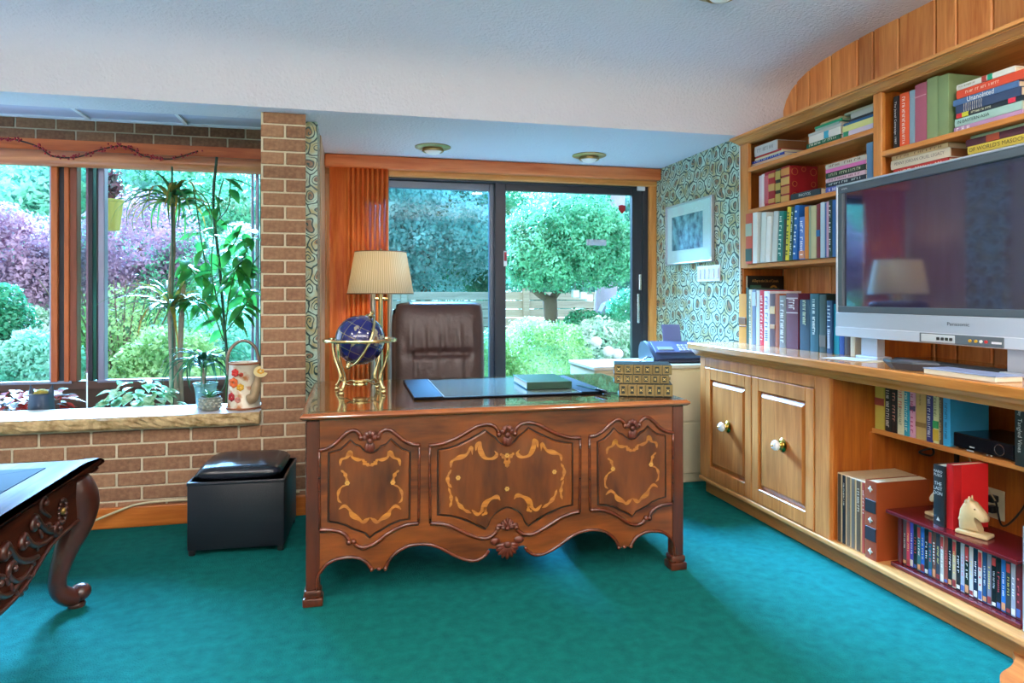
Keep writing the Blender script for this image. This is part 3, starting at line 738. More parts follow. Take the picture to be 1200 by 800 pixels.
C3 = [ # px0 px1 top col label lean kw
 (874.6, 882, 250, '#c9533a', 'orange and red art book first at the far end of the third shelf', 0, dict(d=.2, bands=[(.05, .3, '#2d4a3c'), (.55, .8, '#a8b4a4')])),
 (882.6, 888, 249, '#dfe3e0', 'tall white book beside the orange art book', 0, dict(d=.21)),
 (891.5, 897, 249, '#cfd6d2', 'off-white book with a tall leaning spine between two white books', .05, {}),
 (897.5, 902.5, 254, '#e3e6e4', 'shorter white book with a leaning spine beside a grey-white one', .06, {}),
 (905, 910.5, 248, '#c6cccb', 'grey-white leaning book left of the teal one', .07, {}),
 (911.5, 917, 248, '#17756f', 'teal leaning book with white lettering', .07, dict(txt='AUSTRALIA', tcol='#d9ece6')),
 (917.2, 920.5, 257, '#3b3a34', 'narrow dark leaning book between the teal and the yellow book', .07, {}),
 (920.7, 925, 243, '#d8cc34', 'yellow leaning book lettered in dark green', .07, dict(txt='FLORIDA', tcol='#2d4a1f')),
 (925.3, 929, 243, '#1f4a44', 'dark green leaning book with white lettering beside the yellow one', .07, dict(txt='HANDY ATLAS', tcol='#e2ecdf')),
 (929.3, 934.3, 241, '#1c5fb0', 'royal blue leaning book on the third shelf', .07, dict(txt='BRITAIN', tcol='#dce8f6')),
 (937.5, 943.5, 254, '#5a7fd0', 'blue book with white lettering and a peach foot beside an orange one', 0, dict(txt='OUR STORY', tcol='#f2f4fa', bands=[(.02, .2, '#c98a6a')])),
 (943.6, 948, 242, '#c97a1e', 'orange book standing behind the blue-spined one', 0, {}),
 (948.3, 951, 241, '#8a9a86', 'narrow sage green book beside the cream volume', 0, {}),
 (951, 957, 241, '#b9b58e', 'wide cream-green volume on the third shelf', 0, {}),
 (957.6, 961.8, 239, '#7a2430', 'maroon book with a blue emblem on its spine', 0, dict(bands=[(.4, .52, '#2b6aa8')])),
 (962, 967, 237, '#b9cfdc', 'pale blue book beside the maroon one', 0, {}),
 (967.2, 968.8, 238, '#2a62a8', 'narrow blue book beside the pale blue one', 0, {}),
 (969, 971.7, 236, '#c9a0bc', 'pink book with narrow spine on the third shelf', 0, {}),
 (972, 975.8, 234, '#2d3d3a', 'dark book with white lettering on the third shelf near the television', 0, dict(txt='SEA AND SKY', tcol='#e8ece8')),
 (976, 982, 234, '#2f5f9f', 'blue book half hidden by the television corner on the third shelf', 0, {}),
 (982.3, 990, 236, '#8a3030', 'red-brown book hidden mostly by the television corner', 0, {})]
for (a_, b_, pt, c, l, ln, kw) in C3: up(a_, b_, pt, 2.43, z, c, l, lean=ln, zmax=1.757, group=G3, **kw)
G4 = 'books standing on the counter beside the television'
z = ZT + .0005; X4 = 2.405
C4 = [
 (866.5, 875, 344, '#c98318', 'amber book with a dark hill on its spine at the counter end', dict(d=.2, bands=[(.38, .52, '#7a4a22'), (.335, .35, '#5a3018')])),
 (875.2, 878.2, 337, '#33493a', 'narrow dark green book beside the amber one', dict(d=.21)),
 (878.3, 882, 339, '#cfc6a6', 'cream book with narrow lettered spine beside the dark green one', dict(d=.21, txt='A CENTURY OF GARDENS', tcol='#4a4a3a')),
 (882.1, 886.8, 339, '#6a7488', 'slate blue book with pale band', dict(d=.2, bands=[(.7, .95, '#aab4c4')])),
 (886.9, 891, 340, '#c4c6c2', 'pale grey book left of the red one', dict(d=.2)),
 (891.1, 896, 340, '#c8202e', 'bright red book standing on the counter', dict(d=.2, txt='MEDITERRANEAN', tcol='#f0d8d0')),
 (896.1, 902.5, 341, '#dfe2ea', 'white book with blue lettering beside the red one', dict(d=.21, txt='THE JOURNEY', tcol='#4a5a8a')),
 (902.7, 909, 344, '#5a3a3c', 'book with brown and cream landscape spine', dict(d=.2, bands=[(.62, .76, '#c9a878'), (.34, .42, '#b98f68')])),
 (909.1, 913.8, 344, '#96481e', 'narrow russet book on the counter left of the grey one', dict(d=.2)),
 (914, 921.6, 346, '#7a7672', 'grey book with patterned white lettering', dict(d=.2, txt='L. STALINGRAD', tcol='#e2dfd8')),
 (922, 936, 343.5, '#5e2234', 'thick maroon book with pale lettering', dict(d=.2, bands=[(.64, .66, '#b9a8a8'), (.9, .92, '#b9a8a8')], txt=[('KIRK', .8, .18, .5, '#d8ccc8')])),
 (938, 949.5, 351, '#23384a', 'dark navy book with pale green lettering', dict(d=.17, txt=[('ROBERT LUDLUM', .78, .42, .3, '#c9d0a8'), ('THE ICARUS', .7, .4, .3, '#c9d0a8')])),
 (950, 960, 344, '#1c4a58', 'teal-navy book lettered downwards in white', dict(d=.17, txt=[('MICHAEL CRICHTON', .6, .6, .32, '#e0eae6')])),
 (961, 969, 345, '#2c3a33', 'dark book with a photographic spine', dict(d=.19, bands=[(.1, .3, '#5a5348')])),
 (969.5, 976, 352, '#1f3f66', 'navy book with white lettering next to the television', dict(d=.17, txt='CLIVE CUSSLER', tcol='#d8e2ec')),
 (978, 984, 356, '#1fa0c4', 'cyan paperback standing behind the television', dict(d=.12)),
 (984.3, 990, 356, '#2a4f9f', 'cobalt blue paperback standing behind the television', dict(d=.12)),
 (990.3, 997, 356, '#4a342f', 'dark brown paperback standing behind the television', dict(d=.12)),
 (997.3, 1003, 356, '#cfc2a4', 'cream paperback standing behind the television', dict(d=.12))]
for (a_, b_, pt, c, l, kw) in C4: up(a_, b_, pt, X4 if a_ < 976 else 2.415, z, c, l, group=G4, **kw)
# big black picture book behind them, its cover to the room
ya = YE - .03
M = Matrix.Translation((XU + .02, ya, z)) @ Matrix.Rotation(0, 4, 'Z')
h_ = Zat(880, 323.5, XU + .1) - z
bb = thing('book', 'tall black picture book standing flat against the bookcase side behind the amber book', 'book', group=G4, mat4=Matrix.Translation((XU + .012, YE - .046, z)))
MB().rbox(0, .265, 0, .003, 0, h_, .001, 1).build('cover', bcol('#121714'), bb); MB().rbox(0, .265, .016, .019, 0, h_, .001, 1).build('cover', bcol('#121714'), bb)
MB().box(.003, .262, .003, .016, .003, h_ - .003).build('pages', PAGES, bb)
text_part('A Day in the Life of Canada', bb, bcol('#d9a860'), Matrix(((1, 0, 0, .13), (0, 0, -1, -.0006), (0, 1, 0, h_ - .035), (0, 0, 0, 1))), w=.19, h=.022)
MB().lathe([(.018, 0), (.03, 0), (.03, .0004), (.018, .0004)], 20, Matrix(((1, 0, 0, .19), (0, 0, -1, -.0002), (0, 1, 0, h_ - .09), (0, 0, 0, 1))), cap=False).build('cover_emblem', bcol('#b8863a'), bb)
MB().box(.02, .1, -.0006, 0, h_ - .13, h_ - .06).build('cover_picture', bcol('#2f5a4a'), bb)

G5 = 'books on the upper right shelf'
z = 1.9265; X = XU + .03
up(1047.5, 1054, 113, X, z, '#15151a', 'black book with white lettering first in the bay above the television', zmax=2.205, group=G5, txt='The Jewel Campaign 1987', tcol='#e8e8ea', th=.42)
up(1055, 1066, 109, X, z, '#dd5426', 'bright orange book with white lettering', zmax=2.205, group=G5, txt=[('G. H. Vandermeer', .62, .62, .34, '#f4e6dc'), ('ALEXANDER', .22, .3, .3, '#f4e6dc')])
up(1066.5, 1072.6, 106, X, z, '#7f99ab', 'dull blue narrow book beside the orange one', zmax=2.205, group=G5)
up(1073, 1086.6, 98, X, z, '#a4566c', 'mauve cloth-bound book beside the green twin volumes', zmax=2.205, group=G5, bands=[(.78, .8, '#c98a98')])
up(1087, 1099.6, 91, X, z, '#7f9468', 'sage green cloth volume left of its wider twin', zmax=2.205, group=G5)
up(1100, 1112.5, 88, X, z, '#7c9266', 'sage green cloth volume showing its cover beside the tall pile', zmax=2.205, group=G5, d=.2)
z = 1.9265
Yl = lambda px: Yat(px, X)
for (a_, b_, t, c, l, kw) in [
    (1119, 1199, .026, '#b08bb4', 'lavender book at the bottom of the tall pile in the bay above the television', dict(txt=[('H . M', .85, .2, .7, '#efe6f2')])),
    (1120, 1198.5, .034, '#9fc3bd', 'pale teal book lettered IN EASTERN ASIA', dict(txt=[('IN EASTERN ASIA', .70, .5, .38, '#2a4440')])),
    (1121.5, 1200, .02, '#1e2a35', 'black book with red and yellow ends in the tall pile', dict(bands=[(.9, .99, '#cc2b34'), (.8, .9, '#c9c93a'), (.1, .2, '#d8304a')], txt=[('Twelve by Nine', .6, .3, .5, '#d8dcc0')])),
    (1121, 1197, .036, '#34476a', 'navy book with silver stripes across its spine', dict(bands=[(.86 - .035 * i, .845 - .035 * i + .035 * .35, '#b8b8b4') for i in range(9)])),
    (1118, 1194, .026, '#4a6c9c', 'blue book lettered Unanointed', dict(txt=[('Unanointed', .55, .42, .8, '#eef2f6')])),
    (1122, 1203, .036, '#d2492e', 'orange-red book second from the top of the tall pile', dict(txt=[('fire on the plain', .6, .5, .3, '#f0d8c4')])),
    (1122, 1190, .024, '#d8d9d2', 'white book with green patch topmost of the tall pile', dict(bands=[(.36, .44, '#1f9a7a'), (.46, .54, '#a8403a')], txt=[('R.H. CHATELAINE', .8, .3, .35, '#8a7a5a')]))]:
    flat(a_, b_, z, t, X, c, l, d=.15, group=G5, **kw); z += t
G6 = 'books lying on the lower right shelf'
z = 1.7935
for (a_, b_, t, c, l, kw) in [
    (1048, 1112, .042, '#b0322c', 'red book at the bottom of the pile seen over the television top', dict(txt='THE MASTER', tcol='#f0d8c8')),
    (1045, 1114, .042, '#d6d0bc', 'white book lettered CRUEL LEGACY above the television', dict(txt=[('PENNY JORDAN CRUEL LEGACY', .5, .85, .45, '#6a6a68')], d=.19, pages=plain('brown_pages', '#8a5a34', .8))),
    (1046, 1112, .022, '#cdb98a', 'cream thin book on top of the pile above the television', dict(txt='NORA ROBERTS', tcol='#8a6a4a', d=.19))]:
    flat(a_, b_, z, t, X, c, l, group=G6, **kw); z += t
z = 1.7935
for (a_, b_, t, c, l, kw) in [
    (1138, 1240, .031, '#8a8a50', 'olive book at the bottom of the wide pile above the television', {}),
    (1135, 1240, .034, '#cdb84a', 'yellow book with black lettering in the wide pile above the television', dict(txt=[('OF WORLD\'S MASOCHISM', .6, .75, .5, '#3a3420')])),
    (1133, 1240, .029, '#4e1f2e', 'dark maroon book in the wide pile above the television', dict(bands=[(.6, .75, '#a8482a')])),
    (1138, 1240, .012, '#7f9a7a', 'thin sage green book on top of the wide pile above the television', {})]:
    flat(a_, b_, z, t, X, c, l, group=G6, **kw); z += t
G7 = 'books on the shelf under the counter'
z = .6255; X = 2.385
for (a_, b_, pt, c, l, kw) in [
    (1026, 1037, 449, '#b8a448', 'olive yellow book with a pictured spine under the counter', dict(bands=[(.52, .68, '#8a3a34')])),
    (1038, 1045.5, 452, '#1c1f20', 'black book with white script under the counter', dict(txt='Lady Unforgotten', tcol='#e0d8d0')),
    (1046, 1052, 452, '#16181c', 'black book with salmon lettering under the counter', dict(txt=[('THE BETSY', .55, .6, .55, '#d89a86')])),
    (1052.5, 1060, 453, '#d6cfae', 'cream book with red and black lettering under the counter', dict(txt=[('Rosy Sun', .75, .4, .6, '#c8302e'), ('HOWARD FAST', .4, .4, .5, '#2a2a28')])),
    (1060.3, 1066.6, 455, '#2293ab', 'turquoise book with pale lettering under the counter', dict(txt='SIX QUESTIONS Gold', tcol='#d8ecd8')),
    (1067, 1073.6, 456, '#d79ab4', 'pink book under the counter', dict(txt='A NEW SONG', tcol='#a83a6a', bands=[(.55, .66, '#4a3a5a')])),
    (1074, 1086, 457, '#bb9a5e', 'tan book with a dune landscape spine under the counter', dict(bands=[(.25, .35, '#8a6a3a')], txt=[('THE CONVICTION', .85, .3, .18, '#5a3f22')])),
    (1086.5, 1094, 459, '#272a6c', 'indigo book with white script under the counter', dict(txt='Jewel Of Circumstance', tcol='#e4e4f0')),
    (1094.3, 1101, 461, '#d3cf9a', 'cream and green book under the counter', dict(bands=[(.3, .45, '#2f9a5a'), (.05, .28, '#c8a434')], txt=[('Isabel Proulx', .75, .4, .5, '#3a4a3a')])),
    (1101.3, 1105.7, 463, '#5a4632', 'narrow brown book under the counter', dict(txt='LAWRENCE SANDERS', tcol='#b8a07a')),
    (1106, 1114.5, 463, '#3aa0d2', 'sky blue book showing its cover beside the set-top box', dict(txt=[('MARGARET LAWRENCE', .5, .7, .35, '#1f4a6a')], d=.19))]:
    up(a_, b_, pt, X, z, c, l, group=G7, zmax=.858, **kw)
up(1190, 1203, 474, 2.36, z, '#1f2a2a', 'black book with silver lettering right of the set-top box', group=G7, d=.16, txt=[('Tangled Vines', .5, .55, .5, '#c9d0cc'), ('Dailey', .9, .16, .4, '#c9d0cc')])
# LP albums and the leather volume on the bottom shelf
G8 = 'record album sets on the bottom shelf'
z = .1105; X = 2.185
cols = [('#4a3a2a', 'brown'), ('#1a1d24', 'black'), ('#6a5844', 'taupe'), ('#5e564c', 'grey-brown'), ('#54402a', 'umber'), ('#a33a28', 'rust red')]
labs = ['brown boxed record album first at the cabinet end panel', 'black boxed record album with cream edges, second from the cabinet end panel', 'taupe boxed record album right of the black one', 'grey-brown boxed record album in the middle of the row', 'umber boxed record album left of the rust red one', 'rust red boxed record album beside the leather volume']
pxs = [981, 986.3, 991.6, 996.9, 1002.5, 1009.5, 1014.2]
for i in range(6):
    a_, b_ = pxs[i], pxs[i + 1]; ya, yb = Yat(a_, X), Yat(b_, X); wd = ya - yb - .001; hh = .318
    o = thing('record_album', labs[i], 'record album', group=G8, mat4=MU(X, ya, z))
    MB().rbox(0, wd, .002, .315, 0, hh, .001, 1).build('slipcase', bcol('#cdb48c'), o)
    MB().rbox(wd * .18, wd * .82, -.0005, .003, .004, hh - .004, .0006, 1).build('spine', bcol(cols[i][0]), o)
    if i in (1, 4, 5): text_part(['', 'THE ROMANTIC ERA', '', '', 'BEETHOVEN', 'REQUIEM'][i], o, bcol('#e6dcc4'), Matrix(((0, 1, 0, wd / 2), (0, 0, -1, -.001), (-1, 0, 0, hh * .72), (0, 0, 0, 1))), w=.1, h=wd * .3)
lv = up(1014.8, 1028, 563.5, X - .005, z, plain('rust_leather', '#8c3c18', .45, var=.15, vscale=12), 'large rust leather volume with dark title panels and silver ornaments', d=.27,
        bands=[(.60, .76, '#231d1c'), (.24, .41, '#2b2024')], cat='book', group='books on the bottom shelf')
wd = Yat(1014.8, X - .005) - Yat(1028, X - .005); hh = Zat(1021, 563.5, X - .005) - z
o_ = MB()
for zc in (.9, .5, .1):
    for (dx, dz, sx, sz) in [(0, 0, .014, .006), (0, .004, .006, .010), (0, -.004, .006, .010)]:
        o_.ell((wd / 2 + dx, -.0062, hh * zc + dz), (sx, .0016, sz), 8, 6)
o_.build('spine_ornament', plain('silver_leaf', '#c9c3b4', .4, .4), lv, smooth=180)
# DVD rack
DR = plain('dark_red_lacquer', '#5e1016', .25, var=.15, vscale=10, coat=.5)
rk = thing('dvd_rack', 'low dark red lacquered rack filled with film cases', 'rack', (2.22, 2.3, .111))
ry1, ry0 = 2.405, 1.852
P(MB().rbox(2.205, 2.42, ry0, ry1 + .02, .111, .129, .003, 1), 'base_board', DR, rk)
P(MB().rbox(2.19, 2.43, ry0, ry1 + .03, .33, .346, .004, 2), 'top_board', DR, rk)
P(MB().rbox(2.225, 2.42, ry1 - .018, ry1, .129, .33, .002, 1), 'end_panel', DR, rk)
P(MB().rbox(2.225, 2.42, ry0, ry0 + .018, .129, .33, .002, 1), 'end_panel', DR, rk)
P(MB().box(2.41, 2.418, ry0, ry1, .129, .33), 'back_board', DR, rk)
dv = ['#5a4a4e', '#c8425c', '#4a4ab4', '#16201c', '#3f7076', '#2a64b8', '#20242a', '#2a5a6c', '#6a4a40', '#3a3f4a', '#b9b8b0', '#8a4438', '#1c1e22', '#b8a890', '#231f22', '#a8b0be', '#1f2418', '#c2c4c8', '#1b2740', '#cfccc4', '#274a74', '#7a7f90', '#101214', '#1c1f22', '#2b6ab0']
dn = ['mauve-grey', 'crimson pink', 'violet blue', 'black-green', 'dull teal', 'bright blue', 'charcoal', 'petrol blue', 'brown', 'slate', 'off-white', 'brick red', 'jet black', 'tan', 'near-black with red lettering', 'steel grey', 'black with yellow lettering', 'silver-white', 'midnight blue', 'ivory', 'denim blue', 'grey-violet', 'black with white lettering', 'graphite', 'azure']
dt = ['THE DUCHESS', 'LOVE LIES', 'MOON RIVER', 'MATRIX', 'OUTPOST', 'SEA HAWK', 'MASK', 'ARROW', 'WEST', 'NIGHT RUN', 'SHREWD', 'VOYAGER', 'VICTORIA', 'DON AXE', 'REBEL', 'THE RING', 'BIG SKY', 'PIANO', 'ORBIT', 'ELMO', 'WALK THE LINE', 'HEIST', 'NEAR THE EDGE', 'TRACE', 'DELTA FORCE']
nD = 28
dv += ['#33383c', '#9aa0ac', '#6a2a30']; dn += ['dark slate', 'pale steel', 'oxblood']; dt += ['HARBOUR', 'RAIN', 'DUST']
ys = [ry1 - .02 - (ry1 - ry0 - .04) * i / nD for i in range(nD + 1)]
for i in range(nD):
    wd = ys[i] - ys[i + 1] - .0008
    o = thing('film_case', dn[i] + ' film case in the dark red rack', 'film case', group='film cases in the dark red rack', mat4=MU(2.232, ys[i], .1295))
    MB().rbox(0, wd, 0, .135, 0, .19, .0015, 1).build('case', BLACK if i % 3 else plain('case_grey', '#3a3d44', .35), o)
    sl_ = MB().rbox(.0008, wd - .0008, -.0006, .001, .003, .187, .0004, 1).build('sleeve_spine', bcol(dv[i], .25), o)
    k = (i * 37) % 11 / 11
    MB().box(.002, wd - .002, -.001, -.0005, .008, .02 + .02 * k).build('sleeve_picture', bcol(['#c98a5a', '#8a2a2a', '#d8d4c8', '#3a5a9a'][i % 4]), sl_)
    if i % 3 == 1: MB().box(.002, wd - .002, -.001, -.0005, .15 - .03 * k, .178).build('sleeve_picture', bcol(['#d0c8b8', '#b03a3a', '#cfa060'][i % 3]), sl_)
    text_part(dt[i], sl_, bcol(['#e8e6e0', '#d8c86a', '#e0e4ea', '#c8404a'][i % 4]), Matrix(((0, 1, 0, wd / 2), (0, 0, -1, -.0012), (-1, 0, 0, .1), (0, 0, 0, 1))), w=.06 + .03 * k, h=wd * .38)
# ================================================================== television and electronics
SIL = plain('silver_plastic', '#b9c0cc', .35, .35); SLATE = plain('slate_bezel', '#4b555e', .4)
TX = 2.32; ty1, ty0 = 2.90, 1.69; tz0, tz1 = 1.047, 1.784
tv = thing('television', 'large silver flat television with dark glossy screen on the oak counter', 'television', (TX, 2.3, ZT))
def frame_x(x0, x1, ya, yb, za, zb, l, r, b_, t):
    f = MB(); f.rbox(x0, x1, ya, yb, zb - t, zb, .004, 2); f.rbox(x0, x1, ya, yb, za, za + b_, .004, 2)
    f.rbox(x0, x1, yb - l, yb, za + b_, zb - t, .003, 1); f.rbox(x0, x1, ya, ya + r, za + b_, zb - t, .003, 1); return f
P(frame_x(TX, TX + .03, ty0, ty1, tz0, tz1, .012, .012, .115, .010), 'case_front', SIL, tv)
P(MB().rbox(TX + .03, TX + .09, ty0 + .01, ty1 - .01, tz0 + .03, tz1 - .02, .01, 2), 'case_back', plain('tv_back', '#33363b', .5), tv)
P(frame_x(TX + .002, TX + .028, ty0 + .012, ty1 - .012, tz0 + .115, tz1 - .010, .032, .032, .03, .034), 'bezel', SLATE, tv)
SCREEN = plain('dark_screen_glass', '#26264a', .06, spec=1.0, coat=1.0)
SCREEN.node_tree.nodes['Principled BSDF'].inputs['IOR'].default_value = 1.9
P(MB().box(TX + .016, TX + .028, ty0 + .04, ty1 - .04, tz0 + .14, tz1 - .04), 'screen', SCREEN, tv)
# lower fascia: lighter strip, port panel, lettering
P(MB().rbox(TX - .004, TX + .004, ty0 + .002, ty1 - .002, tz0, tz0 + .045, .003, 1), 'fascia_strip', plain('fascia_silver', '#c6cdd8', .35, .3), tv)
pa, pb = Yat(1079, TX), Yat(1178, TX)
po = P(MB().rbox(TX - .008, TX, pb, pa, tz0 + .004, tz0 + .042, .002, 1), 'port_panel', plain('port_panel_grey', '#59636a', .4), tv)
P(MB().rbox(TX - .010, TX - .004, Yat(1121, TX), pa - .01, tz0 + .006, tz0 + .038, .002, 1), 'button_plate', plain('button_plate', '#c3cbd0', .4), tv)
for i in range(4):
    P(MB().rbox(TX - .014, TX - .008, Yat(1100 + i * 5, TX) - .014, Yat(1100 + i * 5, TX), tz0 + .016, tz0 + .028, .002, 1), 'button', BLACK, tv)
for px, c in ((1139, '#e0b030'), (1146, '#e0b030'), (1152, '#e8e8e8'), (1158, '#c83030')):
    y_ = Yat(px, TX); M = Matrix.Translation((TX - .008, y_, tz0 + .022)) @ Euler((0, -PI / 2, 0)).to_matrix().to_4x4()
    P(MB().lathe([(0.001, 0), (.006, 0), (.006, .004), (.003, .004), (.003, .001)], 12, M), 'socket', bcol(c, .3), tv)
P(MB().rbox(TX - .0095, TX - .007, Yat(1176, TX), Yat(1164, TX), tz0 + .016, tz0 + .024, .001, 1), 'card_slot', WHITE, tv)
T = Matrix(((0, 0, -1, TX - .0015), (-1, 0, 0, Yat(1123, TX)), (0, 1, 0, tz0 + .083), (0, 0, 0, 1)))
t_ = text_part('Panasonic', tv, plain('logo_grey', '#3a3f46', .4), T, w=.10, h=.014, name='logo'); t_.matrix_parent_inverse = Matrix.Translation(-tv.location)
T = Matrix(((0, 0, -1, TX + .001), (-1, 0, 0, ty1 - .06), (0, 1, 0, tz1 - .026), (0, 0, 0, 1)))
t_ = text_part('VIERA', tv, WHITE, T, w=.035, h=.007, name='logo'); t_.matrix_parent_inverse = Matrix.Translation(-tv.location)
for yy in (Yat(1032, 2.42), 1.98):
    P(MB().rbox(TX + .02, TX + .10, yy - .07, yy + .07, ZT + .001, ZT + .016, .004, 2), 'stand_foot', SIL, tv)
    P(MB().rbox(TX + .035, TX + .08, yy - .05, yy + .05, ZT + .014, tz0 + .05, .004, 2), 'stand_leg', SIL, tv)
P(MB().rbox(TX + .06, TX + .10, 1.9, 2.6, ZT + .001, ZT + .02, .004, 1), 'stand_bar', plain('tv_back', '#33363b', .5), tv)
# things on the counter front
def slab_hex(name, label, cat, poly, z0, h, mat, edge=.01):
    o = thing(name, label, cat, (poly[0][0], poly[0][1], z0))
    c = Vector((sum(p[0] for p in poly) / len(poly), sum(p[1] for p in poly) / len(poly)))
    b = MB(); n = len(poly)
    def ring(sc, z): return [((p[0] - c.x) * sc + c.x, (p[1] - c.y) * sc + c.y, z) for p in poly]
    b.add(ring(.72, z0) + ring(1.0, z0 + h * .8) + ring(.98, z0 + h), [tuple(range(n))[::-1], tuple(2 * n + i for i in range(n))] + [(r * n + i, r * n + (i + 1) % n, (r + 1) * n + (i + 1) % n, (r + 1) * n + i) for r in range(2) for i in range(n)])
    P(b, 'body', mat, o); return o
cx, cy = 2.20, onz(1097, 432, ZT).y
s_ = slab_hex('media_receiver', 'flat grey six-sided receiver with pointed ends lying before the television', 'receiver', [(cx - .05, cy + .10), (cx + .03, cy + .07), (cx + .055, cy - .06), (cx + .01, cy - .125), (cx - .055, cy - .06), (cx - .075, cy + .03)], ZT + .001, .034, plain('receiver_grey', '#3c424c', .45))
P(MB().rbox(cx - .045, cx + .02, cy - .04, cy + .04, ZT + .0345, ZT + .036, .0005, 1), 'top_inset', plain('receiver_grey2', '#4c5462', .4), s_)
pp = onz(1000, 421.5, ZT)
s_ = thing('paper_stack', 'loose white and cream papers lying on the counter before the television foot', 'papers', (pp.x, pp.y, ZT + .0005), -1.35)
for i, (c, w_, dx, a_) in enumerate([('#d9c9a4', .21, .03, .05), ('#e4e6ea', .2, -.02, -.06), ('#d4dae4', .15, .01, .12)]):
    MB().rbox(-w_ / 2 + dx, w_ / 2 + dx, -.07, .07, .0012 * i, .0012 * i + .001, .0003, 1, Matrix.Rotation(a_, 4, 'Z')).build('sheet', bcol(c, .7), s_)
pp = onz(1180, 440, ZT)
s_ = thing('magazine', 'thick white and blue catalogue lying on the counter beside the grey receiver', 'magazine', (2.185, pp.y, ZT + .0005))
MB().rbox(-.055, .06, -.17, .13, 0, .019, .002, 1).build('pages', plain('magazine_pages', '#d9d3bd', .7), s_)
MB().rbox(-.057, .062, -.172, .132, .019, .023, .001, 1).build('cover', plain('magazine_cover', '#8fa4cf', .3, var=.25, vscale=12), s_)
# set-top box
yb1, yb0 = Yat(1116, 2.38), Yat(1189, 2.38)
s_ = thing('set_top_box', 'black set-top box with round control pad on the shelf under the counter', 'set-top box', (2.4, yb1, .6255))
P(MB().rbox(2.385, 2.62, yb0, yb1, .632, .69, .004, 2), 'body', plain('gloss_black', '#0d0f14', .25), s_)
P(MB().rbox(2.381, 2.387, yb0 + .005, yb1 - .005, .634, .688, .002, 1), 'front_panel', plain('front_black', '#12151c', .15), s_)
for xx in (2.41, 2.59):
    for yy in (yb0 + .02, yb1 - .02): P(MB().box(xx - .01, xx + .01, yy - .01, yy + .01, .6255, .633), 'rubber_foot', BLACK, s_)
M = Matrix.Translation((2.381, Yat(1171, 2.38), .66)) @ Euler((0, -PI / 2, 0)).to_matrix().to_4x4()
P(MB().tube([M @ Vector((.02 * math.cos(k * PI / 12), .02 * math.sin(k * PI / 12), .001)) for k in range(24)], .0015, 6, closed=True), 'control_ring', plain('chrome', '#c8ccd2', .2, 1), s_)
for px, py, w_ in ((1139, 524, .02), (1137, 528, .03), (1157, 533, .006), (1162, 534, .006)):
    p = onX(px, py, 2.38); P(MB().box(2.379, 2.3815, p.y - w_ / 2, p.y + w_ / 2, p.z - .002, p.z + .002), 'indicator_mark', WHITE, s_)
# thick novels between horse bookends on the red rack
zr = .3465
h1 = .235
GB = 'books between the horse-head bookends'
yA = Yat(1096, 2.24)
book('thick black and red novel lettered THE LAST DON between the onyx horses', plain('black_red_jacket', '#1b2122', .4), .050, h1, .165, MU(2.235, yA, zr), group=GB)
lastdon = [o_ for o_ in bpy.data.objects if o_.get('label', '').startswith('thick black and red novel')][0]
for s_, zc, hh_ in (('MARIO', .90, .010), ('PUZO', .84, .010), ('THE', .70, .013), ('LAST', .62, .013), ('DON', .54, .013)):
    text_part(s_, lastdon, bcol('#d8d8d2'), Matrix(((1, 0, 0, .025), (0, 0, -1, -.0077), (0, 1, 0, h1 * zc), (0, 0, 0, 1))), h=hh_, maxw=.04)
MB().prism([(.017, .02), (.033, .02), (.025, .034)], -.0078, -.0060).build('publisher_mark', bcol('#b8b8b0'), lastdon)
nb = book('bright red cloth-bound book standing behind the black-spined novel', '#b5161c', .03, h1 + .012, .16, MU(2.245, yA - .0505, zr), group=GB)
MB().rbox(.0301, .0316, .035, .16, .0, h1 + .012, .0003, 1).build('cover_cloth', bcol('#cf1a20'), nb)
ONYX = plain('cream_onyx', '#d8bd8c', .3, var=.28, vscale=22, coat=.3)
def horse(label, X, Y, rz, s=1.0):
    o = thing('horse_bookend', label, 'bookend', (X, Y, zr), rz, group='onyx horse-head bookends')
    MB().rbox(-.045 * s, .06 * s, -.03 * s, .03 * s, 0, .014 * s, .005, 2).build('base', ONYX, o, smooth=40)
    out = [(-.038, .014), (-.04, .05), (-.036, .085), (-.025, .108), (-.012, .122), (-.006, .130), (.0, .121), (.012, .118), (.026, .104), (.044, .084), (.052, .070), (.05, .058), (.04, .054), (.028, .062), (.016, .068), (.014, .056), (.022, .036), (.032, .014)]
    b = MB(); pts = [(x * s, z * s) for x, z in out]; n = len(pts); c = (sum(p[0] for p in pts) / n, sum(p[1] for p in pts) / n)
    def lay(sc, y): return [((p[0] - c[0]) * sc + c[0], y, (p[1] - c[1]) * sc + c[1]) for p in pts]
    ls = [lay(.82, -.02 * s), lay(.97, -.013 * s), lay(1.0, 0), lay(.97, .013 * s), lay(.82, .02 * s)]
    b.add(sum(ls, []), [tuple(range(n))[::-1], tuple(4 * n + i for i in range(n))] + [(r * n + i, r * n + (i + 1) % n, (r + 1) * n + (i + 1) % n, (r + 1) * n + i) for r in range(4) for i in range(n)])
    b.build('horse_head', ONYX, o, smooth=60)
    for i in range(5):
        MB().ell((-.034 * s + i * .005 * s, 0, (.05 + i * .016) * s), (.008 * s, .022 * s, .011 * s), 8, 6).build('mane_lock', ONYX, o, smooth=180)
    for sg in (-1, 1):
        MB().ell((-.005 * s, sg * .012 * s, .126 * s), (.004 * s, .004 * s, .012 * s), 8, 6).build('ear', ONYX, o, smooth=180)
        MB().ell((.016 * s, sg * .0195 * s, .097 * s), (.004 * s, .002 * s, .003 * s), 8, 6).build('eye', plain('onyx_brown', '#7a5530', .3), o, smooth=180)
    return o
p = onz(1150, 625, zr)
horse('cream onyx horse-head bookend in front of the red book', 2.27, p.y, -PI / 2 + .35, 1.05)
horse('pale onyx horse-head bookend half hidden behind the black-spined novel', 2.32, yA + .045, PI / 2, 1.0)
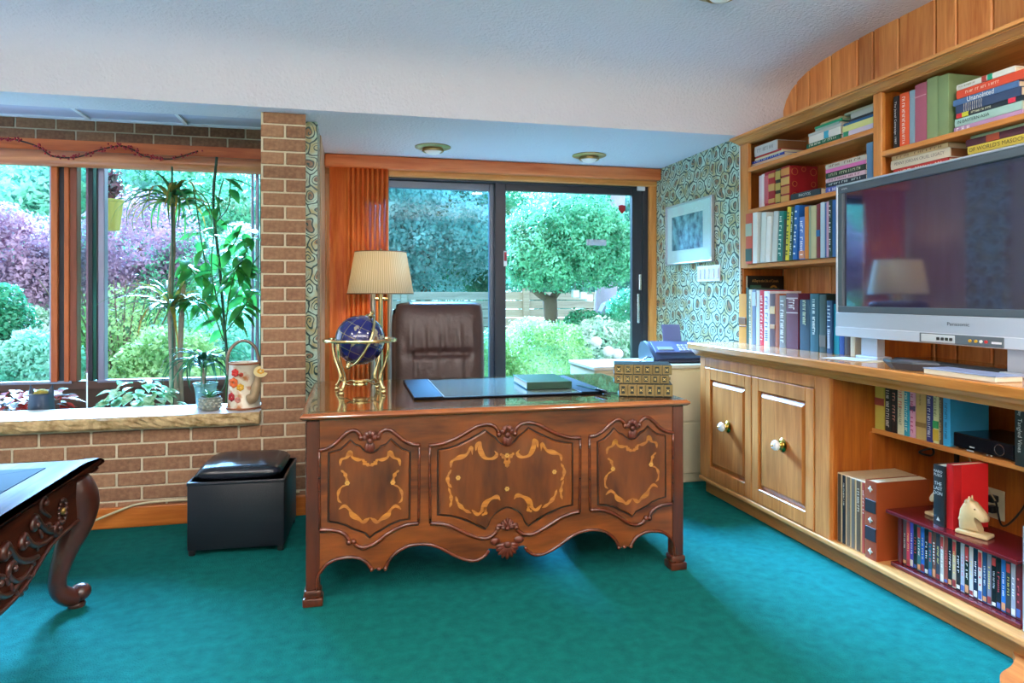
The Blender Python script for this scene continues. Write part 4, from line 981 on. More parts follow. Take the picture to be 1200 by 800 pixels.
# outlet, cables
s_ = thing('wall_outlet', 'cream wall outlet with black plugs behind the red rack', 'outlet', (XP - .007, 2.36, .42))
oy = Yat(1166, XP - .01); oz = Zat(1166, 590, XP - .01)
P(MB().rbox(XP - .012, XP - .0065, oy - .045, oy + .045, oz - .065, oz + .065, .003, 2), 'cover_plate', plain('outlet_cream', '#d6cba8', .5), s_)
for k_ in (-.02, .025): P(MB().rbox(XP - .05, XP - .012, oy - .022, oy + .01, oz + k_ - .015, oz + k_ + .015, .005, 2), 'plug', BLACK, s_)
def cable(label, pts, r=.004, col=None, name='power_cable'):
    return MB().tube(spline(pts, 8), r, 8).build(name, col or BLACK, None, smooth=180, label=label, cat='cable')
cable('black cable looping from the outlet up behind the mid shelf', [(XP - .04, oy - .03, oz + .02), (XP - .08, oy - .1, oz - .06), (XP - .05, oy - .17, oz + .05), (XP - .03, oy - .19, oz + .2)])
cable('black cable running down the back panel beside the silver speaker', [(XP - .05, oy - .2, .6), (XP - .08, oy - .235, .45), (XP - .07, oy - .25, .3), (XP - .05, oy - .22, .13)], .006)
cable('cluster of black coiled cable under the mid shelf beside the end post', [(2.6, 2.69, .59), (2.61, 2.66, .56), (2.58, 2.62, .575), (2.6, 2.6, .53), (2.62, 2.64, .50), (2.6, 2.68, .51), (2.63, 2.6, .55), (2.6, 2.52, .575)], .005)
cable('thin beige cord hanging behind the record albums', [(XP - .02, 2.52, .58), (XP - .06, 2.5, .52), (XP - .08, 2.42, .45), (XP - .05, 2.38, .36)], .003, plain('beige_cord', '#c8b48a', .5))
# silver speaker at the near end of the shelf
s_ = thing('speaker', 'tall slim silver speaker at the near end of the bottom shelf', 'speaker', (2.24, 1.78, .111))
P(MB().rbox(2.2, 2.4, 1.70, 1.842, .111, .47, .006, 2), 'cabinet', plain('speaker_silver', '#a9a69c', .4, .4), s_)
P(MB().rbox(2.194, 2.2, 1.71, 1.832, .125, .455, .003, 1), 'grille', plain('grille_dark', '#4a4a4c', .7), s_)

# ================================================================== alcove: picture, switches, file cabinet, fax
s_ = thing('framed_picture', 'silver framed blue garden print on the swirl wallpaper', 'picture', (XA, 4.6, 1.7))
y0_, y1_, z0_, z1_ = 4.268, 4.98, 1.48, 1.942
P(frame_x(XA - .028, XA - .002, y0_, y1_, z0_, z1_, .014, .014, .014, .014), 'frame', plain('silver_frame', '#c4c4cc', .3, .8), s_)
P(MB().box(XA - .014, XA - .002, y0_ + .014, y1_ - .014, z0_ + .014, z1_ - .014), 'mat_board', plain('mat_board', '#c9dedb', .7), s_)
P(MB().box(XA - .016, XA - .014, 4.41, 4.885, 1.59, 1.85), 'print', leafmat('garden_print', '#123a5a', '#7fb4c4', 16, .5, 0), s_)
P(MB().box(XA - .020, XA - .0185, y0_ + .012, y1_ - .012, z0_ + .012, z1_ - .012), 'glazing', glassmat('picture_glass'), s_)
s_ = thing('light_switch', 'white five-gang light switch plate under the framed picture', 'light switch', (XA, 4.36, 1.4))
ya, yb = 4.19, 4.50; za, zb = 1.343, 1.455
P(MB().rbox(XA - .009, XA - .001, ya, yb, za, zb, .003, 2), 'switch_plate', WHITE, s_)
for i in range(5):
    yc = yb - (i + .5) * (yb - ya) / 5
    P(MB().rbox(XA - .014, XA - .009, yc - .017, yc + .017, za + .022, zb - .022, .002, 1), 'rocker', plain('rocker_white', '#dadce4', .35), s_)
BEIGE = plain('beige_steel', '#c9bd9c', .45, bump=.15, bscale=200)
fc = thing('file_cabinet', 'beige steel lateral file cabinet standing behind the desk', 'file cabinet', (1.52, 4.15, 0))
P(MB().rbox(1.53, 2.405, 4.16, 4.66, .0, .76, .004, 1), 'body', BEIGE, fc)
P(MB().rbox(1.52, 2.41, 4.145, 4.67, .76, .785, .006, 2), 'top', plain('beige_top', '#c4c2b8', .3), fc)
for k_ in range(2):
    dd = P(MB().rbox(1.545, 2.39, 4.146, 4.16, .06 + k_ * .35, .395 + k_ * .35, .004, 1), 'drawer', BEIGE, fc)
    P(MB().rbox(1.85, 2.05, 4.13, 4.146, .34 + k_ * .35, .36 + k_ * .35, .004, 2), 'drawer_handle', plain('chrome', '#c8ccd2', .2, 1), fc)
# fax machine
FX = plain('fax_navy', '#2f3552', .4); FX2 = plain('fax_blue_grey', '#6a76a8', .35)
fp = onz(782, 424, .785)
fx = thing('fax_machine', 'dark blue fax machine with upright paper tray on the file cabinet', 'fax machine', (2.2, 4.42, .7855), -.12)
side = [(-.16, 0), (.17, 0), (.18, .05), (.165, .095), (.13, .125), (.06, .135), (-.02, .115), (-.13, .06), (-.17, .035)]
b = MB()
prof_ = [(y, z) for y, z in side]; n = len(prof_)
b.add([(-.17, y, z) for y, z in prof_] + [(.17, y, z) for y, z in prof_], [tuple(range(n)), tuple(range(2 * n - 1, n - 1, -1))] + [(i, i + n, (i + 1) % n + n, (i + 1) % n) for i in range(n)])
b.build('body', FX, fx, smooth=30)
for sg in (-1, 1):
    b = MB(); pr = [(y * 1.02, z * 1.04) for y, z in side]
    b.add([(sg * .170, y, z) for y, z in pr] + [(sg * .186, y, z * .97) for y, z in pr], [tuple(range(n)), tuple(range(2 * n - 1, n - 1, -1))] + [(i, i + n, (i + 1) % n + n, (i + 1) % n) for i in range(n)])
    b.build('side_cheek', plain('fax_dark', '#262a3c', .4), fx, smooth=30)
Mt = Matrix.Translation((0, -.03, .113)) @ Matrix.Rotation(.48, 4, 'X')
MB().rbox(-.155, .155, -.10, .04, 0, .008, .003, 2, Mt).build('control_panel', FX2, fx)
for i in range(4):
    for j in range(3): MB().rbox(.02 + i * .028, .042 + i * .028, -.085 + j * .028, -.066 + j * .028, .008, .013, .002, 1, Mt).build('key', plain('key_grey', '#c3c9dc', .4), fx)
MB().rbox(-.13, -.02, -.075, -.035, .008, .011, .002, 1, Mt).build('display', plain('lcd_grey', '#9fb0a8', .2), fx)
Mt = Matrix.Translation((.03, .09, .12)) @ Matrix.Rotation(-.28, 4, 'X')
MB().rbox(-.06, .075, -.004, .004, 0, .135, .01, 2, Mt).build('paper_tray', FX2, fx)
MB().tube(spline([(-.17, -.1, .03), (-.21, -.12, .04), (-.235, -.1, .02), (-.25, -.05, .004)], 6), .004, 8).build('power_cord', BLACK, fx)
MB().rbox(-.15, .15, -.19, -.12, .008, .02, .003, 1).build('output_tray', plain('fax_dark', '#262a3c', .4), fx)
# curtain: folded orange pleats
b = MB(); n = 150; xa, xb = onY(386, 300, 5.13).x, onY(455, 300, 5.13).x
pts = []
for i in range(n + 1):
    u_ = i / n; x = xa + (xb - xa) * u_
    amp = .004 if u_ < .3 else (.012 if u_ < .62 else .02)
    y = 5.13 + amp * math.sin(u_ * 2 * PI * (5 if u_ < .3 else 12)) + (.02 * u_)
    pts.append((x, y))
b.add([(x, y, .02) for x, y in pts] + [(x, y, 2.18) for x, y in pts], [(i, i + 1, n + 2 + i, n + 1 + i) for i in range(n)])
cu_ = b.build('curtain', wood('orange_curtain_cloth', '#d2551a', '#f08a3e', 'Z', 1.2, .55), None, smooth=180, label='orange pleated curtain drawn to the side of the glass door', cat='curtain')
md = cu_.modifiers.new('thick', 'SOLIDIFY'); md.thickness = .004
cable('thin wooden pull cord hanging beside the pillar wallpaper', [(-.17, 5.05, 1.85), (-.17, 5.05, 1.5), (-.17, 5.048, 1.15)], .004, plain('cord_wood', '#b98a5a', .5), 'pull_cord')
# stickers and ornament on the right pane
yg = YD - .006
def on_pane(px, py): return onY(px, py, yg)
p = on_pane(729, 245); MB().prism([(p.x + a * .03, p.z + c * .036) for a, c in [(-1, .8), (0, 1), (1, .8), (1, -.2), (0, -1.1), (-1, -.2)]], yg, yg + .0025).build('sticker', plain('sticker_red', '#a8222c', .4), None, label='red shield sticker high on the sliding glass pane', cat='sticker')
p = on_pane(699, 284); MB().rbox(p.x - .085, p.x + .085, yg, yg + .0025, p.z - .024, p.z + .024, .001, 1).build('sticker', plain('sticker_grey', '#b9c0cc', .4), None, label='pale grey rectangular sticker on the sliding glass pane', cat='sticker')
p = on_pane(591.5, 303); s_ = thing('sticker', 'small red and white decal on the door stile', 'sticker', (p.x, YD - .028, p.z))
MB().rbox(-.014, .014, -.002, 0, -.06, .06, .0005, 1).build('backing', WHITE, s_); MB().rbox(-.01, .01, -.0032, -.002, -.02, .05, .0005, 1).build('red_mark', plain('sticker_red', '#a8222c', .4), s_)
p = on_pane(750, 221); MB().rbox(p.x - .04, p.x + .03, YD - .045, YD - .03, p.z - .022, p.z + .022, .003, 1).build('door_sensor', WHITE, None, label='white alarm sensor on the door frame corner', cat='sensor')
# recessed lights
BR2 = plain('aged_brass', '#a98f5e', .35, .7)
def can(X, Y, Z, label):
    o = thing('recessed_light', label, 'ceiling light', (X, Y, Z), group='brass recessed ceiling lights')
    MB().lathe([(.06, -.001), (.125, -.001), (.125, -.006), (.105, -.014), (.085, -.018), (.07, -.012), (.06, -.012)], 32, cap=False).build('trim_ring', BR2, o, smooth=40)
    MB().lathe([(.069, -.012), (.075, -.03), (.07, -.036), (.062, -.03)], 32, cap=False).build('gimbal_ring', BR2, o, smooth=60)
    MB().lathe([(.001, -.056), (.025, -.053), (.045, -.045), (.06, -.03), (.066, -.014)], 32, cap=False).build('bulb_face', emit('grey_bulb_glow', '#d8d6d4', .15), o, smooth=180)  # unlit bulb, faint glow put into its grey face
    return o
can(.555, 4.73, ZS, 'brass recessed eyeball light in the alcove ceiling above the office chair')
can(1.705, 4.75, ZS, 'brass recessed eyeball light in the alcove ceiling near the wallpapered wall')
p = onz(845, -12, ZC); can(p.x, p.y, ZC, 'recessed light in the main ceiling above the bookcase side of the room')
# ================================================================== the carved desk
MAH = wood('mahogany_front', '#3e1907', '#8a4819', 'X', .8, .28, coat=.35, stretch=8)
MAHZ = wood('mahogany_upright', '#35140a', '#5e2912', 'Z', .8, .28, coat=.35, stretch=8)
WAL = wood('walnut_panel', '#3c1808', '#82431a', 'Z', .7, .25, coat=.4, stretch=5)
BEAD = wood('red_mahogany_bead', '#3a1206', '#662a10', 'X', 1, .22, coat=.4)
CARVE = plain('carved_mahogany', '#57200f', .32, var=.3, vscale=60, coat=.2)
INLAY = wood('maple_inlay', '#8f4e18', '#bd7a2c', 'X', 3, .3, coat=.3)
DARKW = plain('dark_groove', '#1f0d07', .4)
DYF = 2.845
dk = thing('executive_desk', 'large carved mahogany executive desk with inlaid front panels', 'desk', (.63, 3.3, 0))
def Z8(zx, zy, y=DYF):
    p = onY(340 + zx / 3.077, 460 + zy / 3.077, y); return (p.x, p.z)
XC = Z8(781, 150)[0]
def mir(pts): return [(2 * XC - x, z) for x, z in pts]
def z8(l): return [Z8(*p) for p in l]
# lower outline of the front board, left half
ap = z8([(58, 745), (100, 745), (95, 715), (95, 690), (100, 662), (112, 640), (132, 618), (160, 602), (190, 594), (225, 591), (255, 598), (278, 613), (292, 634), (300, 640), (309, 634), (320, 643), (331, 634), (343, 636), (352, 612), (368, 590), (390, 570), (418, 555), (450, 547), (485, 545), (520, 551), (555, 566), (590, 585), (625, 599), (655, 605), (680, 600), (702, 585), (716, 562), (740, 562), (781, 580)])
ztop = .742
xl = -.170; xr = 2 * XC - xl
poly = [(xl, ztop)] + [(xl, ap[0][1])] + ap[1:] + mir(ap[1:-1])[::-1] + [(xr, ap[0][1]), (xr, ztop)]
P(MB().prism(poly, DYF, DYF + .028), 'front_board', MAH, dk)
# top with moulded edge
tp = MB(); tx0, tx1, tyf, tyb = -.197, 2 * XC + .197 , 2.815, 3.90
lv_ = [(.028, .742), (.012, .746), (.004, .752), (0, .758), (.003, .764), (.010, .768), (.014, .772)]
vv = []; ff = []
for o_, z_ in lv_: vv += [(tx0 + o_, tyf + o_, z_), (tx1 - o_, tyf + o_, z_), (tx1 - o_, tyb - o_, z_), (tx0 + o_, tyb - o_, z_)]
for r in range(len(lv_) - 1):
    for i in range(4): ff.append((r * 4 + i, r * 4 + (i + 1) % 4, (r + 1) * 4 + (i + 1) % 4, (r + 1) * 4 + i))
ff += [(3, 2, 1, 0), tuple((len(lv_) - 1) * 4 + i for i in range(4))]
tp.add(vv, ff)
P(tp, 'desk_top', wood('mahogany_top', '#74381a', '#b06c3a', 'X', .8, .16, coat=.7), dk, smooth=40)
P(MB().box(tx0 + .03, tx1 - .03, tyf + .03, tyb - .03, .7722, .778), 'glass_sheet', glassmat('desk_glass', (.93, .98, .96), 1.0), dk)
# sides, back and pedestals
P(MB().rbox(xl, xl + .025, DYF + .028, 3.84, .13, ztop, .003, 1), 'side_panel', MAHZ, dk)
P(MB().rbox(xr - .025, xr, DYF + .028, 3.84, .13, ztop, .003, 1), 'side_panel', MAHZ, dk)
for (a_, b_) in ((xl + .025, xl + .48), (xr - .48, xr - .025)):
    pd = P(MB().rbox(a_, b_, 3.2, 3.82, .15, ztop, .003, 1), 'pedestal', MAHZ, dk)
    for k_ in range(3): P(MB().rbox(a_ + .02, b_ - .02, 3.82, 3.84, .17 + k_ * .19, .34 + k_ * .19, .005, 1), 'drawer_front', MAH, dk)
P(MB().rbox(xl + .48, xr - .48, 3.78, 3.80, .62, ztop, .003, 1), 'centre_drawer', MAH, dk)
# corner posts and stepped feet
for sx in (0, 1):
    for y_ in (DYF - .004, 3.795):
        a_, b_ = (xl - .004, xl + .05) if sx == 0 else (xr - .05, xr + .004)
        P(MB().rbox(a_, b_, y_, y_ + .05, .065, ztop, .003, 1), 'corner_post', MAHZ, dk)
        f = MB(); e_ = .008
        f.rbox(a_ - e_, b_ + e_, y_ - e_, y_ + .05 + e_, .034, .066, .010, 2); f.rbox(a_ - e_ - .005, b_ + e_ + .005, y_ - e_ - .005, y_ + .055 + e_, 0, .034, .007, 2)
        P(f, 'foot', MAHZ, dk, smooth=40)
# bead mouldings
def bead(pts, r=.009, curl=True, mirror=True, y=DYF - .003, mat=BEAD, nm='moulding', n=5):
    base = z8(pts)
    for pl in ([base, mir(base)] if mirror else [base]):
        path = [(p.x, y, p.y) for p in [Vector((q[0], q[1])) for q in [(s_.x, s_.y) for s_ in spline([Vector((a[0], a[1], 0)) for a in pl], n)]]]
        b = MB().tube(path, r, 8)
        if curl:
            e = path[-1]; b.ell((e[0], y - .002, e[2]), (r * 1.35, r * 1.35, r * 1.35), 10, 6)
        P(b, nm, mat, dk, smooth=180)
# left / right panel frames
bead([(104, 208), (135, 200), (165, 182), (190, 157), (212, 140), (232, 136), (248, 146), (256, 162)])
bead([(468, 188), (440, 186), (410, 172), (385, 152), (362, 136), (342, 134), (326, 144), (318, 160)])
bead([(105, 206), (105, 300), (106, 400), (107, 495)], .006, False, n=2)
bead([(466, 188), (465, 300), (464, 400), (463, 470)], .006, False, n=2)
bead([(107, 495), (140, 494), (172, 498), (194, 508), (207, 522), (212, 538)])
bead([(463, 470), (425, 474), (390, 486), (352, 507), (318, 534), (290, 550), (262, 557), (240, 550), (228, 535)])
# centre frame
bead([(500, 190), (545, 184), (590, 168), (632, 145), (668, 124), (702, 114), (730, 118), (746, 132), (752, 150)])
bead([(503, 190), (503, 290), (504, 380), (505, 470)], .006, False, n=2)
bead([(505, 470), (545, 472), (580, 481), (615, 497), (650, 513), (688, 524), (718, 520), (738, 506), (748, 488)])
# apron bead along the lower edge
bead([(99, 738), (95, 700), (99, 664), (112, 640), (132, 618), (160, 602), (190, 595), (225, 592), (255, 599), (278, 614), (294, 636)], .0075)
bead([(716, 566), (704, 584), (682, 600), (655, 605), (625, 599), (590, 585), (555, 566), (520, 551), (485, 545), (450, 547), (418, 555), (390, 570), (368, 590), (352, 612), (344, 632)], .0075)
# raised fields
def field(pts, mirror, nm='raised_panel'):
    base = z8(pts)
    for pl in ([base, mir(base)] if mirror else [base + mir(base[1:-1])[::-1] if False else base]):
        n_ = len(pl); cx_ = sum(p[0] for p in pl) / n_; cz_ = sum(p[1] for p in pl) / n_
        def sc(k): return [((p[0] - cx_) * k + cx_, (p[1] - cz_) * k + cz_) for p in pl]
        b = MB(); o0 = sc(1.0); o1 = sc(.965)
        b.add([(x, DYF - .0005, z) for x, z in o0] + [(x, DYF - .007, z) for x, z in o1], [tuple(n_ + i for i in range(n_))] + [(i, (i + 1) % n_, n_ + (i + 1) % n_, n_ + i) for i in range(n_)])
        pn = P(b, nm, WAL, dk)
        P(MB().tube([(x, DYF - .0005, z) for x, z in o0], .0042, 6, closed=True), 'panel_groove', DARKW, dk)
side_f = [(140, 215), (180, 205), (200, 188), (218, 170), (234, 186), (252, 192), (262, 204), (275, 213), (290, 216), (305, 213), (318, 204), (328, 192), (346, 186), (364, 166), (382, 184), (405, 202), (432, 212), (431, 330), (430, 455), (395, 460), (360, 474), (330, 493), (306, 506), (287, 522), (272, 505), (248, 497), (225, 490), (200, 476), (170, 468), (138, 465), (139, 330)]
field(side_f, True)
half_c = [(781, 190), (768, 188), (752, 178), (738, 160), (722, 150), (702, 134), (676, 150), (640, 170), (600, 190), (566, 200), (533, 206), (533, 320), (533, 440), (580, 443), (615, 452), (650, 466), (680, 480), (703, 492), (714, 476), (722, 452), (738, 434), (758, 420), (781, 412)]
hc = z8(half_c)
full_c = hc + mir(hc[1:-1])[::-1]
n_ = len(full_c); cx_ = XC; cz_ = sum(p[1] for p in full_c) / n_
b = MB(); o0 = full_c; o1 = [((p[0] - cx_) * .97 + cx_, (p[1] - cz_) * .96 + cz_) for p in full_c]
b.add([(x, DYF - .0005, z) for x, z in o0] + [(x, DYF - .007, z) for x, z in o1], [tuple(n_ + i for i in range(n_))] + [(i, (i + 1) % n_, n_ + (i + 1) % n_, n_ + i) for i in range(n_)])
P(b, 'raised_panel', WAL, dk); P(MB().tube([(x, DYF - .0005, z) for x, z in o0], .0042, 6, closed=True), 'panel_groove', DARKW, dk)
# carved rosettes above the panels and shells below
def rosette(x, z, s=1.0, nm='rosette'):
    b = MB()
    for k in range(5):
        a = PI / 2 + (k - 2) * .62; b.ell((x + .014 * s * math.cos(a), DYF - .008, z + .016 * s * math.sin(a) + .004 * s), (.0085 * s, .007, .0085 * s), 10, 6)
    for a in (-PI / 2 - .5, -PI / 2, -PI / 2 + .5): b.ell((x + .016 * s * math.cos(a), DYF - .008, z + .02 * s * math.sin(a)), (.007 * s, .006, .013 * s), 10, 6)
    b.ell((x, DYF - .013, z), (.008 * s, .006, .008 * s), 10, 6)
    P(b, nm, CARVE, dk, smooth=180)
for p_ in ((287, 170), (782, 148)):
    q = Z8(*p_); rosette(q[0], q[1] - .003, 1.5)
    if p_[0] < 700: rosette(2 * XC - q[0], q[1] - .003, 1.5)
def shell(x, z, s, nm='shell_carving', up_=False):
    b = MB()
    for k in range(9):
        a = -PI / 2 + (k - 4) * .36; sg = -1 if up_ else 1
        l = .033 * s * (1 - .06 * abs(k - 4))
        M = Matrix.Translation((x, DYF - .008, z)) @ Matrix.Rotation(-(a + PI / 2) * sg, 4, 'Y')
        b.ell((0, 0, -l * .55 * sg), (.0062 * s, .009, l * .52), 8, 6, M)
    b.ell((x, DYF - .016, z), (.009 * s, .008, .008 * s), 10, 6)
    for sg in (-1, 1): b.ell((x + sg * .027 * s, DYF - .008, z + .008 * s), (.012 * s, .008, .009 * s), 10, 6)
    P(b, nm, CARVE, dk, smooth=180)
q = Z8(776, 540); shell(XC, q[1] - .004, 1.9); q = Z8(776, 482); shell(XC, q[1] - .004, 1.25, up_=True)
q = Z8(320, 640)
for xx in (q[0], 2 * XC - q[0]): P(MB().ell((xx, DYF - .002, q[1] + .006), (.010, .008, .007), 10, 6), 'pendant', CARVE, dk, smooth=180)
# marquetry ribbons
def ribbon(pts, w, nm='inlay', par=None, mirror_x=None, both=True):
    """tapered flat ribbon through zoom points"""
    def one(pl):
        S_ = spline([Vector((a[0], a[1], 0)) for a in pl], 6); m = len(S_); b = MB(); v = []; f = []
        for i in range(m):
            t = (S_[min(i + 1, m - 1)] - S_[max(i - 1, 0)]); t.normalize(); nrm = Vector((-t.y, t.x, 0))
            u_ = i / (m - 1); ww = w * (.18 + .82 * math.sin(PI * min(1, u_ * 1.0)) ** .7) * (1 + .35 * math.sin(u_ * 17))
            for sg in (-1, 1): v.append((S_[i].x + nrm.x * ww * sg, DYF - .0078, S_[i].y + nrm.y * ww * sg))
        for i in range(m - 1): f.append((i * 2, i * 2 + 1, i * 2 + 3, i * 2 + 2))
        b.add(v, f); P(b, nm, INLAY, dk)
    for pl in pts: one(pl)
def sym(l, zc):   # mirror zoom points about a panel's own centre line
    return [l, [(2 * zc - a, b_) for a, b_ in l]]
side_r = []
for l, w in [([(180, 262), (184, 240), (203, 232), (217, 214), (226, 232), (246, 240), (264, 238)], .0075), ([(183, 278), (196, 288), (203, 306), (206, 324)], .006),
             ([(204, 330), (186, 338), (174, 358), (174, 384), (186, 396)], .0048), ([(176, 418), (196, 406), (214, 420), (224, 438), (246, 452), (262, 464), (276, 456), (287, 448)], .0085),
             ([(262, 238), (270, 252), (288, 262)], .008)]:
    for m_ in sym(l, 288): side_r.append((m_, w))
cen_r = []
for l, w in [([(578, 268), (582, 246), (604, 234), (634, 222), (652, 196), (656, 222)], .008), ([(668, 208), (672, 186), (684, 178), (684, 204), (700, 232), (728, 236), (744, 222), (736, 208)], .0085),
             ([(580, 276), (568, 300), (570, 326), (582, 340)], .0065), ([(570, 340), (578, 366), (580, 392), (574, 412)], .006), ([(596, 372), (606, 398), (628, 420), (652, 432)], .007),
             ([(654, 420), (674, 436), (690, 424), (704, 396), (728, 378), (746, 374), (756, 386)], .0095), ([(690, 440), (704, 430), (700, 408)], .007), ([(756, 218), (768, 228), (781, 226)], .008), ([(772, 228), (776, 250), (781, 268)], .007)]:
    cen_r.append((l, w)); cen_r.append(([(2 * 781 - a, b_) for a, b_ in l], w))
for l, w in side_r:
    base = z8(l); ribbon([base, mir(base)], w)
def zz(p):
    if p[0] <= 781: return Z8(*p)
    q = Z8(2 * 781 - p[0], p[1]); return (2 * XC - q[0], q[1])
for l, w in cen_r: ribbon([[zz(p) for p in l]], w)
def flower(x, z):
    b = MB()
    for k in range(6):
        a = k * PI / 3; b.lathe([(.001, 0), (.0045, 0), (.0045, .0012), (.001, .0012)], 8, Matrix.Translation((x + .006 * math.cos(a), DYF - .0068, z + .006 * math.sin(a))) @ Matrix.Rotation(PI / 2, 4, 'X'))
    P(b, 'inlay_flower', plain('pale_inlay', '#cf9a4a', .3, coat=.3), dk)
for p_ in ((206, 324), (370, 322), (605, 305)):
    q = Z8(*p_); flower(*q); flower(2 * XC - q[0], q[1])
flower(XC, Z8(778, 345)[1]); flower(XC, Z8(778, 225)[1])

# ================================================================== things on the desk
ZD = .7785
bl = thing('desk_blotter', 'black leather desk blotter with grey writing pad on the desk top', 'blotter', (.73, 3.4, ZD))
bx0, bx1, by0, by1 = .275, 1.19, 3.06, 3.72
LEA = plain('black_leather', '#14161a', .55, spec=.15, bump=.2, bscale=250)
P(MB().rbox(bx0, bx1, by0, by1, ZD, ZD + .006, .002, 1), 'pad', LEA, bl)
P(MB().rbox(bx0, bx0 + .13, by0 - .004, by1 + .004, ZD + .006, ZD + .011, .002, 1), 'side_flap', LEA, bl)
P(MB().rbox(bx1 - .13, bx1, by0 - .004, by1 + .004, ZD + .006, ZD + .011, .002, 1), 'side_flap', LEA, bl)
P(MB().rbox(bx0 + .13, bx1 - .13, by0 + .015, by1 - .015, ZD + .006, ZD + .0075, .0005, 1), 'writing_sheet', plain('grey_paper', '#76867c', .15), bl)
for sx in (bx0 + .132, bx1 - .136): P(MB().box(sx, sx + .003, by0, by1, ZD + .011, ZD + .0116), 'stitching', plain('silver_thread', '#9aa0a8', .4), bl)
def hbook(label, M, L_, D_, T_, cover, group=None, bands=0, band_mat=None):
    """lying book, spine along x at y=0"""
    o = thing('book', label, 'book', group=group, mat4=M)
    c = MB(); c.rbox(0, L_, 0, D_, 0, .003, .001, 1); c.rbox(0, L_, 0, D_, T_ - .003, T_, .001, 1); c.rbox(0, L_, -.003, .003, 0, T_, .0015, 2)
    cv = c.build('cover', cover, o); MB().box(.004, L_ - .004, .003, D_ - .004, .003, T_ - .003).build('pages', PAGES, o)
    return o, cv
GRN = plain('green_leather', '#123a2c', .3, var=.3, vscale=15, coat=.3)
hbook('large dark green book lying on the blotter', Matrix.Translation((.828, 3.19, ZD + .012)) @ Matrix.Rotation(-.03, 4, 'Z'), .225, .33, .034, GRN)
gold = plain('gilt_bright', '#d8c07a', .35, .3); OLV = plain('antique_green_leather', '#18231b', .45, var=.25, vscale=30)
tanl = plain('antique_tan_leather', '#7d6838', .45, var=.2, vscale=40)
zt = ZD
for i, (T_, L_, dx, lab) in enumerate([(.058, .243, 0, 'antique green and gilt book at the bottom of the desk stack'), (.042, .25, -.022, 'antique green and gilt book in the middle of the desk stack'), (.046, .262, -.022, 'antique green and gilt book on top of the desk stack')]):
    M = Matrix.Translation((1.208, 2.962, zt)) @ Matrix.Rotation(-.37, 4, 'Z') @ Matrix.Translation((dx, .0 if i == 0 else .01, 0))
    o, cv = hbook(lab, M, L_, .165, T_ - .0004, OLV, group='antique books stacked on the desk')
    for k in range(6):
        xa = L_ * (k + .08) / 6; xb = L_ * (k + .92) / 6
        MB().rbox(xa, xb, -.0045, -.003, T_ * .06, T_ * .94, .0006, 1).build('spine_label', tanl, cv)
        MB().rbox(xa + .009, xb - .009, -.0055, -.0045, T_ * .2, T_ * .8, .0005, 1).build('spine_stamp', OLV, cv)
        b = MB(); cxx = (xa + xb) / 2; r_ = min((xb - xa) / 2 - .012, T_ * .25)
        for sg in ((1, -1) if k != 4 else ()): b.tube([(cxx - r_, -.006, T_ / 2 - sg * r_), (cxx + r_, -.006, T_ / 2 + sg * r_)], .0017, 4)
        if k == 4:
            for q in (-.5, .5): b.tube([(cxx + q * r_, -.006, T_ / 2 - r_), (cxx + q * r_, -.006, T_ / 2 + r_)], .0014, 4)
        b.build('gilt_mark', gold, cv)
        MB().rbox(L_ * (k + .97) / 6 - .002, L_ * (k + .97) / 6 + .002, -.0065, -.003, 0, T_ - .0004, .001, 1).build('raised_band', tanl, cv)
    zt += T_
p0 = onz(677, 451, ZD + .014); p1 = onz(711, 459.5, ZD + .014)
pn = thing('letter_opener', 'slim dark letter opener lying at the right end of the blotter', 'letter opener', ((p0.x + p1.x) / 2, (p0.y + p1.y) / 2, ZD + .0116), math.atan2(p1.y - p0.y, p1.x - p0.x))
ln_ = (p1 - p0).length / 2
MB().prism([(-ln_, .0), (ln_ * .3, 0), (ln_ * .3, .003), (-ln_, .003)], -.008, .008).build('blade', plain('steel_dark', '#5a6878', .25, .9), pn)
MB().rbox(ln_ * .3, ln_, -.006, .006, 0, .011, .004, 2).build('grip', plain('black_gloss_grip', '#14161a', .2), pn)
p0 = onz(716, 463, ZD); cable('short black cord curling at the desk edge beside the antique books', [(p0.x, p0.y, ZD + .004), (p0.x - .03, p0.y + .02, ZD + .004), (p0.x + .01, p0.y + .05, ZD + .004), (p0.x + .045, p0.y + .03, ZD + .004)], .003, None, 'cord')
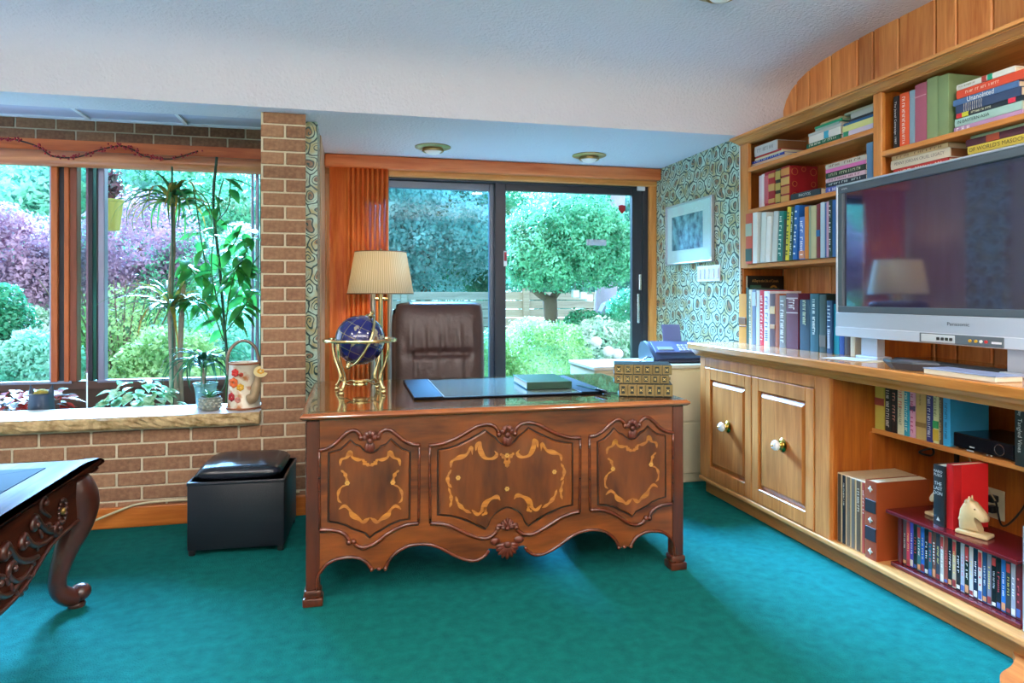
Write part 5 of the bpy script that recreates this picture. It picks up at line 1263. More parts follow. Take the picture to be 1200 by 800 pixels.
# globe
GLX, GLY, GLZ, GR = .045, 3.40, 1.028, .12
def globemat():
    m, nt, bs = newmat('lapis_globe')
    tc = N(nt, 'ShaderNodeTexCoord'); sp = N(nt, 'ShaderNodeSeparateXYZ'); L(nt, tc.outputs['Object'], sp.inputs[0])
    at = N(nt, 'ShaderNodeMath', operation='ARCTAN2'); L(nt, sp.outputs['Y'], at.inputs[0]); L(nt, sp.outputs['X'], at.inputs[1])
    def lines(src, k, w):
        a = N(nt, 'ShaderNodeMath', operation='MULTIPLY'); a.inputs[1].default_value = k; L(nt, src, a.inputs[0])
        f = N(nt, 'ShaderNodeMath', operation='FRACT'); L(nt, a.outputs[0], f.inputs[0])
        l = N(nt, 'ShaderNodeMath', operation='LESS_THAN'); l.inputs[1].default_value = w; L(nt, f.outputs[0], l.inputs[0]); return l
    as_ = N(nt, 'ShaderNodeMath', operation='DIVIDE'); as_.inputs[1].default_value = GR; L(nt, sp.outputs['Z'], as_.inputs[0])
    an = N(nt, 'ShaderNodeMath', operation='ARCSINE'); L(nt, as_.outputs[0], an.inputs[0])
    l1 = lines(at.outputs[0], 12 / PI / 2, .035); l2 = lines(an.outputs[0], 12 / PI / 2, .035)
    mx = N(nt, 'ShaderNodeMath', operation='MAXIMUM'); L(nt, l1.outputs[0], mx.inputs[0]); L(nt, l2.outputs[0], mx.inputs[1])
    nz = N(nt, 'ShaderNodeTexNoise'); nz.inputs['Scale'].default_value = 11; nz.inputs['Detail'].default_value = 4; L(nt, tc.outputs['Object'], nz.inputs['Vector'])
    rp = N(nt, 'ShaderNodeValToRGB'); rp.color_ramp.interpolation = 'CONSTANT'
    e = rp.color_ramp.elements; e[0].position = 0; e[0].color = lin('#171a5c'); e[1].position = .56; e[1].color = lin('#8a8478')
    e2 = rp.color_ramp.elements.new(.62); e2.color = lin('#6e4a34')
    L(nt, nz.outputs['Fac'], rp.inputs[0])
    m2 = N(nt, 'ShaderNodeMix', data_type='RGBA'); L(nt, mx.outputs[0], m2.inputs[0]); L(nt, rp.outputs[0], m2.inputs[6]); m2.inputs[7].default_value = lin('#7d744e')
    L(nt, m2.outputs[2], bs.inputs['Base Color']); bs.inputs['Roughness'].default_value = .12; bs.inputs['Coat Weight'].default_value = .6
    return m
gl = thing('desk_globe', 'blue gemstone globe in a brass four-legged stand', 'globe', (GLX, GLY, ZD))
so = MB().ell((0, 0, 0), (GR, GR, GR), 40, 24).build('sphere', globemat(), gl, smooth=180, loc=(0, 0, GLZ - ZD), rot=(.15, .42, .3))
RB = plain('polished_brass', '#d6c08a', .15, 1.0)
zr_ = GLZ - ZD
MB().lathe([(.150, zr_ - .007), (.176, zr_ - .007), (.179, zr_), (.176, zr_ + .007), (.150, zr_ + .007), (.148, zr_)], 48, cap=False).add([], []).build('horizon_ring', RB, gl, smooth=50)
Mr = Matrix.Translation((0, 0, zr_)) @ Matrix.Rotation(.42, 4, 'Y') @ Matrix.Rotation(PI / 2 + .3, 4, 'Z') @ Matrix.Rotation(PI / 2, 4, 'X')
MB().tube([Mr @ Vector((.134 * math.cos(k * PI / 24), .134 * math.sin(k * PI / 24), 0)) for k in range(48)], .006, 8, closed=True).build('meridian_ring', RB, gl, smooth=180)
Ma = Matrix.Translation((0, 0, zr_)) @ Matrix.Rotation(.42, 4, 'Y')
for sg in (1, -1): MB().lathe([(.006, .118), (.012, .126), (.009, .136), (.013, .146), (.004, .154), (.001, .156)], 14, Ma @ Matrix.Rotation(0 if sg > 0 else PI, 4, 'X')).build('pole_finial', RB, gl, smooth=60)
for k in range(4):
    a = PI / 4 + k * PI / 2 + .12; ca, sa = math.cos(a), math.sin(a)
    prof_ = [(.163, zr_ - .004), (.162, zr_ - .05), (.150, zr_ - .10), (.128, zr_ - .15), (.118, zr_ - .185), (.126, .04), (.138, .022)]
    MB().tube(spline([(r_ * ca, r_ * sa, z_) for r_, z_ in prof_], 5), [.008] * 31, 8).build('leg', RB, gl, smooth=180)
    MB().lathe([(.009, 0), (.012, .003), (.011, .010), (.006, .016), (.010, .022), (.006, .03), (.001, .032)], 14, Matrix.Translation((.139 * ca, .139 * sa, 0))).build('foot', RB, gl, smooth=60)
    MB().tube(spline([(.120 * ca, .120 * sa, .05), (.085 * ca, .085 * sa, .04), (.05 * ca, .05 * sa, .05), (.03 * ca, .03 * sa, .045)], 5), .005, 8).build('stretcher', RB, gl, smooth=180)
MB().lathe([(.001, .03), (.034, .03), (.036, .036), (.034, .04), (.038, .046), (.036, .056), (.030, .058), (.001, .056)], 24).build('compass', RB, gl, smooth=50)
# lamp
LX, LY = onY(446, 300, 4.83).x, 4.83
lm = thing('floor_lamp', 'three-tube brass floor lamp with pleated beige drum shade behind the desk', 'lamp', (LX, LY, 0))
MB().lathe([(.001, 0), (.15, 0), (.152, .012), (.14, .022), (.06, .03), (.03, .045), (.02, .06)], 32).build('base', RB, lm, smooth=50)
MB().tube([(0, 0, .04), (0, 0, 1.33)], .016, 14).build('stem', RB, lm, smooth=60)
NIK = plain('brushed_nickel', '#b8b2a4', .3, .9)
for sx in (-.052, .065): MB().tube([(sx, 0, .04), (sx, 0, 1.28)], .018, 14).build('side_tube', NIK, lm, smooth=60)
MB().tube([(-.06, 0, 1.22), (.075, 0, 1.22)], .010, 10).build('cross_arm', RB, lm, smooth=60)
def shademat():
    m, nt, bs = newmat('linen_shade')
    tc = N(nt, 'ShaderNodeTexCoord'); sp = N(nt, 'ShaderNodeSeparateXYZ'); L(nt, tc.outputs['Object'], sp.inputs[0])
    at = N(nt, 'ShaderNodeMath', operation='ARCTAN2'); L(nt, sp.outputs['Y'], at.inputs[0]); L(nt, sp.outputs['X'], at.inputs[1])
    mu = N(nt, 'ShaderNodeMath', operation='MULTIPLY'); mu.inputs[1].default_value = 90; L(nt, at.outputs[0], mu.inputs[0])
    sn = N(nt, 'ShaderNodeMath', operation='SINE'); L(nt, mu.outputs[0], sn.inputs[0])
    rp = N(nt, 'ShaderNodeMapRange'); rp.inputs['From Min'].default_value = -1
    L(nt, sn.outputs[0], rp.inputs['Value'])
    mx = N(nt, 'ShaderNodeMix', data_type='RGBA'); L(nt, rp.outputs[0], mx.inputs[0]); mx.inputs[6].default_value = lin('#c9b894'); mx.inputs[7].default_value = lin('#ebdfc6')
    L(nt, mx.outputs[2], bs.inputs['Base Color']); bs.inputs['Roughness'].default_value = .8
    tr = N(nt, 'ShaderNodeBsdfTranslucent'); L(nt, mx.outputs[2], tr.inputs['Color'])
    ms = N(nt, 'ShaderNodeMixShader'); ms.inputs[0].default_value = .45
    L(nt, bs.outputs[0], ms.inputs[1]); L(nt, tr.outputs[0], ms.inputs[2]); L(nt, ms.outputs[0], nt.nodes['Material Output'].inputs['Surface'])
    return m
MB().lathe([(.228, 1.258), (.177, 1.545), (.175, 1.545), (.226, 1.258)], 64, cap=False).build('shade', shademat(), lm, smooth=60)
for r_, z_ in ((.229, 1.258), (.178, 1.545)): MB().tube([(r_ * math.cos(k * PI / 32), r_ * math.sin(k * PI / 32), z_) for k in range(64)], .003, 6, closed=True).build('shade_trim', plain('brown_trim', '#7a5a3a', .6), lm, smooth=180)
MB().lathe([(.003, 1.53), (.004, 1.552), (.009, 1.558), (.006, 1.568), (.001, 1.572)], 12).build('finial', RB, lm, smooth=60)
pl_ = bpy.data.lights.new('lamp_bulb', 'POINT'); pl_.energy = 4; pl_.color = (1, .88, .72); pl_.shadow_soft_size = .04
po_ = bpy.data.objects.new('lamp_bulb', pl_); COL.objects.link(po_); po_.parent = lm; po_.location = (0, 0, 1.42)

# ================================================================== office chair
BRL = plain('brown_leather', '#46302c', .38, bump=.35, bscale=35, var=.12, vscale=10)
ch = thing('office_chair', 'high-backed brown leather office chair behind the desk', 'chair', (.555, 4.23, 0), math.radians(-2))
def pillow(w, h, t, crease, nx=40, nz=36, M=None):
    """cushion in x,z, front towards -y"""
    b = MB(); v = []; f = []
    for side in (-1, 1):
        for j in range(nz + 1):
            for i in range(nx + 1):
                u_ = i / nx * 2 - 1; w_ = j / nz * 2 - 1
                e = (1 - abs(u_) ** 5) ** .5 * (1 - abs(w_) ** 5) ** .5
                y = side * t * e
                if side < 0: y += crease(u_, w_) * e
                rx = 1 - .05 * abs(w_) ** 6; rz = 1 - .04 * abs(u_) ** 6
                v.append((u_ * w / 2 * rx, y, w_ * h / 2 * rz))
    n1 = (nx + 1) * (nz + 1)
    for s_ in (0, 1):
        for j in range(nz):
            for i in range(nx):
                a = s_ * n1 + j * (nx + 1) + i; f.append((a, a + 1, a + nx + 2, a + nx + 1))
    b.add(v, f, M); return b
def crease(u_, w_):
    y = 0
    d1 = abs(w_ - .1)
    if abs(u_) < .62: y += .045 * math.exp(-(d1 / .04) ** 2)
    else: y += .02 * math.exp(-(d1 / .05) ** 2) * max(0, 1 - (abs(u_) - .62) / .3)
    if w_ < .1:
        for uu in (-.55, -.02, .55): y += .014 * math.exp(-((u_ - uu) / .03) ** 2)
    y += (.007 * math.sin(u_ * 23 + w_ * 3) + .004 * math.sin(u_ * 41)) * math.exp(-((w_ - .3) / .28) ** 2)
    return y
Mb = Matrix.Translation((0, .17, .83)) @ Matrix.Rotation(-.10, 4, 'X')
pillow(.58, .75, .075, crease, M=Mb).build('backrest', BRL, ch, smooth=180)
Mb2 = Matrix.Translation((-.012, .23, .82)) @ Matrix.Rotation(-.10, 4, 'X')
pillow(.59, .70, .05, lambda a, b_: 0, 16, 16, Mb2).build('back_shell', plain('brown_leather_edge', '#5a4038', .4), ch, smooth=180)
Ms = Matrix.Translation((0, -.08, .47)) @ Matrix.Rotation(-PI / 2, 4, 'X')
pillow(.54, .46, .06, lambda a, b_: 0, 20, 20, Ms).build('seat', BRL, ch, smooth=180)
for sx in (-.31, .31):
    MB().tube(spline([(sx, .16, .50), (sx, .12, .64), (sx, -.05, .66), (sx, -.16, .62), (sx * .95, -.12, .48)], 6), .022, 10).build('armrest', BRL, ch, smooth=180)
MB().cyl((0, -.02, .10), (0, -.02, .42), .028, 16).build('gas_column', BLACK, ch, smooth=40)
for k in range(5):
    a = k * 2 * PI / 5 + .3; MB().tube([(0, -.02, .11), (.16 * math.cos(a), -.02 + .16 * math.sin(a), .09), (.29 * math.cos(a), -.02 + .29 * math.sin(a), .07)], [.025, .022, .016], 8).build('base_arm', BLACK, ch, smooth=60)
    MB().ell((.29 * math.cos(a), -.02 + .29 * math.sin(a), .028), (.028, .028, .028), 12, 8).build('caster', BLACK, ch, smooth=180)

# ================================================================== ottoman
OT = plain('black_bonded_leather', '#1a1c24', .38, bump=.12, bscale=300)
ot = thing('ottoman', 'black leather cube ottoman with padded lid before the brick wall', 'ottoman', (-.525, 3.725, 0), math.radians(-3))
w_ = .222
for sx in (-1, 1):
    for sy in (-1, 1): MB().rbox(sx * w_ * .98 - .03 * (sx > 0) , sx * w_ * .98 + .03 * (sx < 0), sy * w_ * .98 - .03 * (sy > 0), sy * w_ * .98 + .03 * (sy < 0), 0, .028, .004, 1).build('foot', BLACK, ot)
MB().rbox(-w_, w_, -w_, w_, .026, .352, .007, 2).build('box', OT, ot, smooth=40)
MB().rbox(-w_ - .002, w_ + .002, -w_ - .002, w_ + .002, .335, .352, .004, 2).build('rim_welt', OT, ot, smooth=40)
def lid(a_, b_): return 0
M = Matrix.Translation((0, .004, .375)) @ Matrix.Rotation(-PI / 2, 4, 'X')
pillow(.405, .405, .045, lid, 24, 24, M).build('lid_cushion', plain('black_lid_leather', '#20222c', .22, bump=.1, bscale=60), ot, smooth=180)

# ================================================================== carved coffee table
CT = wood('dark_carved_walnut', '#2c120c', '#542818', 'Y', .8, .45, coat=.0)
CTZ = plain('carved_walnut', '#4a2218', .28, var=.3, vscale=20, coat=.4)
CT.node_tree.nodes['Principled BSDF'].inputs['Specular IOR Level'].default_value = .04
ZTB = .575; cx1, cy1, cx0, cy0 = -1.005, 3.125, -2.25, 1.55
ct = thing('coffee_table', 'dark carved walnut table with slate inset top and cabriole legs', 'table', (cx1, cy1, 0))
def outline(off):
    """rounded rectangle with notched corners, inset by off"""
    x0_, x1_, y0_, y1_ = cx0 + off, cx1 - off, cy0 + off, cy1 - off
    c = .05; pts = []
    def corner(px_, py_, sx, sy):
        loc = [(-.105, 0), (-.075, .002), (-.055, .010), (-.035, .024), (-.012, .03), (.008, .026), (.02, .014)]
        a_ = [(px_ + sx * (u_ - .0), py_ + sy * (v_ - .02)) for u_, v_ in loc]
        b_ = [(px_ + sx * (v_ - .02), py_ + sy * (u_ - .0)) for u_, v_ in loc][::-1]
        return a_ + b_[1:]
    pts += corner(x1_, y1_, 1, 1)
    pts += corner(x1_, y0_, 1, -1)[::-1]
    pts += corner(x0_, y0_, -1, -1)
    pts += corner(x0_, y1_, -1, 1)[::-1]
    return pts
lv_ = [(.035, -.052), (.022, -.046), (.016, -.036), (.02, -.03), (.008, -.024), (.0, -.016), (.001, -.006), (.008, 0)]
b = MB(); rings = [outline(o_) for o_, z_ in lv_]; n_ = len(rings[0])
b.add([(x, y, ZTB + lv_[r][1]) for r in range(len(lv_)) for x, y in rings[r]], [tuple(range(n_))[::-1], tuple((len(lv_) - 1) * n_ + i for i in range(n_))] + [(r * n_ + i, r * n_ + (i + 1) % n_, (r + 1) * n_ + (i + 1) % n_, (r + 1) * n_ + i) for r in range(len(lv_) - 1) for i in range(n_)])
P(b, 'top', CT, ct, smooth=40)
SLT = plain('blue_slate', '#1a212c', .6, var=.12, vscale=6, spec=.03)
ix0, ix1, iy0, iy1 = cx0 + .14, cx1 - .14, cy0 + .14, cy1 - .14
xm = (ix0 + ix1) / 2; ym = (iy0 + iy1) / 2; g_ = .004
def tri(pts_): P(MB().prism([(0, 0)] * 0 or [(x, y) for x, y in pts_], 0, .0022, Matrix(((1, 0, 0, 0), (0, 0, 1, 0), (0, 1, 0, ZTB + .0004), (0, 0, 0, 1)))), 'slate_tile', SLT, ct)
for k in range(4):
    ya, yb = iy0 + (iy1 - iy0) * k / 4 + g_ / 2, iy0 + (iy1 - iy0) * (k + 1) / 4 - g_ / 2
    # tiles cut on the diagonal
    for (a_, b_) in ((ix0, xm), (xm, ix1)):
        MB_ = [(a_ + g_ / 2, ya), (b_ - g_ / 2, ya), (b_ - g_ / 2, yb)], [(a_ + g_ / 2, ya + g_), (b_ - g_ * 1.2, yb), (a_ + g_ / 2, yb)]
        for t_ in MB_: tri(t_)
# apron on each side: board with a serpentine lower edge
def apron(length, M, nm='apron'):
    L_ = length; pts = [(-L_ / 2, 0), (L_ / 2, 0)]
    low = []
    for i in range(41):
        u_ = 1 - 2 * i / 40; a_ = abs(u_)
        z_ = -.15 - .085 * math.exp(-(a_ / .5) ** 4)
        low.append((u_ * L_ / 2, z_ - .02))
    b = MB().prism(pts + low, -.012, .012, M); ap_ = P(b, nm, CT, ct)
    P(MB().tube([M @ Vector((x, -.014, z)) for x, z in low], .008, 8), 'apron_bead', CTZ, ct, smooth=180)
    return M
zA = ZTB - .05
M1 = Matrix(((0, -1, 0, cx1 - .055), (1, 0, 0, (cy0 + cy1) / 2), (0, 0, 1, zA), (0, 0, 0, 1)))   # right side, faces +x
apron(cy1 - cy0 - .2, M1)
M2 = Matrix(((-1, 0, 0, (cx0 + cx1) / 2), (0, -1, 0, cy1 - .055), (0, 0, 1, zA), (0, 0, 0, 1)))
apron(cx1 - cx0 - .2, M2)
M3 = Matrix(((1, 0, 0, (cx0 + cx1) / 2), (0, 1, 0, cy0 + .055), (0, 0, 1, zA), (0, 0, 0, 1))); apron(cx1 - cx0 - .2, M3)
M4 = Matrix(((0, 1, 0, cx0 + .055), (-1, 0, 0, (cy0 + cy1) / 2), (0, 0, 1, zA), (0, 0, 0, 1))); apron(cy1 - cy0 - .2, M4)
# carved rosettes and scrolls on the side that shows
def crow(yv, zv, s=1):
    b = MB(); x = cx1 - .040
    for k in range(14):
        a = k * 2 * PI / 14; b.ell((x, yv + .034 * s * math.cos(a), zv + .042 * s * math.sin(a)), (.008, .0085 * s, .0085 * s), 8, 6)
    P(b, 'beaded_rosette', CTZ, ct, smooth=180)
    P(MB().ell((x + .002, yv, zv), (.010, .012 * s, .014 * s), 10, 8), 'rosette_boss', plain('brass_boss', '#b08a4a', .3, .6), ct, smooth=180)
crow(2.86, .44)
def scroll(pts, r=.012, curl=1, nm='scroll'):
    y_, z_ = pts[-1]; dy, dz = pts[-1][0] - pts[-2][0], pts[-1][1] - pts[-2][1]; a0 = math.atan2(dz, dy)
    c_ = .026; cy_, cz_ = y_ - c_ * math.sin(a0) * curl, z_ + c_ * math.cos(a0) * curl
    path = [Vector((cx1 - .043, y, z)) for y, z in pts[:-1]]
    for k in range(13):
        an = a0 - curl * PI / 2 + curl * k * .42; rr = c_ * (1 - k / 15)
        path.append(Vector((cx1 - .041 + .0006 * k, cy_ + rr * math.cos(an), cz_ + rr * math.sin(an))))
    sp = spline(path, 4); m = len(sp)
    P(MB().tube(sp, [r * (.35 + .75 * math.sin(PI * min(1, .12 + .9 * i / m)) ** .8) for i in range(m)], 8), nm, CTZ, ct, smooth=180)
    e = path[-1]; P(MB().ell((e.x + .003, e.y, e.z), (.011, .011, .011), 10, 6), 'scroll_eye', CTZ, ct, smooth=180)
scroll([(2.80, .385), (2.75, .40), (2.69, .44), (2.64, .485)], .013, 1); scroll([(2.78, .375), (2.70, .375), (2.62, .40), (2.56, .45)], .012, 1)
scroll([(2.66, .345), (2.58, .36), (2.50, .40), (2.44, .46)], .014, 1); scroll([(2.62, .33), (2.56, .315), (2.50, .325), (2.45, .36)], .011, -1)
scroll([(2.54, .315), (2.47, .30), (2.41, .315), (2.36, .35)], .012, -1); scroll([(2.76, .45), (2.72, .475), (2.68, .50)], .009, -1); scroll([(2.86, .375), (2.83, .365), (2.80, .37)], .010, -1)
for k in range(14):
    yy = 2.80 - .03 * k; zz2 = .375 + .07 * math.sin(k * .55) - .004 * k
    M = Matrix.Translation((cx1 - .041, yy, zz2)) @ Matrix.Rotation(.9 + .5 * math.sin(k), 4, 'X')
    P(MB().ell((0, 0, 0), (.008, .009, .022), 8, 6, M), 'carved_leaf', CTZ, ct, smooth=180)
for k in range(8): P(MB().ell((cx1 - .04, 2.30 + .022 * (k % 4), .30 + .03 * (k // 4)), (.009, .013, .016), 8, 6), 'carved_leaf', CTZ, ct, smooth=180)
# cabriole legs
def cab_leg(x, y, sx, sy):
    path = [(0, 0, ZTB - .06), (.012, .012, ZTB - .11), (.022, .022, ZTB - .17), (.014, .014, ZTB - .25), (-.014, -.014, .24), (-.035, -.035, .15), (-.036, -.036, .09), (-.012, -.012, .05), (.012, .012, .035)]
    rad = [.056, .068, .068, .056, .043, .034, .032, .036, .034]
    pp_ = spline([(x + sx * a_, y + sy * b_, c_) for a_, b_, c_ in path], 5); rr = [r.x for r in spline([(q, 0, 0) for q in rad], 5)]
    lg = P(MB().tube(pp_, rr, 14), 'leg', CTZ, ct, smooth=180)
    P(MB().ell((x + sx * .022, y + sy * .022, .052), (.04, .04, .034), 14, 8), 'scroll_toe', CTZ, ct, smooth=180)
    P(MB().lathe([(.001, 0), (.03, 0), (.033, .008), (.028, .018), (.001, .02)], 16, Matrix.Translation((x + sx * .012, y + sy * .012, 0))), 'foot', CTZ, ct, smooth=50)
    b = MB()
    for k in range(6): b.ell((x + sx * (.062 - .006 * abs(k - 2)), y + sy * (.062 - .006 * abs(k - 2)) , ZTB - .10 - .028 * k), (.016, .016, .018), 8, 6)
    P(b, 'knee_carving', CTZ, ct, smooth=180)
for sx, sy, x, y in ((1, 1, cx1 - .075, cy1 - .075), (1, -1, cx1 - .075, cy0 + .075), (-1, 1, cx0 + .075, cy1 - .075), (-1, -1, cx0 + .075, cy0 + .075)): cab_leg(x, y, sx, sy)
# extension cord along the baseboard
cable('cream extension cord running over the baseboard behind the ottoman', [(-1.32, 3.98, .06), (-1.2, 4.015, .10), (-1.1, 4.02, .128), (-.95, 4.02, .135), (-.7, 4.02, .13), (-.45, 4.02, .135), (-.28, 4.02, .14)], .006, plain('cream_cord', '#cfc3a0', .5), 'extension_cord')
# ================================================================== house plants in the planter
def strap_leaf(length, width, droop, n=7):
    """arching strap leaf growing along +x from the origin"""
    b = MB(); v = []; f = []
    x = z = 0; a = .9
    for i in range(n + 1):
        u_ = i / n; w_ = width * (.55 + .45 * math.sin(PI * min(1, u_ * 1.6 + .1))) * (1 - u_ ** 3) + .0004
        v += [(x, -w_, z + w_ * .35), (x, 0, z), (x, w_, z + w_ * .35)]
        x += math.cos(a) * length / n; z += math.sin(a) * length / n; a -= droop / n
    for i in range(n):
        for k in range(2): f.append((i * 3 + k, i * 3 + k + 1, i * 3 + k + 4, i * 3 + k + 3))
    b.add(v, f); return b
DRG = leafmat('dracaena_green', '#1d4a2a', '#4f8a3c', 9, .35, .3); DRY = leafmat('dracaena_yellowing', '#4a6a2a', '#b08a3c', 9, .4, .3)
BARK = plain('grey_brown_bark', '#8a7d6c', .9, bump=.6, bscale=60, var=.2, vscale=20)
_sl = {}
def tuft(par, c, n, lmin, lmax, w, mat, dmin, dmax, tilt=(-.2, .9), mat2=None):
    for i in range(n):
        k = (mat.name, i % 5, round(lmax, 2)); 
        if k not in _sl: _sl[k] = strap_leaf(lmin + (lmax - lmin) * (i % 5) / 4, w, dmin + (dmax - dmin) * ((i * 3) % 5) / 4).mesh('leaf', mat if not mat2 or i % 3 else mat2, smooth=180)
        link('leaf', _sl[k], par, loc=(c[0], c[1], c[2] + random.uniform(-.02, .03)), rot=(random.uniform(-.25, .25), -random.uniform(*tilt) + .5, i * 2.4 + random.uniform(-.2, .2)))
dp = onY(203, 460, 4.7)
SOIL = .44
dr = thing('dracaena', 'tall dracaena with two tufts of strap leaves in the planter', 'plant', (dp.x, 4.7, SOIL))
hz_ = lambda py: onY(200, py, 4.7).z - SOIL
MB().tube(spline([(0.02, 0, 0), (0.0, 0, .35), (-.015, 0, .8), (0, 0, 1.15), (-.005, 0, hz_(232))], 6), [.03] * 6 + [.022] * 6 + [.017] * 6 + [.013] * 7, 10).build('trunk', BARK, dr, smooth=180)
MB().tube(spline([(.05, .01, 0), (.035, .02, .4), (.05, .02, .8), (.055, .02, hz_(318))], 6), .017, 10).build('side_stem', BARK, dr, smooth=180)
MB().tube([(.005, -.03, 0), (.0, -.03, hz_(196))], .006, 8).build('support_stake', plain('stake_green', '#3a5a48', .6), dr, smooth=180)
tuft(dr, (-.005, 0, hz_(240)), 46, .34, .50, .015, DRG, 1.9, 2.9, (-.1, .9), DRY)
tuft(dr, (-.01, 0, hz_(364)), 44, .34, .52, .015, DRG, 1.2, 2.3, (-.2, .9), DRY)
# small spiky plant in a teal pot on the sill
pt = onz(243, 474, .6025); pt = Vector((pt.x, 4.275, .6025))
sp_ = thing('spider_plant', 'small dark strap-leaved plant in a sea-green pot on the stone sill', 'plant', pt)
MB().lathe([(.001, 0), (.045, 0), (.05, .01), (.062, .115), (.066, .118), (.066, .135), (.058, .135), (.055, .10), (.001, .10)], 24).build('pot', plain('sea_green_glaze', '#5a8a80', .25, coat=.4), sp_, smooth=40)
MB().tube(spline([(0, 0, .09), (-.01, 0, .16), (-.02, 0, .23)], 4), .01, 8).build('stem', BARK, sp_, smooth=180)
tuft(sp_, (-.022, 0, .235), 38, .24, .40, .012, leafmat('dark_strap_green', '#123c2a', '#3a7a4c', 12, .3, .2), 2.0, 3.2, (-.1, .7))
# succulent in a textured stone pot
pt = onz(248, 479, .6025)
su = thing('succulent', 'small succulent in a grey patterned stone pot on the sill edge', 'plant', (pt.x, 4.115, .6025))
MB().lathe([(.001, 0), (.045, 0), (.054, .008), (.057, .04), (.055, .074), (.047, .076), (.045, .062), (.001, .06)], 20).build('pot', plain('patterned_stone', '#7a8078', .7, bump=.8, bscale=45, var=.45, vscale=38), su, smooth=50)
b = MB()
for r_ in range(3):
    for k in range(12):
        a = k * PI / 6 + r_ * .26; z_ = .022 + r_ * .019
        b.ell((.0555 * math.cos(a), .0555 * math.sin(a), z_), (.009, .009, .007), 8, 5)
b.build('pot_relief', plain('stone_relief', '#a4a898', .7), su, smooth=180, kind='stuff')
tuft(su, (0, 0, .062), 18, .05, .085, .009, leafmat('succulent_green', '#2a7a4a', '#6ab86a', 20, .35, .2), .3, 1.0, (0, .6))
# tall leafy plant
def broad_leaf(l, w, mat):
    b = MB(); n = 6; v = []; f = []
    for i in range(n + 1):
        u_ = i / n; ww = w * math.sin(PI * (u_ ** .8)) + .0005; x = l * u_; z = -.25 * l * u_ ** 2
        v += [(x, -ww, z + ww * .25), (x, 0, z), (x, ww, z + ww * .25)]
    for i in range(n):
        for k in range(2): f.append((i * 3 + k, i * 3 + k + 1, i * 3 + k + 4, i * 3 + k + 3))
    b.add(v, f); return b.mesh('leaf', mat, smooth=180)
lpz = onY(268, 460, 4.75)
lf = thing('leafy_shrub_plant', 'tall leafy green plant with a dark cane beside the brick pillar', 'plant', (lpz.x, 4.75, SOIL))
def lz(px, py): p = onY(px, py, 4.75); return Vector((p.x - lpz.x, 0, p.z - SOIL))
CANE = plain('dark_green_cane', '#1f4030', .5)
MB().tube(spline([lz(272, 470), lz(268, 440), lz(258, 320), lz(250, 240), lz(254, 184)], 8), .009, 8).build('cane', CANE, lf, smooth=180)
stems = [[(268, 470), (262, 400), (252, 320), (256, 260), (258, 232)], [(268, 430), (252, 340), (238, 300), (232, 250), (230, 225)], [(262, 400), (275, 330), (288, 295), (300, 270)], [(260, 380), (275, 345), (292, 318), (304, 300)], [(258, 360), (240, 335), (226, 318), (212, 300)], [(262, 400), (245, 365), (225, 345)], [(262, 390), (285, 365), (300, 340)]]
stems += [[(258, 262), (266, 240), (272, 212)], [(258, 262), (260, 235), (261, 208)], [(256, 300), (270, 285), (282, 262)], [(254, 330), (270, 322), (284, 305)]]
LM = leafmat('bright_leaf_green', '#1f6a34', '#58b04a', 7, .3, .35); lv1 = [broad_leaf(.165, .034, LM), broad_leaf(.14, .03, LM), broad_leaf(.12, .028, LM)]
for si, st in enumerate(stems):
    path = spline([lz(*p) + Vector((0, random.uniform(-.12, .12), 0)) for p in st], 6)
    MB().tube(path, .004, 6).build('branch', plain('young_stem', '#3a6a34', .6), lf, smooth=180)
    nl = [18, 14, 16, 15, 15, 12, 14, 2, 1, 10, 12][si]
    for i in range(nl):
        q = path[min(len(path) - 1, int((.3 + .7 * (i + .5) / nl) * len(path)))] if si < 7 else path[-1 - (i * 2) % max(1, len(path) - 3)]
        q = Vector((min(q.x, -.66 - lpz.x), q.y, q.z))
        link('leaf', lv1[i % 3], lf, loc=q, rot=(random.uniform(-.5, .5), random.uniform(-.1, .9), random.uniform(0, 2 * PI)))
# variegated mound, red-leaved plants
VAR = leafmat('variegated_leaf', '#3f9a5a', '#cfe8c0', 30, .35, .2)
vp = onY(163, 462, 4.52)
vg = thing('variegated_plant', 'low mound of variegated pale green leaves in the planter', 'plant', (vp.x, 4.52, SOIL))
vl = [broad_leaf(.085, .03, VAR), broad_leaf(.07, .027, VAR)]
for i in range(90):
    a = random.uniform(0, 2 * PI); r_ = .2 * math.sqrt(random.random()); hh = .12 + .19 * (1 - (r_ / .21) ** 2) * random.uniform(.55, 1)
    link('leaf', vl[i % 2], vg, loc=(r_ * math.cos(a) * 1.1, r_ * math.sin(a) * .7, hh), rot=(random.uniform(-.3, .3), random.uniform(-.2, .6), a + random.uniform(-.6, .6)))
b = MB()
for i in range(14):
    a = i * 2.4; b.tube([(0, 0, 0), (.1 * math.cos(a), .07 * math.sin(a), .12)], .003, 5)
b.build('stem', plain('young_stem', '#3a6a34', .6), vg, kind='stuff')
RED = leafmat('coleus_red', '#8a1f28', '#e0503a', 14, .4, .2); PAL = leafmat('caladium_pale', '#5a8a8a', '#d8d8e4', 14, .4, .2)
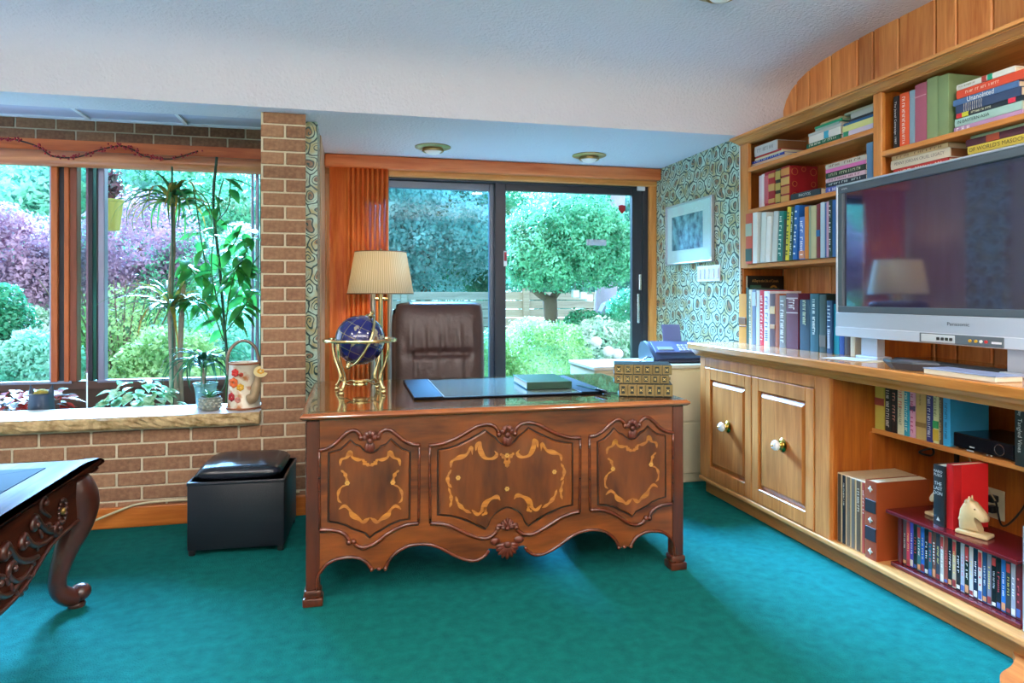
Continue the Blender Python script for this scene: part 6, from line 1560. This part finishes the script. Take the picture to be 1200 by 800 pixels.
for (pxx, lab, mats, n_) in [(16, 'red and white mottled foliage plant at the far end of the planter', (RED, PAL), 56), (56, 'red-leaved plant beside the dark cat-shaped pot', (RED, PAL), 34)]:
    q = onY(pxx, 470, 4.55); rp_ = thing('coleus_plant', lab, 'plant', (q.x, 4.55, SOIL))
    ms_ = [broad_leaf(.075, .028, mats[0]), broad_leaf(.065, .024, mats[1])]
    for i in range(n_):
        a = random.uniform(0, 2 * PI); r_ = (.16 if pxx < 30 else .1) * math.sqrt(random.random())
        link('leaf', ms_[0 if i % 5 < 3 else 1], rp_, loc=(r_ * math.cos(a), r_ * math.sin(a) * .7, .11 + .14 * random.random()), rot=(random.uniform(-.3, .3), random.uniform(-.4, .5), a))
    MB().tube([(0, 0, 0), (0, 0, .1)], .02, 8).build('stem', plain('young_stem', '#3a6a34', .6), rp_)
q = onY(45, 462, 4.38)
ck = thing('cat_planter', 'dark blue cat-head planter with pointed ears in the planter bed', 'planter', (q.x, 4.42, SOIL)); ck.scale = (.82, .82, 1.5)
NAV = plain('navy_ceramic', '#2c3c4e', .45)
MB().lathe([(.001, 0), (.05, 0), (.075, .05), (.08, .1), (.072, .16), (.064, .165), (.062, .14), (.001, .13)], 24).build('head', NAV, ck, smooth=50)
for sx in (-1, 1): MB().lathe([(.022, 0), (.015, .025), (.001, .05)], 10, Matrix.Translation((sx * .055, 0, .15)) @ Matrix.Rotation(sx * .3, 4, 'Y')).build('ear', NAV, ck, smooth=60)
MB().ell((0, 0, .15), (.058, .058, .03), 14, 8).build('moss_top', plain('moss', '#a8923c', .9, var=.4, vscale=60), ck, smooth=180)
q = onY(71, 455, 4.75); sh_ = thing('red_leaf_plant', 'single broad dark red leaf plant behind the cat-head planter', 'plant', (q.x, 4.75, SOIL))
MB().tube([(0, 0, 0), (0, 0, .2)], .006, 6).build('stem', RED, sh_)
for i in range(3): link('leaf', broad_leaf(.16, .05, RED), sh_, loc=(-.03, 0, .16 + .03 * i), rot=(0, -.1, [.2, 2.9, -1.2][i]))
q = onY(102, 478, 4.36); MB().tube([(q.x, 4.36, SOIL), (q.x, 4.36, SOIL + .36)], .004, 8).build('plant_stake', WHITE, None, label='thin white plant stake upright at the planter edge', cat='stake')
# watering can
wc_p = onz(287, 477, .6025)
wc = thing('watering_can', 'cream metal watering can painted with red and orange flowers on the sill', 'watering can', (wc_p.x, 4.135, .6025), .1)
def canmat():
    m, nt, bs = newmat('painted_can')
    tc = N(nt, 'ShaderNodeTexCoord'); nz = N(nt, 'ShaderNodeTexNoise'); nz.inputs['Scale'].default_value = 14; nz.inputs['Detail'].default_value = 4; L(nt, tc.outputs['Object'], nz.inputs['Vector'])
    rp = N(nt, 'ShaderNodeValToRGB'); e = rp.color_ramp.elements; e[0].position = .38; e[0].color = lin('#b4703c'); e[1].position = .5; e[1].color = lin('#ddd2bd')
    L(nt, nz.outputs['Fac'], rp.inputs[0]); L(nt, rp.outputs[0], bs.inputs['Base Color']); bs.inputs['Roughness'].default_value = .4; bs.inputs['Metallic'].default_value = .15
    return m
CAN = canmat(); RUST = plain('rusty_rim', '#9a5a3c', .5, .4, var=.3, vscale=40)
MB().lathe([(.001, .004), (.088, .004), (.090, .0), (.093, .012), (.088, .02), (.080, .25), (.083, .256), (.081, .264), (.076, .262), (.074, .05), (.001, .05)], 36).build('body', CAN, wc, smooth=40)
for r_, z_ in ((.092, .008), (.0825, .257)): MB().tube([(r_ * math.cos(k * PI / 18), r_ * math.sin(k * PI / 18), z_) for k in range(36)], .005, 8, closed=True).build('rim', RUST, wc, smooth=180)
MB().tube(spline([(-.082, 0, .19), (-.088, 0, .26), (-.075, 0, .33), (-.03, 0, .378), (.02, 0, .38), (.062, 0, .34), (.08, 0, .27), (.08, 0, .2)], 6), .009, 10).build('handle', plain('tin_handle', '#8f7a6c', .35, .6), wc, smooth=180)
MB().tube(spline([(.03, -.075, .06), (.055, -.085, .075), (.07, -.085, .14), (.085, -.085, .20)], 6), [.03] * 7 + [.026] * 6 + [.02] * 6, 14).build('spout', plain('tan_spout', '#a08868', .4, .2), wc, smooth=180)
Mr = Matrix.Translation((.092, -.088, .212)) @ Matrix.Rotation(.9, 4, 'X')
MB().lathe([(.012, -.02), (.036, .0), (.038, .006), (.001, .010)], 24, Mr).build('rose', plain('rose_cream', '#d9c48c', .45), wc, smooth=50)
for k in range(8): MB().ell((.014 * math.cos(k * PI / 4), .014 * math.sin(k * PI / 4), .0095), (.009, .005, .002), 8, 5, Mr).build('painted_petal', plain('petal_yellow', '#e0a020', .5), wc, smooth=180)
def fl(a, z, r, col):
    x, y = .0905 * math.cos(a), .0905 * math.sin(a)
    Mf = Matrix.Translation((x * (1 - (z - .02) * .28), y * (1 - (z - .02) * .28), z)) @ Matrix.Rotation(a, 4, 'Z') @ Matrix.Rotation(PI / 2, 4, 'Y')
    b = MB()
    for k in range(6): b.ell((r * .6 * math.cos(k * PI / 3), r * .6 * math.sin(k * PI / 3), 0), (r * .5, r * .5, .003), 8, 4, Mf)
    b.build('painted_flower', bcol(col, .5), wc, smooth=180)
fl(-2.1, .21, .022, '#c8281e'); fl(-2.2, .155, .028, '#e2621c'); fl(-1.75, .13, .02, '#e0a828'); fl(-2.35, .075, .024, '#b81e28'); fl(-1.9, .06, .016, '#d88a7a'); fl(-1.7, .2, .012, '#b8402a')
# berry garland over the shade
gpx = [(-30, 160), (0, 162), (20, 164), (45, 172), (62, 183), (90, 184), (115, 176), (140, 171), (155, 175), (170, 183), (200, 186), (232, 177)]
gy = YW - .20
ga = thing('berry_garland', 'dark twig garland with small red berries draped along the window head', 'garland', (onY(100, 180, gy).x, gy, 2.2))
path = spline([onY(x, y, gy) for x, y in gpx], 6)
P(MB().tube(path, .005, 6), 'twig', plain('dark_twig', '#3a2018', .8), ga, smooth=180)
b = MB()
for i in range(150):
    q = random.choice(path); b.ell((q.x + random.uniform(-.03, .03), q.y + random.uniform(-.015, .01), q.z + random.uniform(-.014, .016)), (.007, .007, .007), 6, 4)
o = P(b, 'berries', plain('berry_red', '#a81420', .35), ga, smooth=180); o['kind'] = 'stuff'

# ================================================================== garden
GZ = -.18
struct('ground', MB().box(-14, 16, YD + .13, 30, GZ - .2, GZ), plain('garden_ground', '#8f9a7c', .95, var=.3, vscale=2))
struct('ground_path', MB().box(-2, 9, 9.2, 10.6, GZ, GZ + .02), plain('pale_gravel', '#d8d8da', .95, var=.15, vscale=30))
struct('ground_bounce', MB().box(-6, 6, YD + .135, 6.5, GZ, GZ + .06), plain('pale_bounce_slab', '#cfccc8', .9, var=.08, vscale=3))  # unseen pale slab added to bounce sunlight up to the ceilings
def leaves(ells, n, size, mat, shell=.55, flat_=.5, up_=0.2):
    """cloud of small folded leaves on ellipsoids (c, r, weight)"""
    wts = np.array([e[2] if len(e) > 2 else e[1][0] * e[1][2] for e in ells], float); wts /= wts.sum()
    V = []; 
    for e, wt in zip(ells, wts):
        k = max(8, int(n * wt)); c = np.array(e[0]); r = np.array(e[1])
        d = rng.normal(size=(k, 3)); d /= np.linalg.norm(d, axis=1)[:, None]
        rad = shell + (1 - shell) * rng.random(k) ** .5
        rad *= 1 + .10 * np.sin(d[:, 0] * 7 + c[0]) * np.sin(d[:, 2] * 6 + c[1]) + rng.normal(0, .03, k)
        pos = c + d * rad[:, None] * r
        nr = d * .7 + rng.normal(0, .55, (k, 3)) + np.array([0, 0, up_]); nr /= np.linalg.norm(nr, axis=1)[:, None]
        t = np.cross(nr, rng.normal(size=(k, 3))); t /= np.linalg.norm(t, axis=1)[:, None]
        s = np.cross(nr, t); sz = size * (.6 + .8 * rng.random(k))[:, None]
        V.append(np.stack([pos - t * sz, pos + s * sz * flat_ + nr * sz * .15, pos + t * sz, pos - s * sz * flat_ + nr * sz * .15], 1))
    V = np.concatenate(V).reshape(-1, 3); m = len(V) // 4
    me = bpy.data.meshes.new('foliage'); me.vertices.add(len(V)); me.vertices.foreach_set('co', V.ravel())
    me.loops.add(m * 4); me.loops.foreach_set('vertex_index', np.arange(m * 4, dtype=np.int32))
    me.polygons.add(m); me.polygons.foreach_set('loop_start', np.arange(0, m * 4, 4, dtype=np.int32)); me.polygons.foreach_set('loop_total', np.full(m, 4, dtype=np.int32))
    me.update(calc_edges=True); me.materials.append(mat); return me
def gpos(px, py, Y): p = onY(px, py, Y); return p
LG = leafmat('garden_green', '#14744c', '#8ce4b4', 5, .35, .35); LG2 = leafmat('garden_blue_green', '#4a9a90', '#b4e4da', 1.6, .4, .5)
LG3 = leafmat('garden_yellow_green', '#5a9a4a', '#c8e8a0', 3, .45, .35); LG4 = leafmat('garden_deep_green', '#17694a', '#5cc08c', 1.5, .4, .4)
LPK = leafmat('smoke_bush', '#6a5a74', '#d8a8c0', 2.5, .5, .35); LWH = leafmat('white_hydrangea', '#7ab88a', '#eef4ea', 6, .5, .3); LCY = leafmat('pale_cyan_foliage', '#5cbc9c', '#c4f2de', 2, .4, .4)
TRK = plain('garden_bark', '#6a5a4a', .95, bump=.8, bscale=14, var=.25, vscale=8); TRG = plain('pale_grey_bark', '#9a92a4', .95, bump=.8, bscale=10, var=.2, vscale=6)
def tree(label, X, Y, ells, n, size, mat, trunk, trmat=TRK, group=None, shell=.5, name='tree', branches=()):
    o = thing(name, label, 'tree' if name == 'tree' else 'shrub', (X, Y, GZ), group=group)
    me = leaves([((e[0][0] - X, e[0][1] - Y, e[0][2] - GZ),) + tuple(e[1:]) for e in ells], n, size, mat, shell)
    fo = link('foliage', me, o); fo['kind'] = 'stuff'
    if trunk: MB().tube(spline([(p[0] - X, p[1] - Y, p[2] - GZ) for p in trunk[0]], 5), [r.x for r in spline([(q, 0, 0) for q in trunk[1]], 5)], 12).build('trunk', trmat, o, smooth=180)
    for br in branches: MB().tube(spline([(p[0] - X, p[1] - Y, p[2] - GZ) for p in br[0]], 5), [r.x for r in spline([(q, 0, 0) for q in br[1]], 5)], 8).build('branch', trmat, o, smooth=180)
    return o
# the round-headed tree in the right pane
YT = 9.4
c = gpos(664, 289, YT); tb = gpos(645, 360, YT); tX = tb.x
ce = [((c.x, YT, c.z), (1.08, .95, .66), 5), ((c.x - .42, YT - .35, c.z - .22), (.66, .6, .44), 2.4), ((c.x + .5, YT - .3, c.z - .1), (.6, .6, .5), 2.4), ((c.x + .02, YT - .4, c.z + .3), (.66, .55, .45), 2.2), ((c.x - .55, YT, c.z + .1), (.5, .5, .48), 1.6)]
fork = gpos(646, 348, YT)
tree('round-headed bright green tree with short trunk in the garden', tX, YT, ce, 46000, .027, LG, ([(tX, YT, GZ), (tX + .02, YT, .6), (tX - .01, YT, fork.z)], [.12, .10, .105]),
     branches=[([(tX, YT, fork.z - .05), (tX - .25, YT - .05, fork.z + .1), (tX - .4, YT, fork.z + .35)], [.06, .05, .03]), ([(tX, YT, fork.z - .05), (tX + .2, YT, fork.z + .2), (tX + .35, YT, fork.z + .5)], [.06, .045, .03])], shell=.35)
# hedges and bushes near the door
for i, (pxx, pyy, Y_, rx, rz_) in enumerate([(630, 420, 7.3, .62, .55), (545, 425, 7.2, .6, .5), (468, 428, 7.2, .6, .5)]):
    q = gpos(pxx, pyy, Y_)
    tree(['rounded yellow-green hedge mound under the garden tree', 'rounded yellow-green hedge mound behind the office chair', 'rounded yellow-green hedge mound beside the curtain'][i], q.x, Y_, [((q.x, Y_, q.z - .1), (rx, .55, rz_))], 14000, .02, LG3, ([(q.x, Y_, GZ), (q.x, Y_, q.z - .2)], [.05, .04]), group='hedge mounds', name='hedge_mound', shell=.7)
q = gpos(708, 405, 8.0); tree('white-flecked hydrangea bush right of the hedge', q.x, 8.0, [((q.x, 8.0, q.z - .15), (.62, .5, .5)), ((q.x + .35, 7.8, q.z - .25), (.45, .45, .4))], 12000, .03, LWH, ([(q.x, 8, GZ), (q.x, 8, q.z - .2)], [.05, .03]), name='hydrangea_bush', shell=.6)
q = gpos(690, 385, 8.7); tree('dark green bush between the hydrangea and the fence', q.x, 8.7, [((q.x, 8.7, q.z - .2), (.6, .4, .45))], 8000, .03, LG4, ([(q.x, 8.7, GZ), (q.x, 8.7, q.z - .3)], [.05, .03]), name='garden_bush', shell=.6)
q = gpos(742, 362, 9.6); tree('clipped green shrub at the fence behind the hydrangea', q.x, 9.6, [((q.x, 9.6, q.z), (.4, .4, .3))], 5000, .026, LG, ([(q.x, 9.6, GZ), (q.x, 9.6, q.z - .1)], [.05, .03]), name='garden_bush', shell=.6)
q = gpos(624, 384, 11.0); tree('low hosta clump before the fence', q.x, 11.0, [((q.x, 11, q.z - .3), (.5, .3, .35))], 900, .13, LG3, None, name='hosta', shell=.6)
for k in range(3):
    q = gpos([711, 697, 722][k], [411, 400, 414][k], 7.55); MB().ell((q.x, 7.5, q.z), (.07, .06, .06), 12, 8).build('hydrangea_bloom', plain('bloom_pink_white', '#e4d4dc', .8, bump=1, bscale=60), None, smooth=180, label=['pale pink hydrangea bloom in the middle of the bush', 'pale pink hydrangea bloom nearest the hedge mound', 'pale pink hydrangea bloom nearest the door handle'][k], cat='flower', group='hydrangea blooms')
# fence of horizontal boards
YF = 12.6; FB = wood('fence_wood', '#948a78', '#b8ac96', 'X', .8, .8, rnd=.08)
ftop = gpos(620, 337, YF).z
fe = thing('garden_fence', 'weathered horizontal board fence at the back of the garden', 'fence', (0, YF, GZ))
bm_ = MB().rbox(0, 2.28, 0, .03, 0, .15, .004, 1).mesh('board', FB); pm_ = MB().rbox(-.06, .06, -.06, .05, 0, ftop - GZ + .04, .006, 1).mesh('post', FB)
for i in range(-4, 5):
    x = i * 2.3 + .95
    link('post', pm_, fe, loc=(x, 0, 0))
    k = 0
    while k * .165 < ftop - GZ - .1: link('board', bm_, fe, loc=(x + .01, .02, .03 + k * .165)); k += 1
tall = MB()
# big grey trunk with small bird house
q0 = gpos(708, 380, 11.3); q1 = gpos(712, 320, 11.3); q2 = gpos(722, 225, 11.3)
tree('tall grey-barked tree leaning over the fence', q0.x, 11.3, [((q2.x, 11.8, q2.z + 1.3), (1.6, 1.3, .9))], 12000, .08, LG4, ([(q0.x, 11.3, GZ), (q0.x, 11.3, q0.z), (q1.x, 11.3, q1.z), (q2.x, 11.3, q2.z), (q2.x + .2, 11.5, q2.z + 1.2)], [.26, .2, .19, .17, .12]), TRG)
q = gpos(712, 370, 10.9); bh = thing('birdhouse', 'small grey birdhouse with arched top on the grey trunk', 'birdhouse', (q.x, 10.95, q.z))
MB().prism([(-.12, -.16), (.12, -.16), (.12, .08), (.06, .2), (0, .24), (-.06, .2), (-.12, .08)], -.1, .1).build('box', plain('birdhouse_grey', '#6a727c', .8), bh)
MB().rbox(-.02, .2, -.16, -.1, -.14, .05, .01, 1).build('feeder', plain('feeder_blue', '#8aa0b4', .5), bh)
for k in range(3):
    q = gpos([674, 683, 690][k], [344, 346, 349][k], 9.0)
    lt = thing('garden_lantern', ['small white square lantern hanging closest to the round-headed tree trunk', 'small white square lantern hanging between two others', 'small white square lantern hanging closest to the big grey trunk'][k], 'lantern', (q.x, 9.0, q.z), group='hanging white lanterns')
    MB().rbox(-.045, .045, -.045, .045, -.05, .05, .006, 1).build('shade', plain('lantern_white', '#f2f4f2', .5), lt)
    MB().tube([(0, 0, .05), (0, 0, .45)], .006, 6).build('wire', plain('wire_grey', '#8a9094', .5), lt)
q = gpos(666, 398, 8.9); go_ = thing('garden_ornament', 'colourful bird garden ornament on a stake behind the hedge', 'garden ornament', (q.x, 8.9, GZ))
MB().tube([(0, 0, 0), (0, 0, q.z - GZ)], .012, 6).build('stake', TRG, go_)
MB().ell((0, 0, q.z - GZ), (.06, .05, .1), 12, 8).build('body', plain('ornament_red', '#c8404a', .5), go_, smooth=180); MB().ell((.07, .02, q.z - GZ + .06), (.03, .015, .13), 10, 6).build('wing', plain('ornament_white', '#dfe4ee', .5), go_, smooth=180)
# background trees beyond the fence
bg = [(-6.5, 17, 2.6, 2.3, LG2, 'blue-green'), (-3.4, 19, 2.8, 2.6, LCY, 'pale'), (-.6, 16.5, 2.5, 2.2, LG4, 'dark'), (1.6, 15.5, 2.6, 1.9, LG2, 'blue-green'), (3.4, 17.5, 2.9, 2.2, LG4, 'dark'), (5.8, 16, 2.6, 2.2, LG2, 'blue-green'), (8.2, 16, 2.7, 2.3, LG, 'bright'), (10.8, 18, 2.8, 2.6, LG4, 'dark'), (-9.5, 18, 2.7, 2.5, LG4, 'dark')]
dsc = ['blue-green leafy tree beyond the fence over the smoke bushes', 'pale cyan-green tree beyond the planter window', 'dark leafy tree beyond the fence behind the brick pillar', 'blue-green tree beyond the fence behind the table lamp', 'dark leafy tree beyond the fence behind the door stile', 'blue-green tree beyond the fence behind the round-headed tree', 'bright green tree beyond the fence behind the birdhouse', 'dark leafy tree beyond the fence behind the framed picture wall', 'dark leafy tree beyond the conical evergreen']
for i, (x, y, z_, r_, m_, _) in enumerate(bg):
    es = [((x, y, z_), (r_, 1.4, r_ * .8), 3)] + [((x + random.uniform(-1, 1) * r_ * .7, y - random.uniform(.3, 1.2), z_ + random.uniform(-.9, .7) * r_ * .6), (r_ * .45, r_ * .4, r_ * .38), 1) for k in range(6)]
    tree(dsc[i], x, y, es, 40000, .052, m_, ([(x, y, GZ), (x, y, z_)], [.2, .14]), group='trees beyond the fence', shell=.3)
# garden in the planter window
q = gpos(165, 290, 9.5); tree('smoke bush with pink and mauve leaves outside the planter window', q.x, 9.5, [((q.x, 9.5, q.z), (.75, .6, .75)), ((q.x - .35, 9.3, q.z - .5), (.5, .5, .5)), ((q.x + .45, 9.4, q.z - .4), (.5, .4, .5))], 14000, .028, LPK, ([(q.x, 9.5, GZ), (q.x, 9.5, q.z)], [.07, .04]), name='smoke_bush', shell=.35)
q = gpos(22, 300, 9.2); tree('mauve smoke bush outside the window end farthest from the brick pillar', q.x, 9.2, [((q.x, 9.2, q.z), (.7, .6, .55)), ((q.x - .3, 9, q.z + .35), (.5, .5, .3)), ((q.x + .3, 9, q.z - .25), (.4, .4, .4))], 13000, .028, LPK, ([(q.x, 9.2, GZ), (q.x, 9.2, q.z)], [.07, .04]), name='smoke_bush', shell=.35)
q = gpos(2, 405, 7.4); tree('dense conical evergreen outside the window end farthest from the pillar', q.x, 7.4, [((q.x, 7.4, .45), (.42, .4, .5)), ((q.x, 7.4, .85), (.32, .3, .4)), ((q.x, 7.4, 1.1), (.2, .2, .28))], 10000, .024, LG4, ([(q.x, 7.4, GZ), (q.x, 7.4, .8)], [.06, .03]), name='conifer', shell=.7)
for i, (pxx, pyy, Y_, rr, mm, lab) in enumerate([(45, 425, 7.0, .38, LCY, 'pale mounded bush low outside beside the conical evergreen'), (48, 400, 8.2, .45, LWH, 'white flowering bush behind the pale mound'), (150, 395, 8.0, .7, LG3, 'airy yellow-green shrub with thin stems outside the planter window'), (262, 400, 8.0, .75, LCY, 'pale green shrub behind the watering can'), (235, 330, 9.5, .8, LG, 'bright green shrub behind the dracaena'), (292, 300, 10.5, .6, LWH, 'pale sunlit shrub beside the pillar edge of the window'), (50, 345, 10.2, .8, LG, 'green shrub behind the window mullion'), (120, 330, 10.6, 1.0, LG, 'green shrub between the smoke bushes'), (200, 430, 7.2, .5, LG3, 'low yellow-green shrub outside behind the dracaena trunk'), (20, 240, 13.5, 1.6, LCY, 'tall pale tree outside behind the mauve smoke bush'), (230, 250, 14, 1.7, LG, 'tall bright tree outside behind the dracaena top'), (120, 230, 14, 1.5, LG2, 'tall blue-green tree outside behind the window mullion')]):
    q = gpos(pxx, pyy, Y_)
    br = []
    if 'thin stems' in lab: br = [([(q.x + random.uniform(-.1, .1), Y_, GZ), (q.x + (k - 6) * .05, Y_ - .3, q.z - .1), (q.x + (k - 6) * .11, Y_ - .45, q.z + .6)], [.012, .009, .005]) for k in range(13)]
    tree(lab, q.x, Y_, [((q.x, Y_, q.z), (rr, rr * .8, rr * .8)), ((q.x + rr * .5, Y_ - .2, q.z - rr * .4), (rr * .6, rr * .6, rr * .6)), ((q.x - rr * .5, Y_ - .1, q.z - rr * .3), (rr * .6, rr * .6, rr * .55))], 13000 if 'airy' not in lab else 6000, .026 if Y_ < 12 else .06, mm, ([(q.x, Y_, GZ), (q.x, Y_, q.z)], [.06, .03]), name='tree' if Y_ > 12 else 'garden_shrub', shell=.35, branches=br)
# yellow pot on a shepherd's hook outside the window
q = gpos(131, 252, 5.9)
hp_ = thing('hanging_pot', 'yellow hanging pot with a dark red plant on a hook outside the window', 'planter', (q.x, 5.9, GZ))
zz_ = q.z - GZ
MB().tube(spline([(-.11, 0, 0), (-.11, 0, zz_ + .35), (-.09, 0, zz_ + .5), (-.03, 0, zz_ + .52), (0, 0, zz_ + .42), (0, 0, zz_ + .12)], 6), .008, 8).build('hook_pole', BLACK, hp_, smooth=180)
MB().lathe([(.001, -.12), (.055, -.12), (.08, .10), (.087, .105), (.087, .12), (.078, .12), (.074, .09), (.001, .09)], 20, Matrix.Translation((0, 0, zz_))).build('pot', plain('yellow_plastic', '#8f8a30', .45), hp_, smooth=40)
o = link('foliage', leaves([((0, 0, zz_ + .23), (.08, .08, .13))], 260, .025, leafmat('dark_red_leaf', '#2a3a2a', '#7a3a4a', 20, .4, .2), .2), hp_); o['kind'] = 'stuff'
# grey neighbour wall glimpsed past the conifer
struct('wall_garden', MB().box(-9, -4.0, 12.9, 13.1, GZ, 1.6), plain('garden_wall_grey', '#a8a4ac', .9, var=.1, vscale=4))
